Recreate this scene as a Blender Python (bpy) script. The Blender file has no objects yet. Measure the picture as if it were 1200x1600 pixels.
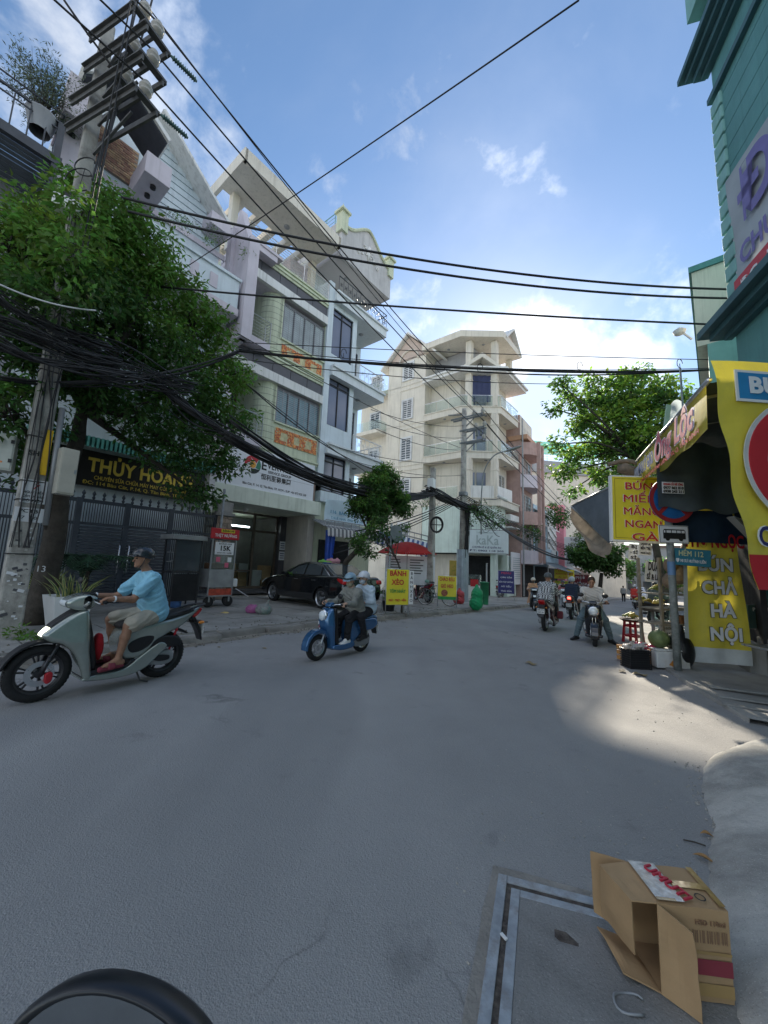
import bpy,math,random
import numpy as np
from mathutils import Vector,Matrix,Euler
SC=bpy.context.scene
COL=SC.collection
R_=math.radians
PI=math.pi
# camera
PITCH,ROLL,HC,FPX=R_(7.9),R_(2.3),1.5,600.0
FW=Vector((0,math.cos(PITCH),math.sin(PITCH)))
_u0=Vector((0,-math.sin(PITCH),math.cos(PITCH)))
_r0=Vector((1,0,0))
RT=_r0*math.cos(ROLL)+_u0*math.sin(ROLL)
UP=-_r0*math.sin(ROLL)+_u0*math.cos(ROLL)
CAMP=Vector((0,0,HC))
cd=bpy.data.cameras.new('camera')
cam=bpy.data.objects.new('camera',cd)
COL.objects.link(cam)
m=Matrix.Identity(4)
for i in range(3):
 m[i][0]=RT[i];m[i][1]=UP[i];m[i][2]=-FW[i];m[i][3]=CAMP[i]
cam.matrix_world=m
cd.sensor_fit='VERTICAL'
cd.sensor_height=32.0
cd.lens=32.0*FPX/1600.0
cd.clip_start=0.05
cd.clip_end=3000
SC.camera=cam
SC.render.resolution_x,SC.render.resolution_y=768,1024
# light
SUN_AZ,SUN_EL=16.6,29.0
sd=bpy.data.lights.new('sun','SUN')
sd.energy=3.2
sd.angle=R_(0.6)
sd.color=(1.0,0.90,0.74)
sun=bpy.data.objects.new('sun',sd)
COL.objects.link(sun)
sdir=Vector((math.sin(R_(SUN_AZ))*math.cos(R_(SUN_EL)),math.cos(R_(SUN_AZ))*math.cos(R_(SUN_EL)),math.sin(R_(SUN_EL))))
sun.rotation_euler=sdir.to_track_quat('Z','Y').to_euler()
W=bpy.data.worlds.new('World')
SC.world=W
W.use_nodes=True
SC.view_settings.view_transform='Standard'
SC.view_settings.look='None'
SC.view_settings.exposure=1.5
SC.view_settings.gamma=1.0
def pixel_dir(px,py):
 return(FW*FPX+RT*(px-600)+UP*(800-py)).normalized()
def build_sky():
 nt=W.node_tree
 N,L=nt.nodes,nt.links
 N.clear()
 out=N.new('ShaderNodeOutputWorld')
 bg=N.new('ShaderNodeBackground')
 bg.inputs['Strength'].default_value=0.1
 L.new(bg.outputs[0],out.inputs[0])
 sky=N.new('ShaderNodeTexSky')
 sky.sky_type='NISHITA'
 sky.sun_disc=False
 sky.sun_elevation=R_(SUN_EL)
 sky.sun_rotation=R_(SUN_AZ)
 sky.air_density=1.15
 sky.dust_density=0.2
 sky.ozone_density=2.2
 tc=N.new('ShaderNodeTexCoord')
 def math_(op,a,b=None,c=None,clamp=False):
  n=N.new('ShaderNodeMath');n.operation=op;n.use_clamp=clamp
  for i,v in enumerate((a,b,c)):
   if v is None:continue
   if isinstance(v,(int,float)):n.inputs[i].default_value=v
   else:L.new(v,n.inputs[i])
  return n.outputs[0]
 def maprange(v,a,b,c=0.0,d=1.0,smooth=True):
  n=N.new('ShaderNodeMapRange')
  if smooth:n.interpolation_type='SMOOTHSTEP'
  L.new(v,n.inputs['Value'])
  for k,x in zip(('From Min','From Max','To Min','To Max'),(a,b,c,d)):
   n.inputs[k].default_value=x
  return n.outputs[0]
 sep=N.new('ShaderNodeSeparateXYZ');L.new(tc.outputs['Generated'],sep.inputs[0])
 zc=math_('MAXIMUM',sep.outputs[2],0.0)
 den=math_('ADD',zc,0.22)
 cx=math_('DIVIDE',sep.outputs[0],den)
 cy=math_('DIVIDE',sep.outputs[1],den)
 cmb=N.new('ShaderNodeCombineXYZ');L.new(cx,cmb.inputs[0]);L.new(cy,cmb.inputs[1])
 def noise(vec,scale,detail,rough,off=(0,0,0),dist=0.0):
  mp=N.new('ShaderNodeMapping');L.new(vec,mp.inputs[0]);mp.inputs['Location'].default_value=off
  n=N.new('ShaderNodeTexNoise');L.new(mp.outputs[0],n.inputs['Vector'])
  n.inputs['Scale'].default_value=scale;n.inputs['Detail'].default_value=detail
  n.inputs['Roughness'].default_value=rough;n.inputs['Distortion'].default_value=dist
  return n.outputs[0]
 n1=noise(cmb.outputs[0],1.7,7,0.58,(3.1,7.7,0),0.25)
 n2=noise(tc.outputs['Generated'],7.0,6,0.6,(1.3,0.2,5.0),0.2)
 def blob(px,py,r0,r1):
  d=pixel_dir(px,py)
  vm=N.new('ShaderNodeVectorMath');vm.operation='DOT_PRODUCT'
  nr=N.new('ShaderNodeVectorMath');nr.operation='NORMALIZE'
  L.new(tc.outputs['Generated'],nr.inputs[0]);L.new(nr.outputs[0],vm.inputs[0])
  vm.inputs[1].default_value=d
  return maprange(vm.outputs['Value'],math.cos(R_(r1)),math.cos(R_(r0)))
 total=None
 for px,py,a,b,w in((150,20,2,12,.85),(40,60,2,12,.7),(230,120,1,8,.45),(515,310,0.5,4.0,.42),(490,275,.3,3.0,.34),(420,190,.3,4.5,.28),(330,240,1,9,.55),(350,140,.5,7,.4),(700,130,.5,7,.22),(850,255,.5,6,.2),(780,560,3,9,.95),(870,590,3,10,.95),(960,570,1,6,.75),(1015,570,.5,4,.6),(640,470,1,8,.35),(880,660,3,9,.8),(1060,470,1,8,.3)):
  v=math_('MULTIPLY',blob(px,py,a,b),w)
  total=v if total is None else math_('MAXIMUM',total,v)
 gen=maprange(n1,0.42,0.62)
 vm=N.new('ShaderNodeVectorMath');vm.operation='DOT_PRODUCT'
 L.new(tc.outputs['Generated'],vm.inputs[0]);vm.inputs[1].default_value=pixel_dir(620,330)
 away=maprange(vm.outputs['Value'],0.80,0.45)
 general=math_('MULTIPLY',gen,math_('MULTIPLY',away,0.92))
 puff=math_('ADD',math_('MULTIPLY',n2,0.75),math_('MULTIPLY',n1,0.25))
 edge=math_('ADD',math_('MULTIPLY',total,0.62),math_('MULTIPLY',math_('SUBTRACT',puff,0.5),2.2))
 inview=maprange(edge,0.20,0.80)
 wisp=math_('MULTIPLY',maprange(n1,0.45,0.8),0.14)
 cl=math_('MAXIMUM',math_('MAXIMUM',inview,general),wisp)
 hs=N.new('ShaderNodeHueSaturation');L.new(sky.outputs[0],hs.inputs['Color'])
 hs.inputs['Saturation'].default_value=1.08;hs.inputs['Value'].default_value=0.66
 sunb=blob(850,560,3,30)
 shade=maprange(noise(tc.outputs['Generated'],3.2,4,0.5,(4.0,2.0,1.0)),0.35,0.65)
 darkc=math_('MULTIPLY',maprange(math_('ADD',math_('MULTIPLY',blob(865,662,1.0,9.0),.5),math_('MULTIPLY',n2,.9)),0.62,0.78),0.85)
 mixc=N.new('ShaderNodeMix');mixc.data_type='RGBA'
 L.new(sunb,mixc.inputs[0])
 mb_=N.new('ShaderNodeMix');mb_.data_type='RGBA';L.new(away,mb_.inputs[0]);mb_.inputs[6].default_value=(2.7,2.95,3.4,1);mb_.inputs[7].default_value=(6.6,6.7,6.9,1)
 L.new(mb_.outputs[2],mixc.inputs[6])
 mixc.inputs[7].default_value=(7.0,7.0,6.9,1)
 mixd=N.new('ShaderNodeMix');mixd.data_type='RGBA'
 L.new(math_('MULTIPLY',math_('SUBTRACT',1.0,shade),0.35),mixd.inputs[0])
 L.new(mixc.outputs[2],mixd.inputs[6]);mixd.inputs[7].default_value=(3.6,4.2,5.3,1)
 mixe=N.new('ShaderNodeMix');mixe.data_type='RGBA'
 L.new(darkc,mixe.inputs[0]);L.new(mixd.outputs[2],mixe.inputs[6]);mixe.inputs[7].default_value=(2.6,3.4,4.7,1)
 fin=N.new('ShaderNodeMix');fin.data_type='RGBA'
 L.new(cl,fin.inputs[0]);L.new(hs.outputs[0],fin.inputs[6]);L.new(mixe.outputs[2],fin.inputs[7])
 L.new(fin.outputs[2],bg.inputs['Color'])
build_sky()
# coordinates
AZ=R_(39)
DV=Vector((math.sin(AZ),math.cos(AZ),0))
NV=Vector((-DV.y,DV.x,0))
ROW=R_(51)
KERB=7.0
def gz(x,y):
 s=DV.x*x+DV.y*y
 t=min(max(0.0,s-6),70)
 return-0.033*t*t/(t+4)if t>0 else 0.0
def Wp(s,n,z=None,dz=0.0):
 p=DV*s+NV*n
 p.z=gz(p.x,p.y)+dz if z is None else z
 return p
def ray(px,py):
 return FW+RT*((px-600)/FPX)+UP*((800-py)/FPX)
def G(px,py,h=0.0):
 """the point of the ground (raised by h) seen at a pixel"""
 r=ray(px,py);t=0.5
 while t<250:
  p=CAMP+r*t
  if p.z<gz(p.x,p.y)+h:return Vector((p.x,p.y,gz(p.x,p.y)+h))
  t*=1.001
 return p
def PY(px,py,Y):
 r=ray(px,py)
 return CAMP+r*(Y/r.y)
def PN(px,py,n):
 """pixel on the vertical plane n = const of the street frame"""
 r=ray(px,py)
 return CAMP+r*(n/(NV.x*r.x+NV.y*r.y))
def rnd(a,b):
 return random.uniform(a,b)
random.seed(7)
# materials
MATS={}
def mat(name,col,rough=0.7,var=0.12,scale=2.5,bump=0.0,bscale=40.0,metal=0.0,streak=0.0,coat=0.0,dirt=None,dirtamt=0.0,dscale=1.2,spec=0.5,trans=0.0,emit=0.0,island=0.0,transl=0.0,alpha=1.0,ior=1.45,fleck=0.0):
 if name in MATS:return MATS[name]
 mt=bpy.data.materials.new(name);MATS[name]=mt
 mt.use_nodes=True
 nt=mt.node_tree;N,L=nt.nodes,nt.links
 b=N['Principled BSDF']
 b.inputs['Roughness'].default_value=rough
 b.inputs['Metallic'].default_value=metal
 b.inputs['Specular IOR Level'].default_value=spec
 b.inputs['Coat Weight'].default_value=coat
 b.inputs['Coat Roughness'].default_value=0.05
 b.inputs['IOR'].default_value=ior
 if trans:b.inputs['Transmission Weight'].default_value=trans
 if alpha<1:b.inputs['Alpha'].default_value=alpha
 if emit:
  b.inputs['Emission Color'].default_value=(*col,1);b.inputs['Emission Strength'].default_value=emit
 tc=N.new('ShaderNodeTexCoord')
 def noise(scale,detail=5,rough=0.6,stretch=None):
  n=N.new('ShaderNodeTexNoise')
  n.inputs['Scale'].default_value=scale;n.inputs['Detail'].default_value=detail;n.inputs['Roughness'].default_value=rough
  if stretch:
   mp=N.new('ShaderNodeMapping');mp.inputs['Scale'].default_value=stretch
   L.new(tc.outputs['Object'],mp.inputs[0]);L.new(mp.outputs[0],n.inputs['Vector'])
  else:L.new(tc.outputs['Object'],n.inputs['Vector'])
  return n.outputs[0]
 def mix(fac,a,bcol):
  n=N.new('ShaderNodeMix');n.data_type='RGBA'
  if isinstance(fac,float):n.inputs[0].default_value=fac
  else:L.new(fac,n.inputs[0])
  for k,v in((6,a),(7,bcol)):
   if isinstance(v,tuple):n.inputs[k].default_value=(*v,1)
   else:L.new(v,n.inputs[k])
  return n.outputs[2]
 def mr(v,a,bb,c=0.0,d=1.0):
  n=N.new('ShaderNodeMapRange');L.new(v,n.inputs[0])
  for i,x in enumerate((a,bb,c,d)):n.inputs[i+1].default_value=x
  return n.outputs[0]
 c=tuple(col)
 lo=tuple(max(0,x*(1-var))for x in c);hi=tuple(min(1,x*(1+var))for x in c)
 cur=mix(mr(noise(scale),0.35,0.65),lo,hi)if var>0 else None
 if cur is None:
  cur=mix(0.0,c,c)
 if streak:
  dk=tuple(x*0.45 for x in c)if dirt is None else dirt
  cur=mix(mr(noise(1.0,5,0.7,(7,7,0.35)),0.5,0.78,0,streak),cur,dk)
 if dirtamt:
  dk=tuple(x*0.4 for x in c)if dirt is None else dirt
  cur=mix(mr(noise(dscale,8,0.7),0.48,0.72,0,dirtamt),cur,dk)
 if fleck:
  cur=mix(mr(noise(180,2,0.5),0.62,0.75,0,fleck),cur,tuple(min(1,x*2.2)for x in c))
  cur=mix(mr(noise(140,2,0.5,(1,1,1.3)),0.6,0.72,0,fleck),cur,tuple(x*0.35 for x in c))
 if island:
  g=N.new('ShaderNodeNewGeometry')
  hs=N.new('ShaderNodeHueSaturation');L.new(cur,hs.inputs['Color'])
  L.new(mr(g.outputs['Random Per Island'],0,1,1-island,1+island),hs.inputs['Value'])
  h2=N.new('ShaderNodeMath');h2.operation='MULTIPLY_ADD';L.new(g.outputs['Random Per Island'],h2.inputs[0])
  h2.inputs[1].default_value=0.05;h2.inputs[2].default_value=0.475
  L.new(h2.outputs[0],hs.inputs['Hue'])
  cur=hs.outputs[0]
 L.new(cur,b.inputs['Base Color'])
 if bump:
  bp=N.new('ShaderNodeBump');bp.inputs['Strength'].default_value=min(1.0,bump);bp.inputs['Distance'].default_value=0.02
  L.new(noise(bscale,6,0.65),bp.inputs['Height']);L.new(bp.outputs[0],b.inputs['Normal'])
 if var>0 and rough>0.12:
  L.new(mr(noise(scale*3),0.3,0.7,rough*0.85,min(1,rough*1.12)),b.inputs['Roughness'])
 if transl:
  tr=N.new('ShaderNodeBsdfTranslucent');L.new(cur,tr.inputs[0])
  hs2=N.new('ShaderNodeHueSaturation');hs2.inputs['Value'].default_value=1.6;L.new(cur,hs2.inputs['Color']);L.new(hs2.outputs[0],tr.inputs[0])
  ms=N.new('ShaderNodeMixShader');ms.inputs[0].default_value=transl
  L.new(b.outputs[0],ms.inputs[1]);L.new(tr.outputs[0],ms.inputs[2]);L.new(ms.outputs[0],N['Material Output'].inputs[0])
 return mt
 # mesh helpers
class MB:
 def __init__(s):
  s.v=[];s.f=[];s.m=[];s.k=[]
 def add(s,vs,fs,m=0):
  k=len(s.v);s.k.append((k,len(s.f)))
  s.v.extend(tuple(v)for v in vs)
  for f in fs:s.f.append(tuple(i+k for i in f));s.m.append(m)
  return s
 def box(s,x0,x1,y0,y1,z0,z1,m=0):
  vs=[(x0,y0,z0),(x1,y0,z0),(x1,y1,z0),(x0,y1,z0),(x0,y0,z1),(x1,y0,z1),(x1,y1,z1),(x0,y1,z1)]
  return s.add(vs,[(0,3,2,1),(4,5,6,7),(0,1,5,4),(1,2,6,5),(2,3,7,6),(3,0,4,7)],m)
 def obox(s,c,size,rot=None,m=0):
  """box given by centre, full sizes and a 3x3 matrix / euler"""
  if rot is None:M3=Matrix.Identity(3)
  elif isinstance(rot,Matrix):M3=rot
  else:M3=Euler(rot).to_matrix()
  c=Vector(c);hx,hy,hz=[k/2 for k in size]
  vs=[c+M3@Vector((a*hx,b*hy,d*hz))for a,b,d in((-1,-1,-1),(1,-1,-1),(1,1,-1),(-1,1,-1),(-1,-1,1),(1,-1,1),(1,1,1),(-1,1,1))]
  return s.add(vs,[(0,3,2,1),(4,5,6,7),(0,1,5,4),(1,2,6,5),(2,3,7,6),(3,0,4,7)],m)
 def beam(s,a,b,w,h,m=0):
  a=Vector(a);b=Vector(b);d=b-a
  q=d.to_track_quat('X','Z').to_matrix()
  return s.obox((a+b)/2,(d.length,w,h),q,m)
 def tube(s,pts,r,n=8,m=0,cap=True,flat=1.0):
  pts=[Vector(p)for p in pts]
  if not isinstance(r,(list,tuple)):r=[r]*len(pts)
  k0=len(s.v);prev=None;s.k.append((k0,len(s.f)))
  for i,p in enumerate(pts):
   a=pts[max(0,i-1)];b=pts[min(len(pts)-1,i+1)]
   t=(b-a)
   if t.length<1e-9:t=Vector((0,0,1))
   t.normalize()
   if prev is None:
    u=t.orthogonal().normalized()if abs(t.z)>.9 else t.cross(Vector((0,0,1))).normalized()
   else:
    u=(prev-t*prev.dot(t))
    u=u.normalized()if u.length>1e-6 else t.orthogonal().normalized()
   prev=u;w=t.cross(u)
   for j in range(n):
    an=2*PI*j/n
    s.v.append(tuple(p+u*(math.cos(an)*r[i])+w*(math.sin(an)*r[i]*flat)))
  for i in range(len(pts)-1):
   for j in range(n):
    a=k0+i*n+j;b=k0+i*n+(j+1)%n
    s.f.append((a,b,b+n,a+n));s.m.append(m)
  if cap:
   s.f.append(tuple(k0+j for j in range(n))[::-1]);s.m.append(m)
   e=k0+(len(pts)-1)*n
   s.f.append(tuple(e+j for j in range(n)));s.m.append(m)
  return s
 def lathe(s,prof,n=16,c=(0,0,0),M3=None,m=0,cap=False):
  c=Vector(c);k0=len(s.v);s.k.append((k0,len(s.f)))
  for(r,z)in prof:
   for j in range(n):
    an=2*PI*j/n
    v=Vector((math.cos(an)*r,math.sin(an)*r,z))
    if M3:v=M3@v
    s.v.append(tuple(c+v))
  for i in range(len(prof)-1):
   for j in range(n):
    a=k0+i*n+j;b=k0+i*n+(j+1)%n
    s.f.append((a,b,b+n,a+n));s.m.append(m)
  if cap:
   s.f.append(tuple(k0+j for j in range(n))[::-1]);s.m.append(m)
   e=k0+(len(prof)-1)*n
   s.f.append(tuple(e+j for j in range(n)));s.m.append(m)
  return s
 def prism(s,poly,a0,a1,plane='xz',m=0):
  """extrude a polygon; plane 'xz' (along y), 'xy' (along z), 'yz' (along x)"""
  def P(u,v,w):
   return{'xz':(u,w,v),'xy':(u,v,w),'yz':(w,u,v)}[plane]
  n=len(poly)
  vs=[P(u,v,a0)for u,v in poly]+[P(u,v,a1)for u,v in poly]
  fs=[tuple(range(n)),tuple(range(2*n-1,n-1,-1))]
  for i in range(n):
   j=(i+1)%n
   fs.append((i,i+n,j+n,j))
  return s.add(vs,fs,m)
 def quad(s,a,b,c,d,m=0):
  return s.add([a,b,c,d],[(0,1,2,3)],m)
 def grid(s,fn,nu,nv,m=0,wrap=False):
  k=len(s.v);s.k.append((k,len(s.f)))
  for i in range(nu+1):
   for j in range(nv+1):s.v.append(tuple(fn(i/nu,j/nv)))
  for i in range(nu):
   for j in range(nv):
    a=k+i*(nv+1)+j
    s.f.append((a,a+nv+1,a+nv+2,a+1));s.m.append(m)
  return s
 def mesh(s,name,mats,smooth=False):
  me=bpy.data.meshes.new(name)
  me.from_pydata(s.v,[],s.f)
  if not isinstance(mats,(list,tuple)):mats=[mats]
  for mm in mats:me.materials.append(mm)
  if len(mats)>1:me.polygons.foreach_set('material_index',s.m)
  if smooth:me.polygons.foreach_set('use_smooth',[True]*len(me.polygons))
  me.update()
  return me
 def clusters(s):
  """groups of primitives whose bounding boxes touch"""
  K=s.k+[(len(s.v),len(s.f))]
  if not s.k or s.k[0]!=(0,0):return None
  bb=[]
  for(a,_),(b,_)in zip(K,K[1:]):
   V=s.v[a:b]
   bb.append([min(v[i]for v in V)-.006 for i in range(3)]+[max(v[i]for v in V)+.006 for i in range(3)])
  n=len(bb);par=list(range(n))
  def find(i):
   while par[i]!=i:i=par[i]
   return i
  for i in range(n):
   for j in range(i):
    A,B=bb[i],bb[j]
    if all(A[q]<=B[q+3]and B[q]<=A[q+3]for q in range(3)):par[find(i)]=find(j)
  G_={}
  for i in range(n):G_.setdefault(find(i),[]).append(i)
  out=[]
  for g in G_.values():
   b=MB()
   for i in g:
    (a,fa),(e,fe)=K[i],K[i+1]
    k=len(b.v);b.k.append((k,len(b.f)));b.v.extend(s.v[a:e])
    for q in range(fa,fe):b.f.append(tuple(x-a+k for x in s.f[q]));b.m.append(s.m[q])
   out.append(b)
  return out
 def build(s,name,mats,parent=None,smooth=False,bevel=0.0,loc=None,rz=0.0,stuff=False,label=None,seg=2,recalc=False,split=None):
  if split is None:split=parent is not None and not stuff
  if split and 1<len(s.k)<=60:
   cl=s.clusters()
   if cl and 1<len(cl)<=30:
    first=None
    for c in cl:
     o=c.build(name,mats,parent,smooth,bevel,loc,rz,stuff,label,seg,recalc,split=False)
     first=first or o
    return first
  me=s.mesh(name,mats,smooth)
  if recalc:
   import bmesh
   bm=bmesh.new();bm.from_mesh(me);bmesh.ops.recalc_face_normals(bm,faces=bm.faces);bm.to_mesh(me);bm.free()
  o=bpy.data.objects.new(name,me);COL.objects.link(o)
  if parent:o.parent=parent
  if loc is not None:o.location=loc
  if rz:o.rotation_euler=(0,0,rz)
  if bevel:
   bv=o.modifiers.new('bevel','BEVEL');bv.width=bevel;bv.segments=seg;bv.limit_method='ANGLE';bv.angle_limit=R_(40)
   bv.harden_normals=False
  if stuff:o['kind']='stuff'
  if label:o['label']=label
  return o
def thing(name,label,cat,loc=(0,0,0),rz=0.0,group=None):
 o=bpy.data.objects.new(name,None);COL.objects.link(o)
 o.empty_display_size=0.2
 o.location=loc;o.rotation_euler=(0,0,rz)
 o['label']=label;o['category']=cat
 if group:o['group']=group
 return o
def tag(o,label,cat,group=None):
 o['label']=label;o['category']=cat
 if group:o['group']=group
 return o
def struct(o):
 o['kind']='structure'
 return o
def inst(name,me,parent=None,loc=(0,0,0),rot=(0,0,0),scale=None):
 o=bpy.data.objects.new(name,me);COL.objects.link(o)
 if parent:o.parent=parent
 o.location=loc;o.rotation_euler=rot
 if scale:o.scale=scale
 return o
def copy_tree(o,parent=None,depth=0):
 c=o.copy();COL.objects.link(c)
 if parent is not None:c.parent=parent
 for ch in list(o.children):copy_tree(ch,c)
 return c
def text(s,size,name='lettering',material=None,parent=None,loc=(0,0,0),rot=(PI/2,0,0),bold=0.0,ext=0.002,align='CENTER',sx=1.0,shear=0.0,space=1.0,fit=None):
 """flat lettering; stands in the local xz plane facing -y by default"""
 multi=bold>0 and any(c in s for c in 'MmWw')
 cu=bpy.data.curves.new(name,'FONT')
 cu.body=s;cu.size=size;cu.align_x=align;cu.align_y='CENTER'
 cu.offset=0.0 if multi else bold*size;cu.extrude=ext;cu.resolution_u=3;cu.shear=shear;cu.space_character=space*(1+bold*1.2)
 t=bpy.data.objects.new(name,cu)
 COL.objects.link(t)
 dg=bpy.context.evaluated_depsgraph_get()
 me=bpy.data.meshes.new_from_object(t.evaluated_get(dg))
 bpy.data.objects.remove(t);bpy.data.curves.remove(cu)
 if multi and len(me.vertices):
  V=[v.co.copy()for v in me.vertices];F=[tuple(p.vertices)for p in me.polygons]
  vs=[];fs=[];n=8 if bold>.02 else 4
  for k in range(n+1):
   a=2*PI*k/n;r=bold*size if k<n else 0
   o=Vector((math.cos(a)*r,math.sin(a)*r,.00025*k));q=len(vs)
   vs+=[tuple(v+o)for v in V];fs+=[tuple(i+q for i in f)for f in F]
  bpy.data.meshes.remove(me);me=bpy.data.meshes.new(name);me.from_pydata(vs,[],fs);me.update()
 if material:me.materials.clear();me.materials.append(material)
 o=bpy.data.objects.new(name,me);COL.objects.link(o)
 if parent:o.parent=parent
 o.location=loc;o.rotation_euler=rot
 if fit and len(me.vertices):
  xs=[v.co.x for v in me.vertices]
  sx=fit/max(1e-6,max(xs)-min(xs))
 o.scale=(sx,1,1)
 return o
 # signed distance modelling
def surface_net(D,org,res):
 """D: 3-D array of distances sampled on a grid -> verts, quads"""
 ins=D<0
 nx,ny,nz=D.shape
 c=np.zeros((nx-1,ny-1,nz-1),dtype=np.int8)
 for dx in(0,1):
  for dy in(0,1):
   for dz in(0,1):c+=ins[dx:nx-1+dx,dy:ny-1+dy,dz:nz-1+dz]
 act=(c>0)&(c<8)
 idx=-np.ones(act.shape,dtype=np.int64)
 I=np.argwhere(act)
 idx[act]=np.arange(len(I))
 P=np.zeros((len(I),3));cnt=np.zeros(len(I))
 corners=[(0,0,0),(1,0,0),(0,1,0),(1,1,0),(0,0,1),(1,0,1),(0,1,1),(1,1,1)]
 vals=[D[I[:,0]+a,I[:,1]+b,I[:,2]+d]for a,b,d in corners]
 for i in range(8):
  for j in range(i+1,8):
   df=[corners[j][k]-corners[i][k]for k in range(3)]
   if sum(abs(x)for x in df)!=1:continue
   a,b=vals[i],vals[j]
   cr=(a<0)!=(b<0)
   t=np.where(cr,a/np.where(cr,a-b,1),0)
   for k in range(3):P[:,k]+=np.where(cr,corners[i][k]+t*df[k],0)
   cnt+=cr
 P=P/cnt[:,None]+I
 V=P*res+np.array(org)
 F=[]
 for ax in range(3):
  sl0=[slice(None)]*3;sl1=[slice(None)]*3
  sl0[ax]=slice(0,-1);sl1[ax]=slice(1,None)
  a=ins[tuple(sl0)];b=ins[tuple(sl1)]
  ed=np.argwhere(a!=b)
  o1,o2=[(1,2),(2,0),(0,1)][ax]
  sh=act.shape
  ok=(ed[:,o1]>0)&(ed[:,o2]>0)&(ed[:,o1]<sh[o1])&(ed[:,o2]<sh[o2])&(ed[:,ax]<sh[ax])
  ed=ed[ok]
  flip=a[ed[:,0],ed[:,1],ed[:,2]]
  q=[]
  for d1,d2 in((1,1),(0,1),(0,0),(1,0)):
   e=ed.copy();e[:,o1]-=d1;e[:,o2]-=d2
   q.append(idx[e[:,0],e[:,1],e[:,2]])
  q=np.stack(q,1)
  q[~flip]=q[~flip][:,::-1]
  F.append(q)
 F=np.concatenate(F)
 F=F[(F>=0).all(1)]
 return V,F
def np_mesh(name,V,F,mats,parent=None,smooth=True,link=True):
 me=bpy.data.meshes.new(name)
 me.from_pydata(V.tolist(),[],F.tolist())
 if not isinstance(mats,(list,tuple)):mats=[mats]
 for mm in mats:me.materials.append(mm)
 if smooth:me.polygons.foreach_set('use_smooth',[True]*len(me.polygons))
 me.update()
 if not link:return me
 o=bpy.data.objects.new(name,me);COL.objects.link(o)
 if parent:o.parent=parent
 return o
def smin(a,b,k):
 h=np.clip(0.5+0.5*(b-a)/k,0,1)
 return b*(1-h)+a*h-k*h*(1-h)
def cone_sdf(X,Y,Z,a,b,ra,rb,sy=None):
 """distance to a round cone (capsule with two radii)"""
 ax,ay,az=a;dx,dy,dz=b[0]-a[0],b[1]-a[1],b[2]-a[2]
 L2=dx*dx+dy*dy+dz*dz+1e-9
 px,py,pz=X-ax,Y-ay,Z-az
 t=np.clip((px*dx+py*dy+pz*dz)/L2,0,1)
 qx,qy,qz=px-t*dx,py-t*dy,pz-t*dz
 return np.sqrt(qx*qx+qy*qy+qz*qz)-(ra+(rb-ra)*t)
def ell_sdf(X,Y,Z,c,r,rot=None):
 px,py,pz=X-c[0],Y-c[1],Z-c[2]
 if rot is not None:
  M3=rot
  px,py,pz=(M3[0][0]*px+M3[1][0]*py+M3[2][0]*pz,M3[0][1]*px+M3[1][1]*py+M3[2][1]*pz,M3[0][2]*px+M3[1][2]*py+M3[2][2]*pz)
 k0=np.sqrt((px/r[0])**2+(py/r[1])**2+(pz/r[2])**2)
 k1=np.sqrt((px/r[0]**2)**2+(py/r[1]**2)**2+(pz/r[2]**2)**2)
 return k0*(k0-1)/np.maximum(k1,1e-6)
def grid_for(lo,hi,res):
 n=[int(math.ceil((hi[i]-lo[i])/res))+1 for i in range(3)]
 ax=[lo[i]+np.arange(n[i])*res for i in range(3)]
 return np.meshgrid(*ax,indexing='ij',sparse=True)
def poly_sdf2(X,Z,poly):
 d=np.full(np.broadcast(X,Z).shape,1e9);sgn=np.ones(d.shape)
 n=len(poly)
 for i in range(n):
  ax,az=poly[i];bx,bz=poly[(i+1)%n]
  ex,ez=bx-ax,bz-az;wx,wz=X-ax,Z-az
  t=np.clip((wx*ex+wz*ez)/(ex*ex+ez*ez+1e-12),0,1)
  qx,qz=wx-ex*t,wz-ez*t
  d=np.minimum(d,qx*qx+qz*qz)
  c1=(Z>=az)&(Z<bz)&(ex*wz>ez*wx)
  c2=(Z<az)&(Z>=bz)&(ex*wz<ez*wx)
  sgn=np.where(c1|c2,-sgn,sgn)
 return sgn*np.sqrt(d)
def smooth_poly(pts,n=5):
 """closed Catmull-Rom through the points"""
 out=[];N=len(pts)
 for i in range(N):
  p0,p1,p2,p3=pts[(i-1)%N],pts[i],pts[(i+1)%N],pts[(i+2)%N]
  for k in range(n):
   t=k/n
   out.append(tuple(0.5*(2*p1[a]+(p2[a]-p0[a])*t+(2*p0[a]-5*p1[a]+4*p2[a]-p3[a])*t*t+(-p0[a]+3*p1[a]-3*p2[a]+p3[a])*t**3)for a in range(2)))
 return out
def spline(pts,n=6):
 out=[];N=len(pts);P=[Vector(p)for p in pts]
 for i in range(N-1):
  p0,p1,p2,p3=P[max(0,i-1)],P[i],P[i+1],P[min(N-1,i+2)]
  for k in range(n):
   t=k/n
   out.append(0.5*(2*p1+(p2-p0)*t+(2*p0-5*p1+4*p2-p3)*t*t+(-p0+3*p1-3*p2+p3)*t**3))
 out.append(P[-1])
 return out
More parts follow.
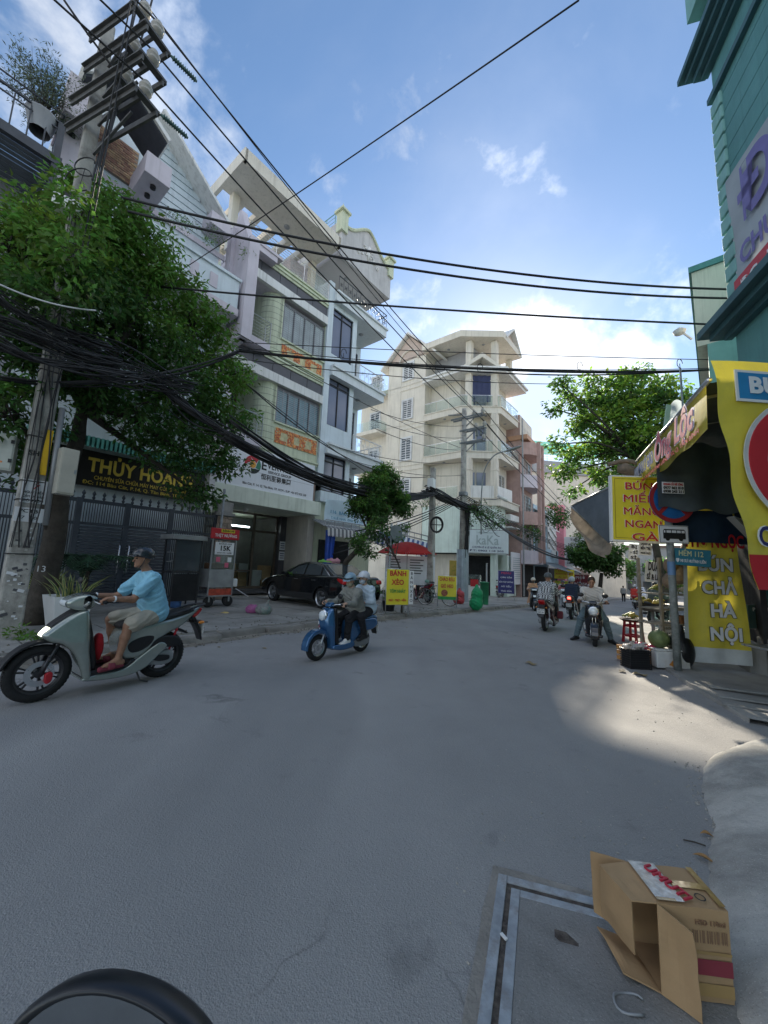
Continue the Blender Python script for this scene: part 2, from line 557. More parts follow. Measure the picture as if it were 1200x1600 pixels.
def shell(name,poly,halfw,rnd_r,mats,parent=None,res=0.012,ycen=0.0,curve=True,hfun=None,cut=None):
 """a moulded panel: the side outline (x,z) extruded +-halfw in y with rounded edges"""
 pl=smooth_poly(poly,5)if curve else poly
 xs=[p[0]for p in pl];zs=[p[1]for p in pl]
 wmax=halfw
 lo=(min(xs)-2*res,ycen-wmax-2*res,min(zs)-2*res);hi=(max(xs)+2*res,ycen+wmax+2*res,max(zs)+2*res)
 X,Y,Z=grid_for(lo,hi,res)
 d2=poly_sdf2(X[:,0,:],Z[0,0:1,:],pl)[:,None,:]
 H=halfw if hfun is None else hfun(X,Z)
 a=d2+rnd_r;b=np.abs(Y-ycen)-H+rnd_r
 D=np.minimum(np.maximum(a,b),0)+np.sqrt(np.maximum(a,0)**2+np.maximum(b,0)**2)-rnd_r
 if cut is not None:D=np.maximum(D,-cut(X,Y,Z))
 V,F=surface_net(D,lo,res)
 return np_mesh(name,V,F,mats,parent)
 # SETTING: ground
M_asph=mat('asphalt',(0.295,0.289,0.281),0.88,0.07,0.6,bump=0.0,dirt=(0.24,0.235,0.228),dirtamt=0.45,dscale=0.45,fleck=0.75,spec=0.35)
def asphalt_detail(mt):
 """aggregate relief, hairline cracks, stains and polished wheel tracks"""
 nt=mt.node_tree;N,L=nt.nodes,nt.links;b=N['Principled BSDF']
 tc=N.new('ShaderNodeTexCoord')
 def nz(scale,det,off=(0,0,0),st=(1,1,1),rot=0.0):
  mp=N.new('ShaderNodeMapping');mp.inputs['Location'].default_value=off;mp.inputs['Scale'].default_value=st;mp.inputs['Rotation'].default_value=(0,0,rot)
  n=N.new('ShaderNodeTexNoise');n.inputs['Scale'].default_value=scale;n.inputs['Detail'].default_value=det;n.inputs['Roughness'].default_value=.65
  L.new(tc.outputs['Object'],mp.inputs[0]);L.new(mp.outputs[0],n.inputs['Vector']);return n.outputs[0]
 def mr(v,a,c,d=0.0,e=1.0):
  n=N.new('ShaderNodeMapRange');L.new(v,n.inputs[0])
  for i,x in enumerate((a,c,d,e)):n.inputs[i+1].default_value=x
  return n.outputs[0]
 def mul(a,c):
  n=N.new('ShaderNodeMath');n.operation='MULTIPLY'
  for i,x in enumerate((a,c)):
   if isinstance(x,float):n.inputs[i].default_value=x
   else:L.new(x,n.inputs[i])
  return n.outputs[0]
 cur=b.inputs['Base Color'].links[0].from_socket
 def mix(f,a,c):
  n=N.new('ShaderNodeMix');n.data_type='RGBA';L.new(f,n.inputs[0]);L.new(a,n.inputs[6]);n.inputs[7].default_value=(*c,1);return n.outputs[2]
 cur=mix(mr(nz(.55,3,(2,5,0),(1,.16,1),-.68),.42,.68,0,.5),cur,(.40,.39,.375))
 cur=mix(mr(nz(2.3,4,(7,1,0)),.62,.74,0,.55),cur,(.17,.168,.165))
 cur=mix(mr(nz(11,3,(3,9,0)),.70,.76,0,.5),cur,(.16,.155,.15))
 vo=N.new('ShaderNodeTexVoronoi');vo.feature='DISTANCE_TO_EDGE';vo.inputs['Scale'].default_value=.33
 wob=N.new('ShaderNodeVectorMath');wob.operation='MULTIPLY_ADD'
 nc=N.new('ShaderNodeTexNoise');nc.inputs['Scale'].default_value=2.5;nc.inputs['Detail'].default_value=5;L.new(tc.outputs['Object'],nc.inputs['Vector'])
 L.new(nc.outputs['Color'],wob.inputs[0]);wob.inputs[1].default_value=(.9,.9,0);L.new(tc.outputs['Object'],wob.inputs[2]);L.new(wob.outputs[0],vo.inputs['Vector'])
 crack=mul(mr(vo.outputs['Distance'],.0,.006,1.0,0.0),mr(nz(.5,2,(11,3,0)),.55,.62,0,.6))
 cur=mix(crack,cur,(.11,.108,.105))
 cur=mix(mr(nz(.22,1,(4,4,0),(1,.4,1),.6),.54,.56,0,.38),cur,(.245,.243,.238))
 L.new(cur,b.inputs['Base Color'])
 v2=N.new('ShaderNodeTexVoronoi');v2.inputs['Scale'].default_value=150;L.new(tc.outputs['Object'],v2.inputs['Vector'])
 v3=N.new('ShaderNodeTexVoronoi');v3.inputs['Scale'].default_value=62;L.new(tc.outputs['Object'],v3.inputs['Vector'])
 ad=N.new('ShaderNodeMath');ad.operation='ADD';L.new(v2.outputs['Distance'],ad.inputs[0]);L.new(mul(v3.outputs['Distance'],.7),ad.inputs[1])
 ad2=N.new('ShaderNodeMath');ad2.operation='ADD';L.new(ad.outputs[0],ad2.inputs[0]);L.new(mul(nz(30,5),.5),ad2.inputs[1])
 bp=N.new('ShaderNodeBump');bp.inputs['Strength'].default_value=.75;bp.inputs['Distance'].default_value=.0035;L.new(ad2.outputs[0],bp.inputs['Height']);L.new(bp.outputs[0],b.inputs['Normal'])
asphalt_detail(M_asph)
M_conc=mat('concrete',(0.27,0.265,0.25),0.85,0.2,1.3,bump=0.35,bscale=25,dirtamt=0.6,dscale=0.9)
M_slab=mat('paving_concrete',(0.30,0.29,0.27),0.85,0.25,0.9,bump=0.4,bscale=18,dirtamt=0.55,dscale=0.7)
M_kerb=mat('kerb_concrete',(0.24,0.225,0.2),0.9,0.25,2,bump=0.6,bscale=14,dirtamt=0.7)
M_soil=mat('dusty_ground',(0.17,0.15,0.125),0.95,0.3,1.2,bump=0.8,bscale=12,dirtamt=0.5)
def build_ground():
 b=MB()
 xs=[-200,-80,-40,-20]+[i*0.5 for i in range(-30,60)]+[30+i*3 for i in range(24)]+[130,200,400,900]
 ys=[-200,-80,-40,-20,-10]+[i*0.5 for i in range(-10,50)]+[26+i*3 for i in range(30)]+[150,250,500,1200]
 ny=len(ys)
 for x in xs:
  for y in ys:b.v.append((x,y,gz(x,y)))
 for i in range(len(xs)-1):
  for j in range(ny-1):
   a=i*ny+j;b.f.append((a,a+ny,a+ny+1,a+1));b.m.append(0)
 struct(b.build('road',M_asph,smooth=True))
build_ground()
def ribbon(name,pts_lo,pts_hi,z0,mt,m2=None,base=-0.05):
 """raised slab between two edges given as (s,n) lists"""
 b=MB();n=len(pts_lo)
 for(s,q)in pts_lo:b.v.append(tuple(Wp(s,q,dz=base)))
 for(s,q)in pts_lo:b.v.append(tuple(Wp(s,q,dz=z0)))
 for(s,q)in pts_hi:b.v.append(tuple(Wp(s,q,dz=z0)))
 for i in range(n-1):
  b.f.append((i,i+1,n+i+1,n+i));b.m.append(0)
  b.f.append((n+i,n+i+1,2*n+i+1,2*n+i));b.m.append(0)
 return struct(b.build(name,mt,recalc=False))
def build_pavement():
 S=[-12+i for i in range(0,100)]
 ribbon('pavement_bed',[(s,KERB+0.25+0.05*math.sin(s*1.7))for s in S],[(s,16)for s in S],0.085,M_slab)
 bed=bpy.data.objects['pavement_bed']
 random.seed(3)
 for i in range(25):
  for j in range(5):
   s0=-1.2+i*1.25;n0=KERB+0.28+j*1.25
   g=0.012
   bb=MB()
   cs=[]
   dz=0.118+rnd(-.006,.006)
   k=[(s0+g,n0+g),(s0+1.25-g,n0+g),(s0+1.25-g,n0+1.25-g),(s0+g,n0+1.25-g)]
   if j==0:
    k=[(s0+g,n0+rnd(0,.12)),(s0+.4,n0+rnd(0,.1)),(s0+.8,n0+rnd(0,.16)),(s0+1.25-g,n0+rnd(0,.12)),(s0+1.25-g,n0+1.25-g),(s0+g,n0+1.25-g)]
   top=[Wp(a,c,dz=dz+rnd(-.004,.004))for a,c in k]
   n=len(top)
   bb.add([tuple(p)for p in top]+[(p.x,p.y,p.z-0.05)for p in top],[tuple(range(n))]+[(q,n+q,n+(q+1)%n,(q+1)%n)for q in range(n)])
   bb.build('paving_slab',M_slab,parent=bed)
 for i in range(46):
  s0=-2+i*1.0
  b=MB()
  w=0.26+rnd(-.05,.03);h=0.115+rnd(-.03,.01);q=KERB+rnd(-.04,.04)+(0.0 if s0<20 else(s0-20)*.16)
  p=[Wp(s0+.01,q),Wp(s0+.99,q+rnd(-.03,.03)),Wp(s0+.99,q+w),Wp(s0+.01,q+w)]
  lean=NV*0.07
  top=[p[0]+lean+Vector((0,0,h)),p[1]+lean+Vector((0,0,h+rnd(-.01,.01))),p[2]+Vector((0,0,h+.01)),p[3]+Vector((0,0,h+.01))]
  b.add([tuple(a-Vector((0,0,.1)))for a in p]+[tuple(a)for a in top],[(0,1,5,4),(1,2,6,5),(3,0,4,7),(4,5,6,7),(2,3,7,6)])
  b.build('kerb_stone',M_kerb,parent=bed,bevel=0.025)
 import mathutils
 d=MB();nz_=mathutils.noise.noise
 d.grid(lambda u,v:Wp(-2+30*u,KERB+.12-v*(.30+.30*abs(nz_((u*26,0,0)))+.16*nz_((u*90,2,0))),dz=.0035+.002*(1-v)),240,5)
 struct(d.build('gutter_dust',mat('gutter_dust',(.25,.225,.185),.95,.3,2.5,bump=.6,bscale=40,fleck=.6,dirtamt=.6),smooth=True))
 random.seed(5)
 bb=MB()
 for i in range(900):
  s=rnd(-1,14);q=KERB-abs(random.gauss(0,.16))-.02
  if random.random()<.3:q=KERB+rnd(.2,1.0)
  p=Wp(s,q,dz=0.0 if q<KERB else 0.122);r=rnd(.004,.016)
  bb.obox(p+Vector((0,0,r*.3)),(r*2,r*1.5,r),(rnd(0,1),rnd(0,1),rnd(0,3)))
 o=bb.build('gutter_grit',M_soil,stuff=True);o['label']='dust and grit gathered along the left kerb';o['category']='grit'
build_pavement()
def pieces(name,mt,parent,items,bevel=0.0):
 """boxes of one shape each as a part of its own"""
 for(x0,x1,y0,y1,z0,z1)in items:
  MB().box(x0,x1,y0,y1,z0,z1).build(name,mt,parent=parent,bevel=bevel)
def window(parent,x0,x1,z0,z1,y,npan,mframe,mglass,bars=None,mbar=None,fr=0.05,ndepth=0.08,transom=None,face=-1):
 """framed window in the xz plane at y; panes and grille are its sub-parts"""
 f=MB();yy0,yy1=(y-0.03,y+ndepth)if face<0 else(y-ndepth,y+0.03)
 f.box(x0,x1,yy0,yy1,z0,z0+fr);f.box(x0,x1,yy0,yy1,z1-fr,z1)
 w=(x1-x0)/npan
 for i in range(npan+1):
  xc=min(max(x0+i*w,x0+fr/2),x1-fr/2)
  f.box(xc-fr/2,xc+fr/2,yy0,yy1,z0+fr,z1-fr)
 if transom:
  f.box(x0+fr,x1-fr,yy0+.004,yy1-.004,transom-fr/2,transom+fr/2)
 fo=f.build('window',mframe,parent=parent)
 for i in range(npan):
  MB().box(x0+i*w+fr/2-.01,x0+(i+1)*w-fr/2+.01,y+0.02,y+0.03,z0+fr-.01,z1-fr+.01).build('pane',mglass,parent=fo)
 if bars:
  g=MB();nv_,nh=bars;yb=y-0.06*(1 if face<0 else-1)
  for i in range(nv_+1):
   xc=x0+(x1-x0)*i/nv_;g.box(xc-.007,xc+.007,yb-.007,yb+.007,z0,z1)
  for i in range(nh+1):
   zc=z0+(z1-z0)*i/nh;g.box(x0,x1,yb-.009,yb-.003,zc-.008,zc+.008)
  go=g.build('grille',mbar or mframe,parent=fo)
 return fo
M_white=mat('white_paint',(0.72,0.72,0.70),0.7,0.06,1.2,bump=0.08,bscale=30,streak=0.75,dirt=(0.30,0.29,0.26))
M_palegreen=mat('pale_green_paint',(0.58,0.62,0.46),0.75,0.06,1.5,bump=0.08,bscale=30,streak=0.75,dirt=(0.26,0.29,0.21))
M_cream=mat('cream_paint',(0.68,0.635,0.55),0.75,0.06,1.0,bump=0.08,bscale=30,streak=0.65,dirt=(0.36,0.33,0.27))
M_lav=mat('lavender_paint',(0.60,0.55,0.60),0.75,0.07,1.2,streak=0.45,dirt=(0.33,0.31,0.32),bump=0.08,bscale=30)
M_bluewhite=mat('bluish_white_paint',(0.62,0.69,0.73),0.75,0.06,1.2,streak=0.45,dirt=(0.32,0.36,0.38),bump=0.08,bscale=30)
M_greywall=mat('grey_paint',(0.33,0.34,0.36),0.7,0.08,1.2,streak=0.3)
M_darktile=mat('dark_tile',(0.075,0.075,0.085),0.35,0.15,2.0)
M_orange=mat('orange_mosaic',(0.62,0.22,0.09),0.8,0.3,9,bump=0.3,bscale=30,island=0.25)
M_buff=mat('buff_stone',(0.55,0.50,0.30),0.85,0.2,5,bump=0.3)
M_brick=mat('thin_brick',(0.36,0.22,0.15),0.85,0.2,8,bump=0.3,island=0.35)
M_stone=mat('stone_block',(0.33,0.27,0.21),0.85,0.3,7,bump=0.6,bscale=25,island=0.3)
M_alu=mat('window_aluminium',(0.16,0.16,0.17),0.4,0.05,3,metal=0.6)
M_steel=mat('stainless_steel',(0.62,0.63,0.65),0.3,0.05,3,metal=0.9)
M_iron=mat('dark_painted_iron',(0.05,0.058,0.072),0.45,0.2,3,bump=0.05)
M_black=mat('black_plastic',(0.018,0.018,0.02),0.4,0.1,3)
M_rubber=mat('rubber',(0.02,0.02,0.021),0.8,0.15,6,bump=0.2,bscale=60)
M_glass=mat('dark_glass',(0.06,0.075,0.085),0.08,0.0,spec=0.9)
M_glassb=mat('bluish_glass',(0.13,0.15,0.22),0.1,0.1,0.6,spec=0.9)
M_frost=mat('frosted_glass',(0.40,0.45,0.46),0.35,0.2,1.2,spec=0.6)
M_dark=mat('dark_interior',(0.018,0.019,0.021),0.85,0.3,2)  # near-black paints interior shade on shop panels; also serves plain dark parts
M_wood=mat('brown_wood',(0.12,0.065,0.035),0.5,0.3,5,bump=0.1)
M_grey=mat('grey_metal',(0.30,0.31,0.32),0.5,0.1,3,metal=0.3)
M_whitep=mat('white_plastic',(0.78,0.78,0.77),0.5,0.05,3)
M_yel=mat('yellow_print',(0.72,0.62,0.045),0.55,0.07,2,bump=0.1,bscale=6)
M_red=mat('red_print',(0.50,0.025,0.035),0.5,0.06,3)
M_navy=mat('navy_print',(0.03,0.03,0.12),0.55,0.05,3)
M_blk=mat('black_print',(0.02,0.02,0.02),0.6,0.05,3)
M_whitepr=mat('white_print',(0.72,0.73,0.75),0.55,0.05,2,streak=0.2,dirt=(.5,.5,.48))
M_green=mat('green_print',(0.03,0.28,0.07),0.55,0.1,3)
M_grnpl=mat('green_plastic',(0.02,0.32,0.13),0.4,0.2,5,transl=0.2)
M_gold=mat('gold_lettering',(0.62,0.46,0.08),0.35,0.1,6,metal=0.5)
M_redpl=mat('red_plastic',(0.42,0.02,0.03),0.4,0.1,3)
M_lamp=mat('tube_lamp',(0.85,0.95,1.0),0.5,0.0,emit=5.0)
M_kraft=mat('cardboard',(0.42,0.27,0.14),0.8,0.08,4,bump=0.08,bscale=60,dirtamt=0.25)
def rail(parent,pts,h,mt,nb=5,post=1.2,r=0.02,name='railing',vertical=False,sp=0.12):
 """metal railing along a poly-line: top rail, posts and either level or upright bars"""
 b=MB();P=[Vector(p)for p in pts]
 for a,c in zip(P,P[1:]):
  up=Vector((0,0,1));L=(c-a).length
  b.tube([a+up*h,c+up*h],r,6)
  n=max(1,int(L/post))
  for i in range(n+1):
   q=a+(c-a)*(i/n);b.tube([q,q+up*h],r*.9,6)
  if vertical:
   b.tube([a+up*.08,c+up*.08],r*.7,5)
   k=max(1,int(L/sp))
   for i in range(1,k):
    q=a+(c-a)*(i/k);b.tube([q+up*.08,q+up*h],r*.45,4,cap=False)
  else:
   for i in range(nb):
    z=h*(i+1)/(nb+1);b.tube([a+up*z,c+up*z],r*.5,5,cap=False)
 return b.build(name,mt,parent=parent,smooth=False)
def ceiling_lamp(parent,x,y,z):
 b=MB();b.lathe([(0.001,-0.07),(.09,-.06),(.13,-.03),(.14,0)],14,(x,y,z))
 b.build('ceiling_lamp',M_grey,parent=parent,smooth=True)
FRONT=13.6
def row_root(name,label,group=None):
 return thing(name,label,'house',NV*FRONT,ROW,group)
 # HOUSE 2: green shop house with the white shop sign
def build_house2():
 t=row_root('shop_house','pale green shop house with orange mosaic panels and white company sign over the ground floor')
 a,e=6.95,11.62
 w=MB()
 w.box(a,e,1.6,9,3.66,14.3);w.box(a,e,4.7,9,.1,3.66)
 for z0,zs,zw0,zw1,zt in((5.95,6.3,7.4,8.9,9.02),(9.95,10.5,11.2,12.8,13.12)):
  w.box(9.1,e,0,1.6,z0,zw0-.02)
  w.box(8.9,9.16,0.0,1.6,zw0-.02,zt)
  w.box(11.62-.03,e+.02,0.003,1.6,zw0-.02,zt)
  k=8
  pts=[(8.95-.55*math.sin(PI/2*i/k),.55*(1-math.cos(PI/2*i/k)))for i in range(k+1)]
  poly=pts+[(8.4,1.6),(8.95,1.6)]
  w.prism(poly,z0,zt,'xy')
  w.box(8.95,9.1,0.0,1.6,z0,zt)
 wall=w.build('wall',M_palegreen,parent=t,recalc=True)
 g=MB()
 for z0,zt in((5.95,9.02),(9.95,13.12)):
  z=z0+.35
  while z<zt-.1:
   k=8
   pts=[Vector((8.95-.553*math.sin(PI/2*i/k),-.003+.55*(1-math.cos(PI/2*i/k)),z))for i in range(k+1)]
   pts=[Vector((9.15,-.003,z))]+pts
   for p,q in zip(pts,pts[1:]):g.quad(p-Vector((0,0,.009)),q-Vector((0,0,.009)),q+Vector((0,0,.009)),p+Vector((0,0,.009)))
   z+=.27
 g.build('wall_groove',mat('groove',(.17,.2,.15),.9),parent=t,stuff=True)
 for z0,z1 in((6.48,7.15),(10.28,10.95)):
  p=MB();p.box(9.2,11.52,-.02,.0,z0,z1);pa=p.build('mosaic_panel',M_buff,parent=t)
  c=MB();random.seed(int(z0*10));nx,nz=46,13
  for i in range(nx):
   for j in range(nz):
    u,v=(i+.5)/nx,(j+.5)/nz
    inner=any(abs(u-cx)<.075 and abs(v-.5)<.27 for cx in(.2,.5,.8))
    if inner or random.random()<.12:continue
    x=9.2+2.32*u;z=z0+(z1-z0)*v
    c.box(x-.024,x+.024,-.028-rnd(0,.006),-.02,z-.024,z+.024)
  c.build('mosaic_tile',M_orange,parent=pa,stuff=True)
 b=MB()
 for z in(9.02,13.12):b.box(a,e,-.16,.03,z,z+.4)
 b.build('lintel',M_white,parent=t,bevel=.01)
 for z in(9.42,13.52):
  for i in range(5):
   x0=a+(e-a)*i/5
   MB().box(x0+.012,x0+(e-a)/5-.012,-.05,.03,z+.004,z+.52).build('dark_tile_panel',M_darktile,parent=t)
 c=MB()
 for z in(9.94,14.04):
  c.box(8.35,e,-.10,.03,z,z+.12);c.box(8.35,e,-.16,.03,z+.12,z+.2);c.box(8.35,e,-.06,.03,z+.2,z+.34);c.box(8.35,e,-.13,.03,z+.34,z+.42)
 c.box(8.35,e,-.07,.03,5.93,6.02);c.box(8.35,e,-.12,.03,6.02,6.1)
 c.build('cornice',M_palegreen,parent=t)
 sl=MB()
 for z in(5.95,10.0,14.05):sl.box(a-.02,8.35,-.45,1.6,z,z+.32)
 sl.box(a,e,0.02,1.6,9.02,9.9);sl.box(a,e,.02,1.6,13.12,14.1)
 sl.build('floor_slab',M_lav,parent=t)
 for z0 in(6.3,10.35):
  window(t,7.2,8.2,z0,z0+2.3,1.55,2,M_wood,M_glass,fr=.07)
  rail(t,[(6.98,-.4,z0-.02),(8.35,-.4,z0-.02),(8.35,0.0,z0-.02)],.95,M_steel,nb=6,post=.7)
 for z0,z1,mg in((7.4,8.92,mat('teal_glass',(.14,.26,.30),.2,.3,1.2,spec=.8)),(11.2,12.9,M_frost)):
  window(t,9.18,11.6,z0,z1,.06,4,M_alu,mg,bars=(8,17),mbar=M_grey,fr=.06)
  s=MB();s.box(9.12,11.64,-.08,.05,z0-.07,z0-.0);s.build('sill',M_palegreen,parent=t)
 rail(t,[(a,-.05,14.46),(e,-.05,14.46)],.95,M_steel,nb=6,post=1.5)
 tr=MB();tr.box(a,8.6,-.5,1.2,14.3,14.42);tr.build('terrace_edge',M_lav,parent=t)
 bw=MB();bw.box(a,11.6,4.5,9,14.3,17.0);bw.box(10.4,11.6,1.6,4.5,14.3,16.9);bw.build('terrace_room',M_lav,parent=t)
 MB().box(10.6,11.2,1.55,1.59,14.4,16.2).build('terrace_door',M_white,parent=t)
 col=MB();col.box(6.75,7.05,.75,1.05,14.3,16.95);col.box(11.2,11.5,.9,1.2,14.3,16.95);col.build('terrace_column',M_cream,parent=t)
 r=MB()
 z=16.93
 r.box(6.32,11.55,-.75,1.05,z,z+.08)
 r.box(6.32,11.55,-.82,-.68,z-.02,z+.55)
 r.box(6.28,6.42,-.82,4.5,z-.02,z+.55)
 r.box(11.41,11.55,-.82,4.5,z-.02,z+.55)
 r.box(6.32,11.55,-.7,1.05,z+.08,z+.45)
 r.box(6.42,11.41,4.3,4.5,z-.1,z+.4)
 ro=r.build('roof_slab',M_cream,parent=t)
 for i in range(5):
  x=7.2+i*.85
  MB().box(x,x+.26,1.05,4.3,z+.05,z+.4).build('pergola_beam',M_cream,parent=t)
 ceiling_lamp(t,9.2,.35,z)
 p=MB();p.box(11.64,11.98,-.12,1,5.2,15.6);p.build('pier',M_bluewhite,parent=t)
 cp=MB();cp.box(6.6,11.66,-.45,1.7,3.62,4.22);cp.box(6.9,11.66,.02,1.7,4.22,5.95)
 cp.build('canopy',mat('canopy_green_white',(.62,.67,.58),.75,.08,1.5,streak=.6,dirt=(.33,.37,.28)),parent=t,bevel=.01)
 j=MB();j.box(11.3,11.66,-.05,1.9,.1,3.62);j.box(6.75,6.95,.6,1.9,.1,3.62);j.build('jamb',mat('pale_jamb',(.45,.42,.37),.8,.12,1.5,streak=.5),parent=t)
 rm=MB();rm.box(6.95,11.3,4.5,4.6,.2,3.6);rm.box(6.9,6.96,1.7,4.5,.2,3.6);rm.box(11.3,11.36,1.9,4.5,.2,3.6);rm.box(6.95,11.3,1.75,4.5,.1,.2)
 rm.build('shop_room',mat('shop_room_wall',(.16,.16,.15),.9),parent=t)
 st=MB();st.box(7.3,11.2,1.3,1.75,.1,.26);st.box(7.3,11.2,1.0,1.3,.1,.18);st.build('step',M_darktile,parent=t,bevel=.01)
 MD=mat('shop_timber',(.10,.075,.055),.5,.2,4)
 fr=MB()
 for x in(6.97,7.5,8.55,9.75,10.95,11.24):fr.box(x-.05,x+.05,1.74,1.84,.26,3.6)
 fr.box(7.0,11.3,1.745,1.835,2.75,2.85);fr.box(7.0,11.3,1.745,1.835,3.5,3.6);fr.box(7.5,11.3,1.745,1.835,.26,.36);fr.box(7.5,9.75,1.745,1.835,1.0,1.06)
 sf=fr.build('shop_front',MD,parent=t)
 GL=mat('clear_pane',(.8,.86,.86),.02,0,trans=1.0,ior=1.12,spec=.5)
 for x0,x1 in((7.55,8.5),(8.6,9.7),(9.8,10.9)):
  for z0,z1 in((.36,2.75),(2.85,3.5)):
   MB().box(x0,x1,1.78,1.79,z0,z1).build('pane',GL,parent=sf)
 random.seed(11)
 for x in(7.7,8.2,8.75,9.3,10.0,10.5):
  z=.27
  for k in range(random.choice((2,3,3))):
   h=rnd(.3,.42);wd=rnd(.4,.5)
   CARTON='%s carton of the %s stack from the left behind the shop glass'%(('bottom','second','third')[k],('first','second','third','fourth','fifth','sixth')[(7.7,8.2,8.75,9.3,10.0,10.5).index(x)])
   tag(MB().box(x,x+wd,2.0,2.4,z,z+h).build('carton',random.choice((M_kraft,M_kraft,mat('carton_grey',(.4,.4,.38),.8))),loc=NV*FRONT,rz=ROW,bevel=.006),CARTON,'carton','cartons stacked behind the shop glass')
   z+=h+.004
 lamp=MB();lamp.box(9.2,10.4,3.2,3.26,3.05,3.11);o=tag(lamp.build('tube_light',M_lamp,loc=NV*FRONT,rz=ROW),'lit fluorescent tube hanging inside the shop behind the glass front','light')
 g=MB();g.lathe([(0.001,-.17),(.07,-.15),(.1,-.09),(.09,-.03),(.04,0)],14,(8.6,.7,3.62));g.build('globe_lamp',M_whitep,parent=t,smooth=True)
 p=MB();p.box(10.98,11.3,1.5,1.74,.26,3.6);p.build('dark_panel',M_darktile,parent=t)
 for k in(1.55,2.02):
  q=thing('notice',('lower' if k<2 else 'upper')+' white notice on the dark panel right of the shop glass','notice',NV*FRONT,ROW)
  MB().box(10.99,11.29,1.485,1.497,k,k+.4).build('board',M_whitepr,parent=q)
  for i in range(3):MB().box(11.03,11.25,1.48,1.484,k+.08+i*.1,k+.12+i*.1).build('print_line',M_navy,parent=q)
 s=thing('company_sign','white signboard with coloured swirl logo and black company name above the shop canopy','sign',NV*FRONT,ROW)
 y=-.33
 MB().box(6.75,11.25,y,y+.06,4.24,5.86).build('board',mat('sign_white',(.74,.76,.80),.5,.05,1,streak=.25,dirt=(.55,.56,.58)),parent=s)
 MB().box(6.75,11.25,y-.004,y-.001,4.93,4.94).build('panel_joint',M_grey,parent=s)
 cx,cz=8.12,5.2
 cols=[M_red,M_green,mat('black_swirl',(.03,.05,.06),.5),M_whitepr,M_red]
 cols=[M_red,mat('logo_green',(.04,.22,.13),.5),mat('logo_black',(.02,.03,.03),.5),mat('logo_white2',(.6,.62,.6),.5),M_red]
 for i in range(5):
  bb=MB();th0=PI/2-i*2*PI/5+.5
  outer=[(math.cos(th0-q*1.25/6)*.36,math.sin(th0-q*1.25/6)*.36)for q in range(7)]
  inner=[(math.cos(th0-.7-q*.9/4)*.16,math.sin(th0-.7-q*.9/4)*.16)for q in range(4,-1,-1)]
  bb.prism([(cx+u,cz+v)for u,v in outer+inner],y-.006-.001*i,y-.001)
  bb.build('logo_blade',cols[i],parent=s)
 MB().lathe([(0.001,0),(.135,0),(.135,.012)],20,(cx,y-.012,cz),Matrix(((1,0,0),(0,0,1),(0,1,0)))).build('logo_disc',mat('logo_orange',(.75,.35,.05),.5),parent=s)
 text('E',.52,material=M_blk,parent=s,loc=(8.62,y-.004,5.26),bold=.02)
 text('VERWIN',.36,material=M_blk,parent=s,loc=(9.38,y-.004,5.30),bold=.022,fit=1.2)
 text('SERVICE GROUP',.15,material=M_blk,parent=s,loc=(9.40,y-.004,5.05),bold=.02,fit=1.15)
 text('恒利服務集團',.25,material=M_blk,parent=s,loc=(9.25,y-.004,4.80),bold=.02,fit=1.45)
 text('Bàu Cát, P. 14, Q. Tân Bình, TP. HCM - SUP: +84 873 025 268',.13,material=M_blk,parent=s,loc=(9.3,y-.004,4.42),bold=.01,fit=3.1)
 MB().box(11.3,11.62,-.02,.0,4.3,5.6).build('side_panel',mat('brown_panel',(.22,.16,.13),.7),parent=t)
build_house2()
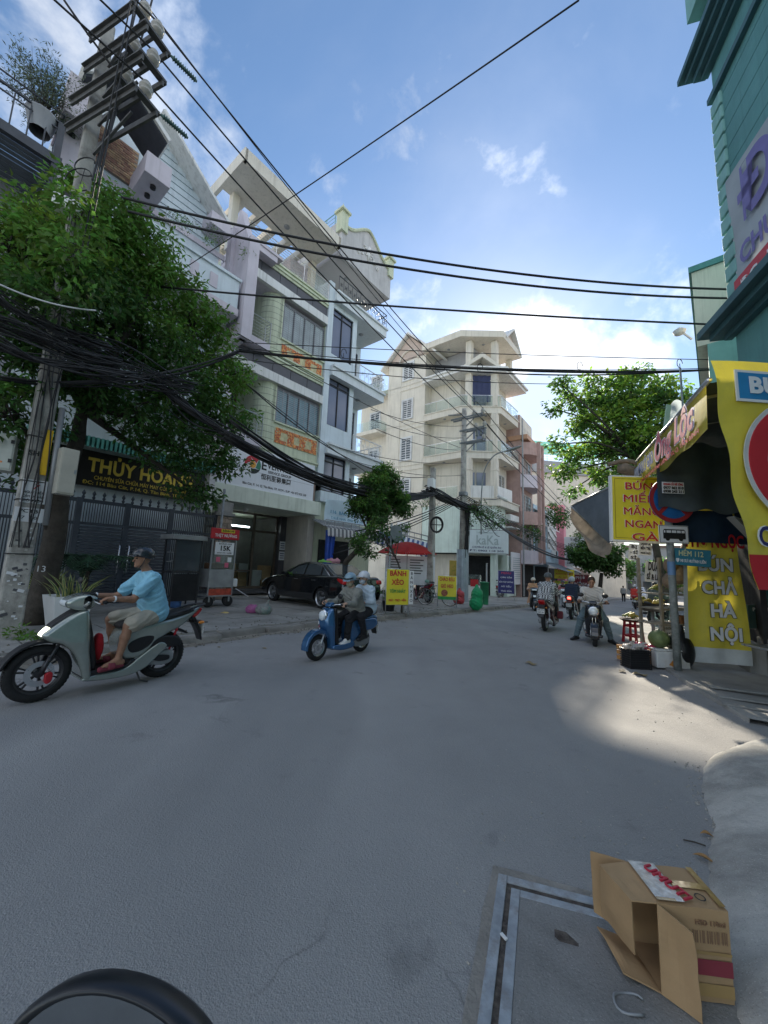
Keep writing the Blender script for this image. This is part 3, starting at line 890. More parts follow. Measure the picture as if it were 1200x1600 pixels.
# HOUSE 3: narrow house with pointed balconies
def build_house3():
 t=row_root('narrow_house','bluish white house with stacked iron railed balconies, tall dark glazing and ornate roof pediment')
 a,e,m=11.98,16.0,13.55
 w=MB()
 w.box(a,e,1.7,9,.1,17.2)
 for z0,z1 in((4.4,4.9),(6.7,8.2),(10.66,11.9),(14.4,14.7)):w.box(a,m,.0,1.7,z0,z1)
 w.box(m,m+.3,.01,1.7,4.4,14.7)
 w.build('wall',M_bluewhite,parent=t)
 MW3=mat('balcony_white',(.66,.70,.72),.7,.06,1.2,streak=.5,dirt=(.36,.39,.4))
 for z0,z1 in((4.9,6.7),(8.2,10.66),(11.9,14.4)):
  window(t,a+.03,m,z0,z1,.1,2,M_black,M_glassb,fr=.05,transom=z1-.3)
  window(t,m+.5,e-.3,z0-.9 if z0>5 else z0,z1-.3,1.68,3,M_alu,M_glass)
 for k,z in enumerate((6.7,10.65,14.65)):
  s=MB();s.box(a,e,-.30,1.7,z,z+.42);s.box(a,e+.05,-.40,1.7,z+.42,z+.52)
  s.build('balcony_slab',MW3,parent=t)
  ceiling_lamp(t,14.9,.7,z)
  r=MB();x0=m+.1 if k<2 else a+.1
  P=[Vector((x0,-.3,z+.52)),Vector((e-.05,-.3,z+.52)),Vector((e-.05,1.6,z+.52))]
  for p,q in zip(P,P[1:]):
   L=(q-p).length;n=max(2,int(L/.3));d=(q-p).normalized()
   r.tube([p+Vector((0,0,.85)),q+Vector((0,0,.85))],.028,6);r.tube([p+Vector((0,0,.06)),q+Vector((0,0,.06))],.015,5)
   for i in range(n):
    c=p+(q-p)*((i+.5)/n)+Vector((0,0,.45))
    for sg in(-1,1):
     r.tube([c+d*(math.cos(u)*(.025+.013*u)*sg)+Vector((0,0,(math.sin(u)*(.025+.013*u)+.02*u)*sg))for u in[v*.8 for v in range(9)]],.011,4,cap=False)
    r.tube([p+(q-p)*(i/n)+Vector((0,0,.06)),p+(q-p)*(i/n)+Vector((0,0,.85))],.012,4,cap=False)
  r.build('railing',M_iron if k==2 else M_whitep,parent=t,split=False)
 z0=17.15;y=-.35;MP=mat('pediment_grey',(.50,.49,.49),.8,.1,1.5,streak=.5)
 MB().box(a-.05,e+.1,y+.2,3.2,z0,z0+.35).build('roof_slab',mat('soffit_grey',(.48,.46,.46),.8,.05,1.2),parent=t)
 ceiling_lamp(t,13.4,.6,z0)
 L=e+.1-a;n=12
 out=[(0,0),(0,2.0)]+[(.15+(L/2-.15)*i/n,1.85+1.05*(1-math.cos(PI*i/n))/2-.15*math.sin(PI*i/n))for i in range(n+1)]+[(L/2+(L/2-.15)*i/n,1.85+1.05*(1+math.cos(PI*i/n))/2-.15*math.sin(PI*i/n))for i in range(1,n+1)]+[(L,2.0),(L,0)]
 pd=MB();pd.prism([(a+u,z0+v)for u,v in out],y,y+.22);pd.build('pediment',MP,parent=t,recalc=True)
 tr=MB();tr.tube([(a+u,y-.04,z0+v)for u,v in out[2:-2]],.085,6)
 for u in(.1,L-.1):
  c=Vector((a+u,y+.1,z0));tr.obox(c+Vector((0,0,1.9)),(.44,.44,1.1));tr.obox(c+Vector((0,0,2.5)),(.64,.64,.12))
  tr.lathe([(.34,2.56),(.14,2.76),(.05,2.82),(.08,2.9),(.03,3.0),(.001,3.15)],4,c)
 tr.build('pediment_trim',M_palegreen,parent=t,split=False)
 orn=MB();cc=Vector((a+L/2,y-.02,z0+1.35))
 for sg in(-1,1):
  for du,dz,q in((.2,.05,.2),(.5,-.12,.16),(.78,-.28,.12),(.24,.38,.12)):
   orn.tube([cc+Vector((sg*(du+math.cos(u)*q*(1-u/8)),0,dz+math.sin(u)*q*(1-u/8)))for u in[v*.8 for v in range(9)]],.04,5)
 orn.tube([cc-Vector((0,0,.3)),cc+Vector((0,0,.5))],[.05,.14],6)
 orn.build('scroll_ornament',mat('ornament_white',(.72,.71,.70),.7),parent=t,smooth=True,split=False)
 MB().box(a-.05,a+.15,y+.22,3.0,z0+.35,z0+2.0).build('side_parapet',MP,parent=t)
 rail(t,[(a,.2,z0+2.0),(a,2.9,z0+2.0)],.7,mat('green_iron',(.12,.28,.26),.5),nb=2,post=.6,r=.025)
 o=MB();o.tube([(11.8,3.2,18.3),(11.8,3.2,19.7)],.03,6);o.lathe([(.001,-.16),(.1,-.13),(.15,0),(.1,.13),(.001,.16)],12,(11.8,3.2,19.8));o.build('globe_lamp',M_grey,parent=t,smooth=True,split=False)
 MB().box(12.2,e,3.5,8,17.2,19.2).build('terrace_room',M_lav,parent=t)
 g=MB();g.box(a,e,.3,1.7,.1,4.4);g.build('ground_wall',M_palegreen,parent=t)
 g=MB();g.box(12.3,14.3,.2,.32,.1,2.6);g.build('shop_opening',M_dark,parent=t)  # dark panel on the wall, shop shade put into its colour
 s=thing('shop_banner','pale blue and white banner hung above the striped awning','banner',NV*FRONT,ROW)
 b=MB();b.grid(lambda u,v:(11.75+3.2*u,-.62+.04*math.sin(u*9)+.03*math.sin(v*5),3.42+.95*v+(.12*math.sin(u*PI)if v>.5 else 0)),16,6)
 b.build('sheet',mat('banner_blue',(.55,.68,.76),.6,.15,.8,transl=.2),parent=s,smooth=True)
 text('116  BÀU CÁT',.22,material=mat('banner_teal',(.05,.25,.4),.6),parent=s,loc=(12.9,-.67,3.85),fit=1.7,bold=.01)
 text('THUÊ NHÀ  0906 738 168',.17,material=mat('banner_teal',(.05,.25,.4),.6),parent=s,loc=(13.2,-.67,3.58),fit=2.2)
 w_=thing('striped_awning','grey and white striped awning with scalloped edge beside the blue tarpaulin','awning',NV*FRONT,ROW)
 MA=[mat('awning_white',(.62,.62,.62),.8,transl=.2),mat('awning_grey',(.16,.17,.19),.8,transl=.1)]
 for i in range(26):
  x0=11.55+i*.125
  b=MB();b.quad((x0,.3,3.55),(x0+.125,.3,3.55),(x0+.125,-1.1,3.05),(x0,-1.1,3.05))
  b.add([(x0,-1.1,3.05),(x0+.125,-1.1,3.05),(x0+.125,-1.13,2.72),(x0+.0625,-1.12,2.66),(x0,-1.13,2.72)],[(0,1,2,3,4)])
  b.build('stripe',MA[i%2],parent=w_)
 f=MB()
 for z in(3.12,3.4):f.tube([(11.5,-1.0,z),(14.8,-1.0,z)],.025,6)
 for x in[11.5+i*.55 for i in range(7)]:f.tube([(x,-1.0,3.12),(x,-1.0,3.4)],.02,5)
 f.tube([(11.52,-1.0,3.1),(11.52,.3,3.6)],.02,5);f.tube([(13.0,-1.05,2.7),(13.0,-1.05,.1)],.02,6)
 f.build('frame',M_grey,parent=w_)
 tp=MB()
 tp.grid(lambda u,v:(11.55+.62*u*(1-.25*math.sin(v*2.5))+.05*v,-1.0+.07*math.sin(u*16),2.95-v*2.0),20,8)
 tag(tp.build('tarpaulin',mat('blue_tarp',(.02,.08,.42),.45,.2,3,transl=.15),smooth=True,loc=NV*FRONT,rz=ROW),'bright blue tarpaulin hanging in folds under the striped awning','tarpaulin')
build_house3()
# HOUSE 1: white gabled house behind the tree
def build_house1():
 t=row_root('gabled_house','white gabled house with plank cladding, brick recess and lavender boxes above the big tree')
 a,e=1.15,6.6
 w=MB();w.box(a,e,0,9,.1,12.6)
 w.add([(a,0,12.6),(e-.5,0,12.6),(e-.5,0,13.9),(3.55,0,16.0),(a,0,14.6)],[(0,1,2,3,4)])
 w.box(a,e-.5,.05,8,12.6,13.6)
 w.build('wall',M_bluewhite,parent=t)
 for i in range(10):
  z=13.25+i*.26
  xr=5.95-max(0,(z-13.9))*(2.35/2.1)-.05
  if z>15.6 or xr<3.7:break
  MB().add([(3.62,-.05,z),(xr,-.05,z),(xr,-.02,z+.25),(3.62,-.02,z+.25),(3.62,.0,z),(xr,0,z)],[(0,1,2,3),(0,4,5,1)]).build('plank',M_bluewhite,parent=t)
 r=MB()
 r.beam((3.5,-.3,16.2),(6.15,-.3,13.85),.85,.1);r.beam((3.5,.1,16.3),(1.2,.1,14.9),1.0,.1)
 r.build('main_roof',M_white,parent=t)
 f=MB()
 f.beam((2.25,-1.2,15.0),(3.45,-1.2,14.05),1.3,.12);f.beam((2.25,-1.2,15.0),(1.3,-1.2,14.1),1.3,.12)
 f.build('front_roof',M_white,parent=t)
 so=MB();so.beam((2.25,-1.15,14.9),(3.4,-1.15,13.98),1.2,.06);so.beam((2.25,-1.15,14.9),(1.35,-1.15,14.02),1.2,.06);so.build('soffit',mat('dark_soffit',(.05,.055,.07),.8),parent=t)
 br=thing_part=MB();br.box(1.7,3.15,-.08,0,13.3,14.6);bk=br.build('brick_panel',mat('brick_mortar',(.3,.26,.22),.9),parent=t)
 c=MB();random.seed(4)
 for j in range(16):
  for i in range(9):
   x=1.7+i*.17+(.08 if j%2 else 0);z=13.3+j*.08
   if x+.15<3.2:c.box(x,x+.155,-.095-rnd(0,.015),-.07,z,z+.065)
 c.build('brick',M_brick,parent=bk,stuff=True)
 for(x0,x1,y0,y1,z0,z1)in((3.0,3.72,-1.5,0,12.85,13.55),(1.1,1.72,-1.5,-.0,12.9,14.1),(5.35,6.1,-.75,0,13.45,13.95)):
  MB().box(x0,x1,y0,y1,z0,z1).build('balcony_box',M_lav,parent=t,bevel=.015)
 for x,y,z in((3.36,-1.15,12.85),(3.36,-.7,12.85),(1.4,-.9,12.9)):
  b=MB();b.lathe([(.05,.02),(.08,0),(.08,-.09),(.05,-.11),(.001,-.11)],12,(x,y,z));b.build('spot_lamp',M_black,parent=t)
 cr=MB();cr.box(a,e-.3,-.06,0,12.9,13.1);cr.build('cornice',M_lav,parent=t)
 MB().box(3.05,3.55,-.05,0,12.45,12.62).build('red_plate',M_red,parent=t)
 window(t,2.6,3.9,10.9,12.3,-.02,2,M_alu,M_glass)
 p=MB();p.box(2.2,6.3,-1.4,-1.26,10.35,11.35);p.box(2.2,6.3,-1.4,0,10.1,10.35);p.box(6.16,6.3,-1.26,0,10.35,11.35)
 p.box(2.15,6.35,-1.47,-1.2,11.35,11.45)
 p.build('balcony_parapet',M_bluewhite,parent=t)
 p=MB();p.box(2.2,6.34,-1.44,-1.4,10.08,10.3);p.box(2.2,6.34,-1.43,0,10.04,10.1);p.build('balcony_edge',M_lav,parent=t)
 for x in(4.6,5.25):MB().box(x,x+.26,-1.43,-1.4,10.6,11.1).build('inset_panel',M_lav,parent=t)
 p=MB();p.box(2.2,6.3,-1.2,0,6.1,6.35);p.box(2.2,6.3,-1.25,-1.1,6.35,7.25);p.build('lower_balcony',M_bluewhite,parent=t)
 window(t,3.2,5.6,7.0,9.0,-.02,3,M_alu,M_glass)
 q=MB();q.prism([(-1.45,9.3),(-1.45,13.1),(-.9,14.3),(-.6,15.0),(-.45,15.05),(-.3,14.6),(0,14.5),(0,9.3)],6.5,6.75,'yz')
 q.box(6.42,6.83,-1.62,-1.3,9.3,13.25)
 q.box(6.36,6.95,-.35,0,4.4,14.3)
 q.build('party_wall',M_lav,parent=t,recalc=True)
 g=MB();g.box(1.6,6.7,-.6,.0,4.62,4.75)
 g.build('canopy',mat('green_fascia',(.05,.18,.15),.6,.3,3),parent=t)
 fl=MB()
 for i in range(44):fl.box(1.7+i*.11,1.7+i*.11+.055,-.66,-.6,4.45,4.75)
 fl.build('canopy_fringe',mat('green_fascia2',(.10,.33,.28),.6,.3,3),parent=t)
 sh=MB();sh.box(6.35,6.55,-.6,-.2,3.1,4.4);sh.build('white_drape',mat('cloth_white',(.55,.55,.56),.9,.15,8,bump=.5,bscale=8),parent=t)
 s=thing('house_sign','long black signboard with raised gold lettering above the dark gate','sign',NV*FRONT,ROW)
 y=-.3
 MB().box(1.6,6.2,y,y+.12,3.4,4.42).build('board',mat('sign_black',(.012,.011,.01),.35),parent=s)
 text('THỦY HOÀNG',.55,material=M_gold,parent=s,loc=(4.45,y-.01,4.0),bold=.03,ext=.012,fit=2.95)
 text('ĐẠI LÝ',.34,material=mat('gold_dim',(.35,.25,.05),.4,metal=.4),parent=s,loc=(2.35,y-.01,4.05),bold=.02,ext=.01,fit=.8)
 text('CHUYÊN SỬA CHỮA MÁY MAY CÔNG NGHIỆP',.16,material=M_gold,parent=s,loc=(4.45,y-.01,3.66),bold=.012,ext=.004,fit=2.6)
 text('ĐC: 114 Bàu Cát, P.14, Q. Tân Bình, TP. HCM',.14,material=M_gold,parent=s,loc=(4.4,y-.01,3.5),bold=.01,ext=.004,fit=3.0)
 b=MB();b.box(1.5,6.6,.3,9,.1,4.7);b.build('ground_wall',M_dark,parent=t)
build_house1()
def build_gate():
 t=thing('folding_gate','dark blue grey folding iron gate with louvred lower panels behind the motorbike rider','gate',NV*FRONT,ROW)
 y=0.0-.55
 xs=(0.9,1.9,2.85,4.02,5.25,6.75)
 f=MB()
 for x in xs:MB().box(x-.07,x+.07,y-.06,y+.06,.12,3.02).build('post',M_iron,parent=t,bevel=.008)
 for x0,x1 in zip(xs,xs[1:]):
  f.box(x0+.07,x1-.07,y-.03,y+.03,2.9,3.0);f.box(x0+.07,x1-.07,y-.03,y+.03,2.28,2.36);f.box(x0+.07,x1-.07,y-.03,y+.03,.18,.28)
 f.build('frame',M_iron,parent=t)
 ub=MB()
 for x0,x1 in zip(xs,xs[1:]):
  n=int((x1-x0-.14)/.06)
  for i in range(1,n):
   x=x0+.07+(x1-x0-.14)*i/n
   ub.box(x-.009,x+.009,y-.012,y+.012,2.36,2.9)
 ub.build('upright_bars',M_iron,parent=t,stuff=True)
 lv=bpy.data.meshes
 for k,(x0,x1)in enumerate(zip(xs,xs[1:])):
  if k in(2,3):
   n=22
   me=MB().add([(x0+.07,y-.03,0),(x1-.07,y-.03,0),(x1-.07,y-.02,.07),(x0+.07,y-.02,.07),(x0+.07,y+.02,.07),(x1-.07,y+.02,.07),(x1-.07,y+.02,0),(x0+.07,y+.02,0)],[(0,1,2,3),(3,2,5,4),(7,6,1,0)]).mesh('slat',M_iron)
   for i in range(n):inst('slat',me,t,(0,0,.3+i*.0895))
  else:
   bb=MB();n=int((x1-x0-.14)/.055)
   for i in range(1,n):
    x=x0+.07+(x1-x0-.14)*i/n;bb.box(x-.012,x+.012,y-.012,y+.012,.28,2.28)
   bb.build('lower_bars',M_iron,parent=t,stuff=True)
 for x in(3.9,4.14):
  MB().tube([(x,y-.05,.95),(x,y-.14,1.0),(x,y-.14,1.75),(x,y-.05,1.8)],.016,6).build('handle',M_steel,parent=t,smooth=True)
 sp=MB()
 for i in range(24):
  x=1.0+i*.24
  sp.lathe([(.02,0),(.045,.05),(.02,.1),(.05,.16),(.001,.26)],6,(x,y,3.0))
 sp.build('spear_heads',M_iron,parent=t,stuff=True)
 p=thing('stone_pillar','stone clad gate pillar with a pale cap beside the food cart','pillar',NV*FRONT,ROW)
 c=MB();c.box(6.8,7.22,-.75,-.33,.1,3.0);c.build('core',M_conc,parent=p)
 c=MB();c.box(6.72,7.3,-.83,-.25,3.0,3.12);c.box(6.78,7.24,-.77,-.31,3.12,3.5);c.build('cap',M_conc,parent=p,bevel=.02)
 random.seed(2)
 z=.12;j=0
 while z<2.98:
  h=rnd(.13,.2);h=min(h,2.98-z)
  x=6.78
  for wdt in((.18,.27)if j%2 else(.27,.18)):
   MB().box(x+.005,x+wdt-.005,-.775-rnd(0,.03),-.74,z+.005,z+h-.005).build('stone',M_stone,parent=p,bevel=.008)
   x+=wdt
  MB().box(6.765-rnd(0,.02),6.8,-.74,-.34,z+.005,z+h-.005).build('stone',M_stone,parent=p,bevel=.008)
  z+=h;j+=1
build_gate()
# far-left terrace house with black railings
def build_house0():
 t=row_root('terrace_house','dark louvred terrace with black iron railing and plants at the left edge')
 y=-1.4
 w=MB();w.box(-7,1.1,0,9,.1,11.4);w.build('wall',M_greywall,parent=t)
 s=MB();s.box(-7,1.2,y,y+.12,11.42,11.6);s.box(-7,1.24,y-.06,y+.06,11.3,11.55);s.build('terrace_floor',M_iron,parent=t)
 me=MB().box(-7,1.1,-.021,.021,-.012,.012).mesh('louvre',M_iron)
 for i in range(16):
  inst('louvre',me,t,(0,y+.16+i*.085,11.46),(0,0,0))
 me=MB().box(-7,1.1,-.02,.02,-.045,.045).mesh('front_louvre',M_iron)
 for i in range(9):
  inst('front_louvre',me,t,(0,y-.02,11.16-i*.13),(R_(40),0,0))
 p=MB();p.box(1.06,1.2,y-.04,y+.1,8.0,12.5);p.build('corner_post',M_iron,parent=t)
 r=MB()
 pts=[(-7,y,11.6),(1.15,y,11.6),(1.15,-.05,11.6)]
 for a,c in zip(pts,pts[1:]):
  a=Vector(a);c=Vector(c);n=int((c-a).length/.3)
  r.beam(a+Vector((0,0,.92)),c+Vector((0,0,.92)),.05,.05);r.beam(a+Vector((0,0,.72)),c+Vector((0,0,.72)),.03,.03);r.beam(a+Vector((0,0,1.2)),c+Vector((0,0,1.2)),.03,.03)
  for i in range(n+1):
   q=a+(c-a)*i/n;r.beam(q,q+Vector((0,0,.92)),.03,.03)
   if i%3==0:r.beam(q+Vector((0,0,.92)),q+Vector((.15,0,1.2)),.02,.02)
 r.build('railing',M_iron,parent=t)
 MB().box(1.2,1.75,-.9,0,7.6,13.0).build('lavender_column',M_lav,parent=t)
build_house0()
# CORNER BUILDING
def frame_root(name,label,cat,s,n,z=0.0,rz=ROW,group=None):
 return thing(name,label,cat,Wp(s,n,z),rz,group)
M_cglass=mat('clear_green_glass',(.70,.82,.78),.05,0,trans=.85,ior=1.1,alpha=.55)
def build_corner():
 t=frame_root('corner_building','cream five storey corner building with glass railed balconies, pillars and little roof gables','building',27,14.2)
 A=(0,0);B=(1.9,-2.6);Cc=(5.85,-2.6)
 zg=-.6
 w=MB()
 w.box(.0,6,3.55,7.7,zg,20.6)
 w.box(.35,6,7.7,11.4,zg,18.4)
 w.prism([(1.0,3.55),(1.0,.6),(2.6,-1.5),(5.85,-1.5),(5.85,3.55)],zg,18.0,'xy')
 w.build('wall',M_cream,parent=t,recalc=True,split=False)
 m=MB()
 for z in(17.5,13.72,9.9,6.1):
  for dz,p in((0,.06),(.42,.05)):
   m.box(-p,0,3.55,7.7+p,z+dz,z+dz+.09)
   m.box(.35-p,.35,7.7+p,11.4,z+dz,z+dz+.09)
 m.build('moulding',M_cream,parent=t)
 pl=MB();pl.box(-.05,0,6.2,7.7,zg,20.4);pl.build('pilaster',M_cream,parent=t)
 MW=mat('window_white',(.62,.63,.64),.5)
 for z0,z1 in((18.5,20.1),(14.75,16.5),(10.9,12.9),(7.2,9.1),(3.6,5.2)):
  o=thing_window_x(t,-.0,4.85,5.95,z0,z1,MW)
 for z in(17.9,14.1,10.3):
  s=MB();s.box(-.9,.35,8.1,11.0,z-.35,z);s.build('side_balcony',M_cream,parent=t)
  g=MB();g.box(-.9,-.88,8.1,11.0,z,z+.9);g.box(-.88,.35,8.1,8.12,z,z+.9);g.build('glass_railing',M_cglass,parent=t,split=False)
  thing_window_x(t,.35,8.9,10.1,z,z+2.2,MW)
 lv=(6.5,10.3,14.1)
 for k,z in enumerate(lv):
  s=MB();s.prism([(0,3.6),A,B,Cc,(5.85,-1.0),(2.4,-1.0),(1.0,.8),(1.0,3.6)],z,z+.52,'xy')
  s.prism([(-.07,3.6),(-.07,-.03),(1.87,-2.68),(5.9,-2.68),(5.9,-2.4),(2.0,-2.4),(.1,.05),(.1,3.6)],z+.52,z+.6,'xy')
  s.build('balcony_slab',M_cream,parent=t,recalc=True,split=False)
  zz=z+.6
  g=MB();ps=[(0,3.5),A,B,Cc]if k else[(0,3.5),(0,.2)]
  for p,q in zip(ps,ps[1:]):
   p=Vector((*p,0));q=Vector((*q,0));L=(q-p).length;n=max(1,round(L/1.2));d=(q-p)/n
   for i in range(n):
    a=p+d*i+d*.03;b=p+d*(i+1)-d*.03
    g.beam(a+Vector((0,0,zz+.45)),b+Vector((0,0,zz+.45)),.012,.85)
  g.build('glass_railing',M_cglass,parent=t)
  h=MB()
  for p,q in zip(ps,ps[1:]):
   h.beam((*p,zz+.92),(*q,zz+.92),.04,.03)
  h.build('handrail',M_steel,parent=t,split=False)
  if not k:
   wbox=MB();wbox.prism([(.3,-.5),(1.7,-2.45),(4.0,-2.7),(4.0,-1.4),(2.4,-1.4),(1.0,.4)],zz,zz+.95,'xy');wbox.build('balcony_parapet',M_white,parent=t,recalc=True)
  for(x,y)in((.55,-.45),(1.75,-2.15)):
   MB().box(x-.25,x+.25,y-.25,y+.25,zz,z+3.8).build('pillar',M_cream,parent=t,bevel=.01)
   MB().box(x-.29,x+.29,y-.29,y+.29,zz+2.2,zz+2.28).build('pillar_ring',M_cream,parent=t)
  for x,y in((.5,1.8),(1.7,-1.4),(4.3,-2.0)):ceiling_lamp(t,x,y,z)
 for z in(7.1,10.9,14.7):
  a=MB()
  d=Vector((1.6,-2.1,0)).normalized();nn=Vector((d.y,-d.x,0))
  c=Vector((1.8,-.45,z+1.15))+nn*(-.0)
  if nn.x>0:nn=-nn
  for q in(-.45,.45):
   a.obox(c+d*q+nn*.06,(.75,.06,2.3),(0,0,math.atan2(d.y,d.x)))
  a.build('balcony_door',M_glassb,parent=t)
 for z0,z1 in((7.9,9.6),(3.9,5.9)):
  window(t,3.2,5.3,z0,z1,-1.52,3,MW,M_glass,bars=(9,4),mbar=M_white)
 window(t,2.7,3.6,11.0,13.2,-1.52,2,MW,M_glass)
 lo=MB();lo.prism([(0.02,3.5),(0.02,.2),(1.75,-2.15),(3.9,-2.15),(3.9,0),(2.4,0),(1.0,.8),(1.0,3.5)],2.7,6.5,'xy')
 lo.build('mezzanine_wall',mat('pale_aqua_paint',(.60,.70,.64),.75,.07,1.2,streak=.5,dirt=(.33,.36,.3)),parent=t,recalc=True)
 ls=MB();ls.box(3.9,5.85,-2.6,-1.5,5.6,6.1);ls.box(3.9,5.9,-2.65,-1.5,5.0,5.08);ls.build('ledge',M_white,parent=t)
 lw=MB();lw.box(3.95,5.85,-2.3,-1.5,zg,2.7);lw.build('ground_wall',mat('pale_aqua_paint',(0,0,0)),parent=t)
 for x,y in((.35,.05),(1.85,-2.05),(3.75,-2.2)):MB().box(x-.22,x+.22,y-.22,y+.22,zg,2.7).build('pillar',mat('pale_aqua_paint',(0,0,0)),parent=t)
 dk=MB();dk.beam((.93,.62,.98),(2.55,-1.55,.98),.08,3.15);dk.box(.4,3.9,-.1,3.4,2.62,2.7);dk.build('shop_shade_slab',M_dark,parent=t)  # near-black slab proud of the wall paints the shade of the open shop
 window(t,2.2,3.4,zg,2.0,-1.3,2,MW,M_glassb)
 gd=MB();gd.box(-.02,.02,5.9,7.0,zg,2.2);gd.build('side_door',M_darktile,parent=t)
 for i in range(7):MB().box(-.07,-.03,3.7,7.6,.2+i*.5,.23+i*.5).build('groove',M_buff,parent=t)if i in(0,2,4,6)else None
 ev=MB()
 ev.prism([(-.35,3.6),(-.35,-.25),(1.75,-3.1),(6.6,-3.1),(6.6,0),(3,0),(1.5,3.6)],17.5,17.75,'xy')
 ev.prism([(-.5,3.6),(-.5,-.3),(1.7,-3.25),(6.75,-3.25),(6.75,-2.9),(1.85,-2.9),(-.1,-.1),(-.1,3.6)],17.75,17.9,'xy')
 ev.build('eave_slab',M_white,parent=t,recalc=True,split=False)
 for(x,y)in((.55,-.45),(1.75,-2.15),(5.3,-2.0)):
  MB().box(x-.24,x+.24,y-.24,y+.24,17.9,20.4).build('pillar',M_cream,parent=t)
 b2=MB();b2.box(1.6,5.8,-.4,3.55,17.9,20.4);b2.build('terrace_room',M_greywall,parent=t)
 rf=MB();rf.prism([(-.6,3.6),(-.6,-.2),(1.5,-3.0),(5.5,-3.0),(5.5,3.6)],20.45,21.0,'xy');rf.build('roof_slab',M_cream,parent=t,recalc=True)
 for x,y in((.6,1.6),(1.6,-1.2)):ceiling_lamp(t,x,y,20.45)
 gb=MB();gb.add([(.0,2.9,20.4),(.0,7.9,20.4),(0,5.4,22.8),(3,2.9,20.4),(3,7.9,20.4),(3,5.4,22.8)],[(0,2,1),(3,4,5),(0,3,5,2),(1,2,5,4)]);gb.build('gable',mat('gable_pink',(.52,.42,.36),.8,.1,2),parent=t)
 gr=MB();gr.beam((1.3,2.3,20.1),(1.3,5.4,23.0),3.4,.16);gr.beam((1.3,8.5,20.1),(1.3,5.4,23.0),3.4,.16)
 gr.build('gable_roof',M_white,parent=t,split=False)
 ar=MB();ar.tube([(-.06,5.4+math.cos(u)*1.05,20.3+math.sin(u)*1.05)for u in[PI*i/12 for i in range(13)]],.09,5);ar.build('arch_trim',M_cream,parent=t)
 d=Vector((1.9,-2.6,0)).normalized();nn=Vector((-.8,-.6,0)).normalized();c=Vector((.95,-1.3,0))+nn*.45
 pm=MB()
 P=[c+d*q+Vector((0,0,z))for q,z in((-1.9,17.7),(-1.5,17.7),(0,18.75),(1.5,17.7),(1.9,17.7),(0,19.15))]
 bk=[p-nn*1.6 for p in P]
 pm.add([tuple(p)for p in P+bk],[(0,1,2,5),(5,2,3,4),(5,11,6,0),(4,10,11,5),(1,7,8,2),(2,8,9,3)])
 pm.build('porch_gable',M_cream,parent=t)
 g2=MB();g2.add([(2.3,-2.7,20.9),(5.2,-2.7,20.9),(3.7,-2.7,22.1),(2.3,.5,20.9),(5.2,.5,20.9),(3.7,.5,22.1)],[(0,1,2),(3,5,4),(0,2,5,3),(1,4,5,2)]);g2.build('gable',mat('gable_pink',(0,0,0)),parent=t)
 g3=MB();g3.beam((2.0,-1.2,20.7),(3.75,-1.2,22.3),3.8,.14);g3.beam((5.6,-1.2,20.5),(3.75,-1.2,22.3),3.8,.14);g3.build('gable_roof',M_white,parent=t,split=False)
 cu=MB();a=Vector((.62,-.62,0));b=Vector((1.62,-2.0,0))
 cu.grid(lambda u,v:a+(b-a)*u+Vector((0,0,17.4-2.3*v))+nn*(.05*math.sin(u*22)),20,3)
 cu.build('curtain',mat('navy_cloth',(.05,.06,.13),.9,.1),parent=t,smooth=True)
 s=frame_root('shop_sign','white shop sign with pale outlined lettering on the corner building above the open shop','sign',27,14.2)
 D2=Vector((1.9,-2.6,0)).normalized();rz=math.atan2(D2.y,D2.x)
 bd=MB();cz=2.75
 e=bpy.data.objects.new('board',MB().box(-1.75,1.75,-.12,0,0,1.75).mesh('board',mat('sign_pale',(.62,.70,.72),.5,.06,1,streak=.3,dirt=(.45,.5,.5))));COL.objects.link(e);e.parent=s
 e.location=(1.05,-1.65,cz);e.rotation_euler=(0,0,rz)
 fr=bpy.data.objects.new('frame',MB().box(-1.8,1.8,-.1,.02,-.06,0).box(-1.8,1.8,-.1,.02,1.75,1.81).box(-1.8,-1.75,-.1,.02,0,1.75).box(1.75,1.8,-.1,.02,0,1.75).mesh('frame',M_grey));COL.objects.link(fr);fr.parent=s;fr.location=e.location;fr.rotation_euler=e.rotation_euler
 ax=Vector((math.cos(rz),math.sin(rz),0));out=Vector((math.sin(rz),-math.cos(rz),0))
 base=Vector((1.05,-1.65,cz))+out*.13
 for body,sz,u,v,mt,ft in(('kaKa',1.0,.15,.95,mat('sign_outline',(.38,.46,.47),.5),1.7),('THỜI TRANG NAM NỮ',.2,.1,1.55,mat('sign_outline',(0,0,0)),1.6),('CHUYÊN SỈ & LẺ QUẦN ÁO',.18,.1,.42,M_navy,2.2),('ĐT: 0903 118 205',.18,.1,.16,M_navy,2.6)):
  text(body,sz,material=mt,parent=s,loc=base+ax*u+Vector((0,0,v)),rot=(PI/2,0,rz),bold=.015,fit=ft)
 for q in(-1.1,0,1.1):
  l=MB();p=base+ax*q+Vector((0,0,1.75));l.tube([p,p+Vector((0,0,.35)),p+out*.3+Vector((0,0,.45)),p+out*.5+Vector((0,0,.3))],.02,5);l.lathe([(.02,.08),(.14,-.05)],10,p+out*.5+Vector((0,0,.25)));l.build('spot_lamp',M_black,parent=s,split=False)
 s=frame_root('wall_board','large white printed board on the pale green wall right of the open shop','board',31.2,11.8)
 MB().box(0,3.4,-.12,-.06,.35,3.0).build('board',M_whitepr,parent=s)
 b=MB();random.seed(8)
 for i in range(11):b.box(.4,.4+rnd(1.6,2.6),-.127,-.12,.8+i*.17,.86+i*.17)
 b.build('print_line',mat('faded_print',(.35,.42,.45),.6),parent=s)
 tp=MB();tp.tube([(6.05,-2.9,zg),(6.05,-2.9,15.0)],.07,8)
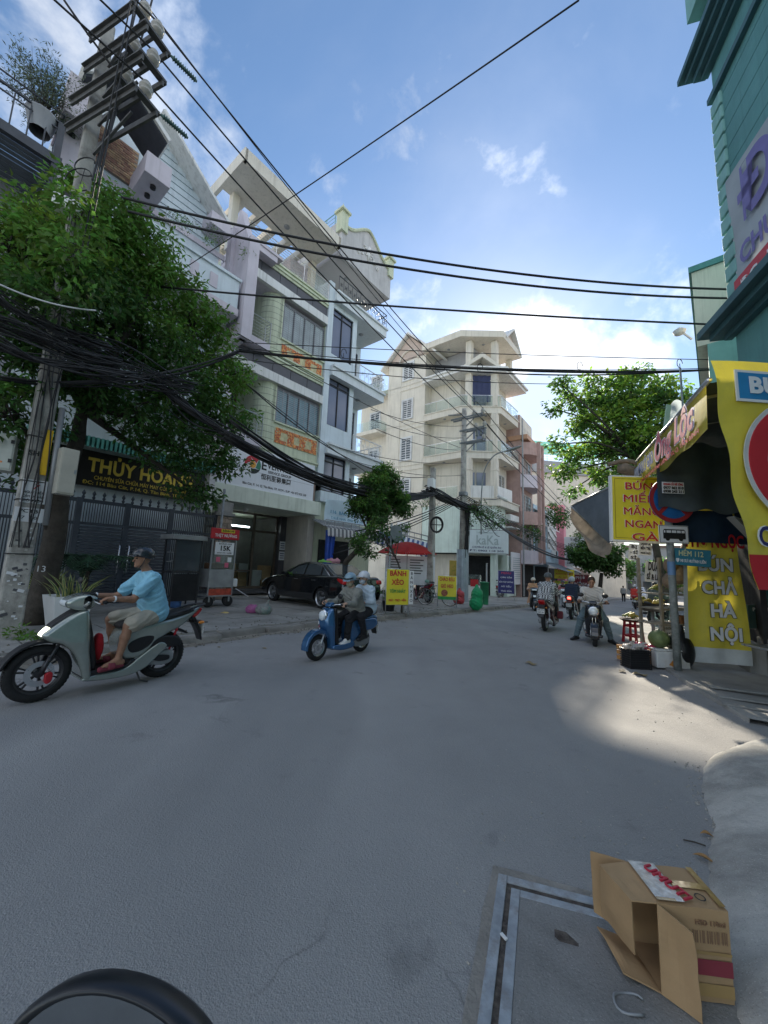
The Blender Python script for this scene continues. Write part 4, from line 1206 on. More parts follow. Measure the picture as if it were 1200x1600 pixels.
 tp.build('mast',M_grey,loc=Wp(27,14.2,0),rz=ROW);o=bpy.data.objects['mast'];tag(o,'tall thin grey mast at the corner building\'s right edge','mast')
def thing_window_x(parent,x,y0,y1,z0,z1,mf):
 """window in a wall whose outside faces local -x"""
 f=MB();fr=.07
 f.box(x-.08,x+.03,y0,y1,z0,z0+fr);f.box(x-.08,x+.03,y0,y1,z1-fr,z1)
 for y in(y0,(y0+y1)/2-fr/2,y1-fr):f.box(x-.08,x+.03,y,y+fr,z0+fr,z1-fr)
 f.box(x-.14,x,y0-.1,y1+.1,z0-.1,z0);f.box(x-.1,x,y0-.08,y0,z0,z1+.1);f.box(x-.1,x,y1,y1+.08,z0,z1+.1);f.box(x-.1,x,y0,y1,z1,z1+.1)
 fo=f.build('window',mf,parent=parent,split=False)
 ym=(y0+y1)/2
 for a,b in((y0+fr,ym-fr/2),(ym+fr/2,y1-fr)):
  MB().box(x-.03,x-.02,a,b,z0+fr,z1-fr).build('pane',M_glass,parent=fo)
 g=MB()
 for i in range(1,9):
  z=z0+(z1-z0)*i/9;g.box(x-.06,x-.04,y0+fr,y1-fr,z,z+.05)
 g.build('louvre_bars',mf,parent=fo,stuff=True)
 return fo
build_corner()
# FAR LEFT ROW
FAZ=R_(54)
FC=Wp(32.9,11.6,0)
FD=Vector((math.cos(FAZ),math.sin(FAZ),0));FN=Vector((-FD.y,FD.x,0))
def far(t,off=0.0,dz=None):
 p=FC+FD*t+FN*off
 p.z=gz(p.x,p.y)if dz is None else dz
 return p
def far_root(name,label,cat,t,off=0.0,group=None):
 return thing(name,label,cat,far(t,off),FAZ,group)
DISTANT=[]
def build_far_row():
 t=far_root('salmon_building','salmon and white four storey building with rounded balconies right of the corner building','building',.4)
 MS=mat('salmon_paint',(.45,.31,.28),.8,.1,2,streak=.4,dirt=(.3,.18,.14))
 w=MB();w.box(0,3.9,0,8,0,16.3);w.build('wall',MS,parent=t)
 w=MB();w.box(.02,3.88,-.03,0,13.2,16.2);w.build('cladding',M_cream,parent=t)
 rf=MB();rf.box(-.2,4.1,-.7,8,13.9,14.3);rf.build('roof_band',mat('orange_roof',(.48,.28,.18),.7),parent=t)
 for k,z in enumerate((2.9,6.3,9.6,12.6)):
  s=MB();pts=[(0,0)]+[(3.9*i/8,-1.25*math.sin(PI*i/8)**.6-.05)for i in range(9)]+[(3.9,0)]
  s.prism(pts,z,z+.3,'xy');s.prism([(x,y*.96)for x,y in pts],z+.3,z+1.15,'xy')
  s.build('balcony',MS if k%2 else M_lav,parent=t,recalc=True,split=False)
  window(t,.5,3.3,z+1.2,z+2.8,-.02,3,M_white,M_glass,bars=(8,5),mbar=M_white)
 for x in(1.4,2.6):MB().box(x-.12,x+.12,-1.4,-1.1,3,13.9).build('pillar',MS,parent=t)
 MB().box(.2,3.7,-.06,0,0,2.8).build('shop_opening',M_dark,parent=t)  # near-black sheet painted as the shaded shop interior
 t=far_root('blue_house','pale blue two storey house with slanted white window awnings beyond the salmon building','house',4.6)
 MBL=mat('pale_blue_paint',(.45,.58,.66),.8,.1,2,streak=.5)
 MB().box(0,5.2,0,8,0,8.9).build('wall',MBL,parent=t)
 MB().box(.4,4.2,-.05,0,3.7,8.2).build('opening',mat('dim_green_glass',(.06,.10,.10),.3),parent=t)
 for z in(7.4,8.5):
  b=MB();b.add([(0,0,z),(5.2,0,z),(5.2,-1.3,z-.8),(0,-1.3,z-.8),(0,0,z-.05),(5.2,0,z-.05),(5.2,-1.3,z-.85),(0,-1.3,z-.85)],[(0,1,2,3),(7,6,5,4),(3,2,6,7),(0,3,7,4),(1,5,6,2)]);b.build('window_awning',M_whitep,parent=t)
 b=MB();b.box(0,5.2,-1.1,0,3.3,3.6);b.box(0,5.2,-1.1,-1.05,3.6,4.6);b.build('balcony',MBL,parent=t)
 ac=thing('air_conditioner','white air conditioner unit on the wall above the grey shop awning','air conditioner',far(6.4,-1.5,3.0),FAZ)
 MB().box(0,.85,0,.35,0,.6).build('casing',M_whitep,parent=ac,bevel=.02);MB().lathe([(.24,0),(.24,-.02),(.001,-.02)],16,(.55,0,.3),Matrix(((1,0,0),(0,0,1),(0,1,0)))).build('fan_grille',M_black,parent=ac)
 MB().box(.2,5.0,-.06,0,0,2.9).build('shop_opening',M_dark,parent=t)  # interior shade painted as a dark sheet on the wall
 aw=far_root('shop_awning','grey sloping shop awning with green back edge over the yellow signs','awning',3.9)
 b=MB();b.grid(lambda u,v:(.2+6.3*u,-.1-3.0*v,3.7-1.25*v-.1*math.sin(v*PI)),10,6);b.build('sheet',mat('awning_slate',(.20,.24,.27),.6,.15,2),parent=aw,smooth=True)
 b=MB();b.grid(lambda u,v:(.0+4.5*u,-.1-1.0*v,3.95-.35*v),6,3);b.build('green_sheet',mat('awning_green',(.08,.25,.2),.6),parent=aw)
 b=MB();b.tube([(.3,-3.0,2.45),(.3,-3.0,0)],.03,6);b.tube([(6.4,-3.0,2.45),(6.4,-3.0,0)],.03,6);b.build('pole',M_grey,parent=aw)
 t=far_root('banded_house','narrow white house with diagonal stair bands and a pink side wall under the big tree','house',10.2)
 MB().box(0,4.2,0,8,0,9.6).build('wall',M_white,parent=t)
 for i in range(7):
  z=3.6+i*.85
  MB().add([(.2,-.12,z+.5),(3.9,-.12,z-.5),(3.9,-.12,z-.25),(.2,-.12,z+.75),(.2,0,z+.5),(3.9,0,z-.5),(3.9,0,z-.25),(.2,0,z+.75)],[(0,1,2,3),(0,4,5,1),(3,2,6,7)]).build('stair_band',M_white,parent=t)
 MB().box(4.2,5.4,-.8,8,0,10.4).build('pink_wall',mat('pink_paint',(.72,.28,.34),.8,.1,2),parent=t)
 MB().box(.2,4.0,-.06,0,0,3.0).build('shop_opening',M_dark,parent=t)  # dark sheet on the wall stands in for shade inside
 random.seed(21)
 tt=15.8
 lab=('low tin roofed shop house with a rusty eave beyond the pink wall','low shop house with a yellow awning left of the street tree','low house with a mossy tiled roof behind the street tree','beige low house in the middle of the far row','pale low house near the far end of the row','small far house at the very end of the row')
 for i in range(6):
  wdt=rnd(5.5,7.5);h=rnd(4.2,6.2)
  mt=random.choice((M_cream,M_white,M_greywall,mat('ochre_wall',(.45,.36,.24),.8,.15,2,streak=.4)))
  t=far_root('low_house',lab[i],'house',tt)
  MB().box(0,wdt-.2,0,7,0,h).build('wall',mt,parent=t)
  rr=MB();rr.add([(-.1,-1.4,2.9),(wdt-.1,-1.4,2.9),(wdt-.1,.3,3.9),(-.1,.3,3.9),(-.1,-1.4,2.82),(wdt-.1,-1.4,2.82),(wdt-.1,.3,3.8),(-.1,.3,3.8)],[(0,1,2,3),(7,6,5,4),(0,4,5,1),(0,3,7,4)])
  rr.build('eave',random.choice((mat('rust_sheet',(.20,.13,.10),.8,.3,3),M_grey,mat('awning_yellow',(.5,.4,.1),.7))),parent=t)
  rf=MB();rf.add([(-.2,-.4,h),(wdt,-.4,h),(wdt,3.5,h+1.3),(-.2,3.5,h+1.3),(wdt,7.4,h),(-.2,7.4,h)],[(0,1,2,3),(3,2,4,5)]);rf.add([(-.2,0,h),(-.2,7,h),(-.2,3.5,h+1.3)],[(0,1,2)]);rf.build('roof',mat('old_tile_roof',(.19,.14,.12),.9,.3,3,bump=.5,bscale=10),parent=t,split=False)
  for q in range(2):
   x0=.4+q*(wdt/2)
   MB().box(x0,x0+wdt/2-.8,-.05,0,0,2.5).build('doorway',random.choice((M_dark,M_wood,mat('shutter_grey',(.25,.27,.28),.6))),parent=t)
   MB().box(x0+.3,x0+1.5,-.05,0,h-1.6,h-.5).build('window',M_glass,parent=t)
  tt+=wdt
 t=far_root('garden_wall','long beige wall with pale posts on the far left of the street','wall',tt,-.5)
 MB().box(0,30,0,.25,0,2.6).build('wall',mat('ochre_wall',(.45,.36,.24)),parent=t)
 for i in range(12):MB().box(i*2.6,i*2.6+.4,-.15,.3,0,3.0).build('post',M_cream,parent=t)
 for k,(px,Yd,wd,h,lab)in enumerate(((952,95,14,7,'pale low block closing the view left of the far cars'),(985,100,16,9,'beige house at the very end of the street behind the white cars'),(1030,80,16,8,'grey house at the far right end behind the fruit stall'),(1075,70,20,9,'cream house at the far right end behind the stall signs'))):
  c=PY(px,905,Yd);c.z=gz(c.x,c.y)
  t=thing('distant_house',lab,'house',c,R_(-32));
  MB().box(-wd/2,wd/2,0,8,-1,h).build('wall',(mat('ochre_wall',(0,0,0)),M_greywall,mat('ochre_wall',(0,0,0)),M_greywall)[k],parent=t)
  MB().box(-wd/2-.3,wd/2+.3,-.5,8,h,h+.4).build('roof',mat('old_tile_roof',(0,0,0)),parent=t)
  for q in range(int(wd/2.4)):
   for zz in(1.0,4.4):MB().box(-wd/2+.8+q*2.4,-wd/2+2.1+q*2.4,-.05,0,zz,zz+1.6).build('window',M_glass,parent=t)
 for k,(px,Yd,r,lab)in enumerate(((965,70,2.6,'dark tree by the far garden wall'),(1002,85,3.0,'rounded tree behind the far white cars'),(1045,66,2.6,'tree behind the fruit stall at the far right end'))):
  DISTANT.append((px,Yd,r,lab))
 for k,(a0,w_,h,lab)in enumerate(((0,6.5,5.2,'tin roofed house on the right side of the street just past the stalls'),(6.7,7,7.4,'two storey cream house on the right side behind the tall tree'),(14,8,6.2,'grey house on the right side further down the street'),(22.4,9,8.2,'pale house on the right side half way down the street'),(32,12,6.5,'long low house on the right side near the far cars'))):
  base=Vector((13.2,13.3,0))+Vector((math.sin(R_(36)),math.cos(R_(36)),0))*a0;base.z=gz(base.x,base.y)
  t=thing('street_house',lab,'house',base,R_(54))
  MB().box(0,w_,-7,0,-1,h).build('wall',(M_greywall,M_cream,M_white,M_cream,mat('ochre_wall',(0,0,0)))[k],parent=t)
  MB().box(-.2,w_+.2,-7,.9,h,h+.25).build('roof',mat('rust_sheet',(.20,.13,.10),.8,.3,3),parent=t)
  MB().box(.5,w_*.45,0,.06,0,2.7).build('doorway',M_dark,parent=t);MB().box(w_*.55,w_-.5,0,.06,0,2.7).build('shutter',mat('shutter_grey',(.25,.27,.28),.6),parent=t)
  r=MB();r.add([(0,0,3.3),(w_,0,3.3),(w_,1.8,2.8),(0,1.8,2.8),(0,0,3.24),(w_,0,3.24),(w_,1.8,2.74),(0,1.8,2.74)],[(0,1,2,3),(7,6,5,4),(3,2,6,7),(0,3,7,4)]);r.build('eave',M_grey,parent=t)
 t=thing('terrace_block','beige block behind with a green translucent roof over its railed terrace','building',(21.5,55,0),R_(10))
 zt=17.6
 MB().box(0,15,0,10,-2,zt).build('wall',M_cream,parent=t)
 MB().box(-.2,15.2,-.3,0,zt-1.6,zt+.2).build('parapet_band',M_greywall,parent=t)
 MB().box(-.3,0,-.3,10,zt-1.6,zt+.2).build('parapet_band',M_greywall,parent=t)
 rail(t,[(0,9,zt+.2),(0,0,zt+.2),(15,0,zt+.2)],1.4,M_whitep,nb=3,post=2.2,r=.05)
 g=MB();g.add([(-1.0,-1.2,zt+2.7),(16,-1.2,zt+2.7),(16,8,zt+4.0),(-1.0,8,zt+4.0)],[(0,1,2,3)]);g.build('green_roof',mat('green_sheet',(.10,.34,.28),.4,.1,1,transl=.6),parent=t)
 f=MB()
 for i in range(9):f.beam((-1+i*2.1,-1.2,zt+2.62),(-1+i*2.1,8,zt+3.92),.1,.1)
 for x in(0,5,10,15):f.box(x-.06,x+.06,-.06,.06,zt,zt+2.8)
 f.build('roof_frame',M_whitep,parent=t)
 return tt
far_end=build_far_row()
def build_far_signs():
 def board(name,label,t,off,z,w,h,mt,lines,mtx,border=None):
  s=thing(name,label,'sign',far(t,off),0)
  c=far(t,off)-CAMP
  s.rotation_euler=(0,0,math.atan2(c.y,c.x)-PI/2)
  MB().box(-w/2,w/2,0,.05,z,z+h).build('board',mt,parent=s)
  n=len(lines)
  for i,(tx,sc)in enumerate(lines):
   text(tx,h/n*.62*sc,material=mtx,parent=s,loc=(0,-.012,z+h*(1-(i+.5)/n)),bold=.02,fit=min(w*.86,w*.86*(len(tx)/max(len(q[0])for q in lines))**.5))
  return s
 board('hanging_sign','white vertical sign with grey script lettering hanging over the far shops',12.8,-2.2,3.4,2.1,3.2,M_whitepr,[('Tiệm',.8),('Bảo Quốc',1.6),('THỜI TRANG NAM',.7),('SẢN XUẤT & MAY',.7),('0903 221 588',.6)],mat('sign_grey',(.12,.12,.13),.6))
 board('yellow_sign','small yellow sign with red lettering under the grey shop awning',6.2,-2.3,1.9,1.7,.85,M_yel,[('TẠP HÓA',1),('BÁNH MÌ PATÊ',1),('A. SÁU',.8)],M_red)
 board('yellow_sign','lower half hidden yellow sign beneath the small yellow sign',6.8,-1.9,1.1,1.3,.6,M_yel,[('CƠM TẤM',1),('25K',1)],M_green)
 board('red_sign','dark red low sign in the far shops behind the riders',15.6,-2.2,1.2,1.6,1.4,mat('dim_red',(.22,.04,.05),.6),[('PHỞ',1),('BÒ 45K',1)],M_whitepr)
build_far_signs()
# RIGHT SIDE: green building and stalls
WAZ=R_(74)
WD=Vector((math.sin(R_(16)),math.cos(R_(16)),0));WN=Vector((-WD.y,WD.x,0))
def wall_pt(a,off=0.0,z=0.0):
 """a metres along the right-hand wall, off metres out of it towards the road"""
 p=WD*a+WN*(-4.37+off);p.z=z
 return p
def build_green_building():
 t=thing('green_building','tall teal green building with dark cornices and quoin blocks along its corner at the right','building',wall_pt(0),WAZ)
 MG=mat('teal_plaster',(.10,.27,.27),.75,.1,1.2,bump=.2,bscale=25,streak=.4,dirt=(.05,.14,.15))
 ML=mat('light_teal_plaster',(.22,.44,.42),.75,.1,1.5,streak=.3,dirt=(.1,.2,.2))
 MD=mat('dark_teal_trim',(.045,.12,.14),.6,.1,2)
 w=MB();w.box(-9,8.15,-8,0,2.9,14.6);w.box(-9,6.2,-8,0,0,2.9);w.build('wall',MG,parent=t,split=False)
 for i in range(11):
  z=6.8+i*.42
  if z>11:break
  MB().box(-9,7.95,0,.012,z,z+.405).build('cladding_course',MG,parent=t)
 z=6.45;k=0
 while z<11.0:
  MB().box(7.86,8.2,-.3,.06+.0,z+.02,z+.30).build('quoin',ML,parent=t,bevel=.02);z+=.335;k+=1
 z=11.6
 while z<13.9:
  if not 11.5<z+.3<12.7:MB().box(7.86,8.2,-.3,.06,z+.02,z+.30).build('quoin',ML,parent=t,bevel=.02)
  z+=.36
 c=MB()
 for z0,z1,p in((11.95,12.05,.12),(12.05,12.2,.22),(12.2,12.32,.32),(12.32,12.45,.42)):c.box(-9,8.15+p,0,p,z0,z1)
 for z0,z1,p in((6.0,6.1,.12),(6.1,6.22,.28),(6.22,6.36,.42)):c.box(-9,8.15+p,0,p,z0,z1)
 c.box(-9,8.2,0,.1,11.2,11.32)
 c.build('cornice',MD,parent=t)
 r=MB();r.box(-9,8.15,0,.35,13.3,14.7);r.build('upper_balcony',ML,parent=t)
 s=thing('wall_banner','faded cream banner with purple lettering on the teal wall','banner',wall_pt(0),WAZ)
 b=MB();b.grid(lambda u,v:(3.2+4.7*u,.06+.02*math.sin(u*9+v*5),6.42+2.62*v-(.0 if v<.5 else .1*(1-u))),20,10)
 b.build('sheet',mat('banner_cream',(.34,.38,.40),.5,.15,.8,bump=.1,bscale=5),parent=s,smooth=True)
 MP=mat('purple_print',(.16,.13,.36),.5);
 text('ĐẠI LÝ',1.35,material=MP,parent=s,loc=(5.5,.1,8.22),rot=(PI/2,0,PI),bold=.03,fit=4.2)
 text('CHUYÊN SỈ & LẺ GẠO',.5,material=MP,parent=s,loc=(5.45,.1,7.22),rot=(PI/2,0,PI),bold=.03,fit=4.4)
 MB().box(3.2,7.88,.095,.1,6.45,6.92).build('red_band',M_red,parent=s)
 text('ĐC: 150A NI SƯ HUỲNH LIÊN',.3,material=M_whitepr,parent=s,loc=(5.5,.105,6.68),rot=(PI/2,0,PI),bold=.02,fit=4.4)
 t=thing('small_building','narrow beige and teal building peeping out behind the green building','building',(8.05,9.05,0),R_(49))
 MB().box(0,8,-5,0,-1,7.4).build('wall',ML,parent=t)
 MB().box(.0,8.2,-5,.2,7.4,9.5).build('upper_wall',M_cream,parent=t)
 MB().box(-.05,8.3,-5,.26,9.5,9.66).build('roof_edge',MG,parent=t)
 t.rotation_euler=(0,0,R_(49))
 b=MB();b.tube([(.5,.3,7.9),(.5,.5,8.2)],.03,5);b.lathe([(.001,0),(.12,.05),(.16,.14),(.001,.26)],10,(.5,.55,8.1));b.build('lamp_head',M_whitep,parent=t,split=False)
 t=thing('food_shop','dark open food shop with concrete counter wall behind the tall yellow banner','shop',wall_pt(0),WAZ)
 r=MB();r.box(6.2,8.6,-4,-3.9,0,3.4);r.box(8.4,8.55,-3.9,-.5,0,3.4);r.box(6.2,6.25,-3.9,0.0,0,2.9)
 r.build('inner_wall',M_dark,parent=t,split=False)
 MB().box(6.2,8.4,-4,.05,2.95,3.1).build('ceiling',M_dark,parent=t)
 MB().box(6.3,8.4,-.25,-.02,-.05,.55).build('counter_wall',M_conc,parent=t,bevel=.03)
 w2=thing('dark_stall_front','near-black panel standing in for a shaded open stall with a low concrete counter beyond the teal building corner','shop',(6.62,6.95,0),math.atan2(2.1,1.2))
 MB().box(-.4,2.6,-.08,0,0,3.3).build('shade_wall',M_dark,parent=w2);MB().box(-.45,1.0,-.02,.22,-.1,.42).build('counter',M_conc,parent=w2,bevel=.03)  # near-black plane paints the shade inside the stall; the counter is solid
 s=thing('menu_board','dark green menu board with pale lettering inside the food shop','sign',(6.95,6.95,-.28),R_(12))
 MB().box(-.55,.75,0,.03,.95,1.35).build('board',mat('menu_green',(.07,.13,.13),.5),parent=s)
 for i,l in enumerate(('PHẦN BÚN CHẢ: 45K','BÚN TRỘN THỊT NƯỚNG','GỌI LÀ CÓ')):
  text(l,.09,material=M_whitepr,parent=s,loc=(.1,-.006,1.27-i*.12),fit=1.1-.15*i,bold=.01)
build_green_building()
def build_right_pavement():
 edge=[(.2,1.22),(.9,1.28),(1.53,1.34),(1.81,1.52),(2.15,1.75),(2.53,2.03),(2.95,2.3),(3.31,2.62),(3.5,2.85),(3.61,3.12),(3.8,3.5),(4.0,3.9),(4.3,4.6)]
 b=MB();nu=60;nv=26
 def ex(y):
  return ex0(y)-.09*max(0,min(1,(2.6-y)/.6))
 def ex0(y):
  for(y0,x0),(y1,x1)in zip(edge,edge[1:]):
   if y0<=y<=y1:return x0+(x1-x0)*(y-y0)/(y1-y0)
  return edge[0][1]if y<edge[0][0]else edge[-1][1]
 random.seed(9)
 import mathutils
 def f(u,v):
  y=.2+3.75*u
  x0=ex(y);x1=5.6
  wob=.06*mathutils.noise.noise((y*4,0,0))+.035*mathutils.noise.noise((y*17,3,0))+.015*mathutils.noise.noise((y*50,1,0))
  x=x0+wob+(x1-x0)*v**1.5
  d=x-x0
  z=.17*(1-math.exp(-d*3.6))+.07*d
  e=max(0,min(1,(4.0-y)/.55));z*=e*e*(3-2*e)
  z+=.012*mathutils.noise.noise((x*3,y*3,1))+.010*mathutils.noise.noise((x*9,y*9,3))+.004*mathutils.noise.noise((x*30,y*30,3))
  return(x,y,z-.012)
 b.grid(f,nu*2,nv*2)
 b.f=[q[::-1]for q in b.f]
 o=b.build('concrete_ramp',mat('ramp_concrete',(.41,.395,.36),.85,.25,2.2,bump=.9,bscale=9,dirt=(.20,.195,.18),dirtamt=.85,dscale=1.9,fleck=.5,streak=.0),smooth=True)
 struct(o)
 s=MB()
 P=[(3.95,4.3),(4.35,5.6),(4.75,6.6),(5.2,7.6),(9,12),(14,18.5),(22,30),(30,27),(12,9),(7.5,5),(5.9,3.0)]
 top=[(x,y,gz(x,y)+.05)for x,y in P]
 s.add(top,[tuple(range(len(P)))[::-1]])
 s.add([(x,y,gz(x,y)+.05)for x,y in P]+[(x-.02,y,gz(x,y)-.1)for x,y in P],[(i,i+1,i+1+len(P),i+len(P))for i in range(len(P)-1)])
 struct(s.build('right_pavement',M_slab))
 for i,(a,b_)in enumerate((((4.05,4.75),(5.1,4.15)),((4.25,5.05),(5.5,4.5)),((4.5,5.45),(5.9,4.9)))):
  m_=MB();a=Vector((*a,.052));b_=Vector((*b_,.052));m_.beam(a,b_,.1 if i else .05,.02)
  tag(m_.build('drain_slab',M_conc,bevel=.004),('narrow','middle','far')[i]+' concrete drain strip laid across the right pavement','drain slab')
build_right_pavement()
def build_cover():
 """steel framed inspection cover set into the road"""
 A0,B0,C0=Vector((.64,2.13,0)),Vector((.38,1.5,0)),Vector((1.07,2.0,0))
 dl=(B0-A0).normalized();dr=(C0-A0).normalized()
 t=thing('inspection_cover','square concrete inspection cover in a double steel frame set in the asphalt','manhole cover',A0)
 MF=mat('worn_steel',(.36,.39,.42),.55,.25,8,bump=.3,bscale=50,metal=.3,dirt=(.20,.15,.10),dirtamt=.7,dscale=9)
 L1,L2=1.3,1.5
 rim=MB();o1=-dl*.05-dr*.035
 q=[o1,dl*L1+dl*.05-dr*.055,dl*L1+dr*L2+dl*.1+dr*.1,dr*L2+dr*.06-dl*.045]
 random.seed(6)
 ring=[]
 for a,b in zip(q,q[1:]+q[:1]):
  for i in range(10):
   p=a+(b-a)*i/10;ring.append(p+Vector((rnd(-.008,.008),rnd(-.008,.008),.004)))
 rim.add([tuple(p)for p in ring],[tuple(range(len(ring)))])
 rim.build('mortar_rim',mat('mortar',(.34,.315,.28),.95,.2,5,bump=.9,bscale=60,dirtamt=.25),parent=t)
 def strip(off0,off1,z0,z1,name):
  a0=dl*off0+dr*off0*.95;a1=dl*off1+dr*off1*.95
  e0,e1=L1-off0,L1-off1
  s=MB()
  def bar(p,d,w,ln):
   pts=[p,p+d*ln,p+d*ln+w,p+w]
   s.add([(x.x,x.y,z0)for x in pts]+[(x.x,x.y,z1)for x in pts],[(4,5,6,7),(0,1,5,4),(1,2,6,5),(2,3,7,6),(3,0,4,7)])
  bar(a0,dl,dr*(off1-off0),L1-2*off0)
  bar(a0+dr*(off1-off0+.001),dr,dl*(off1-off0),L2-2*off0)
  bar(a0+dl*(L1-2*off0-(off1-off0))+dr*(off1-off0+.001),dr,dl*(off1-off0),L2-2*off0)
  bar(a0+dr*(L2-2*off0)+dl*(off1-off0+.001),dl,-dr*(off1-off0),L1-2*off0-2*(off1-off0))
  return s.build(name,MF,parent=t,bevel=.002,recalc=True,split=False)
 strip(0,.042,-.02,.012,'outer_frame');strip(.068,.108,-.02,.010,'inner_frame')
 g=MB();pts=[dl*.041+dr*.041,dl*(L1-.04)+dr*.041,dl*(L1-.04)+dr*(L2-.04),dl*.041+dr*(L2-.04)]
 g.add([(p.x,p.y,.0055)for p in pts],[(0,1,2,3)]);g.build('gap_dirt',mat('gap_dirt',(.12,.10,.085),.95,.4,30,bump=.8,bscale=90),parent=t)
 c=MB();n=24
 c.grid(lambda u,v:(dl*(.106+(L1-.212)*u)+dr*(.106+(L2-.212)*v))+Vector((0,0,.0085+.0015*math.sin(u*7)*math.sin(v*6)-(.012 if(u-.14)**2*1.5+(v-.14)**2<.0008 else 0))),48,48)
 c.build('slab',mat('cover_concrete',(.275,.27,.26),.9,.12,3,bump=.6,bscale=80,fleck=.4,dirtamt=.4),parent=t,smooth=True)
 for p in((.055,.35),(.06,.8)):
  v=dl*p[1]+dr*p[0]
  MB().obox((v.x,v.y,.018),(.012,.03,.006),(0,0,.5)).build('paper_scrap',M_whitep,parent=t)if p[1]<.5 else None
build_cover()
# TREES AND PLANTS
M_bark=mat('bark',(.065,.055,.045),.95,.3,6,bump=.9,bscale=14)
M_leafd=mat('leaf_dark',(.06,.13,.03),.55,.1,2,island=.4,transl=.35)
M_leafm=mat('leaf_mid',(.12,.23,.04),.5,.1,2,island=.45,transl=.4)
M_leafsun=mat('leaf_sunlit',(.22,.34,.05),.5,.1,2,island=.4,transl=.45)  # sunlight on the crown tops put into a lighter leaf colour
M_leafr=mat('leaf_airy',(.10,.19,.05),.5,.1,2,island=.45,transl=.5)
M_leafg=mat('leaf_greyish',(.13,.16,.10),.6,.1,2,island=.4,transl=.3)
def leaf_mesh(name,mats,clumps,per,size,seed=1,parent=None,droop=.35,asp=.42,spread=1.0,matpick=None):
 """clumps: list of (centre, radius, material index)"""
 rg=np.random.default_rng(seed)
 C_=[];Rr=[];Mi=[]
 for c,r,mi in clumps:
  C_.append(c);Rr.append(r);Mi.append(mi)
 C_=np.array([tuple(c)for c in C_]);Rr=np.array(Rr);Mi=np.array(Mi)
 n=len(C_)*per
 ci=np.repeat(np.arange(len(C_)),per)
 d=rg.normal(size=(n,3));d/=np.linalg.norm(d,axis=1)[:,None]
 rad=rg.random(n)**.5
 P=C_[ci]+d*(rad*Rr[ci])[:,None]*spread*np.array([1,1,.65])
 ax=d.copy();ax[:,2]=ax[:,2]*.5-droop;ax+=rg.normal(size=(n,3))*.45
 ax/=np.linalg.norm(ax,axis=1)[:,None]
 up=rg.normal(size=(n,3))*.6+np.array([0,0,1.0])
 sd_=np.cross(ax,up);sd_/=np.linalg.norm(sd_,axis=1)[:,None]+1e-9
 nr=np.cross(sd_,ax)
 L=size*(0.65+.7*rg.random(n));Wd=L*asp*(.8+.4*rg.random(n))
 mid=P+ax*(L*.5)[:,None]
 tip=P+ax*L[:,None]-nr*(L*.12)[:,None]
 a=mid+sd_*(Wd/2)[:,None]+nr*(Wd*.18)[:,None];b=mid-sd_*(Wd/2)[:,None]+nr*(Wd*.18)[:,None]
 V=np.stack([P,a,tip,b],1).reshape(-1,3)
 me=bpy.data.meshes.new(name)
 me.vertices.add(n*4);me.vertices.foreach_set('co',V.ravel())
 me.loops.add(n*4);me.loops.foreach_set('vertex_index',np.arange(n*4,dtype=np.int32))
 me.polygons.add(n);me.polygons.foreach_set('loop_start',np.arange(n,dtype=np.int32)*4)
 me.polygons.foreach_set('loop_total',np.full(n,4,dtype=np.int32))
 for mm in mats:me.materials.append(mm)
 if len(mats)>1:me.polygons.foreach_set('material_index',Mi[ci].astype(np.int32))
 me.update(calc_edges=True)
 o=bpy.data.objects.new(name,me);COL.objects.link(o)
 if parent:o.parent=parent
 return o
def blobs_to_clumps(blobs,dens,cr,seed=1,shell_=.55,mi=0,topmi=None,toplim=.35):
 """blobs: (centre, radius[, mi]); dens clumps per m3"""
 rg=random.Random(seed);out=[]
 for bl in blobs:
  c,r=Vector(bl[0]),bl[1]
  m0=bl[2]if len(bl)>2 else mi
  n=int(dens*4.19*r**3*.8)+3
  for _ in range(n):
   d=Vector((rg.gauss(0,1),rg.gauss(0,1),rg.gauss(0,1))).normalized()
   q=shell_+(1-shell_)*rg.random()**.7
   if rg.random()<.25:q=rg.random()
   p=c+Vector((d.x*r*q,d.y*r*q,d.z*r*.85*q))
   mm=m0
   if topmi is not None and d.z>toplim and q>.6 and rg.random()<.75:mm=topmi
   out.append((p,cr*rg.uniform(.7,1.3),mm))
 return out
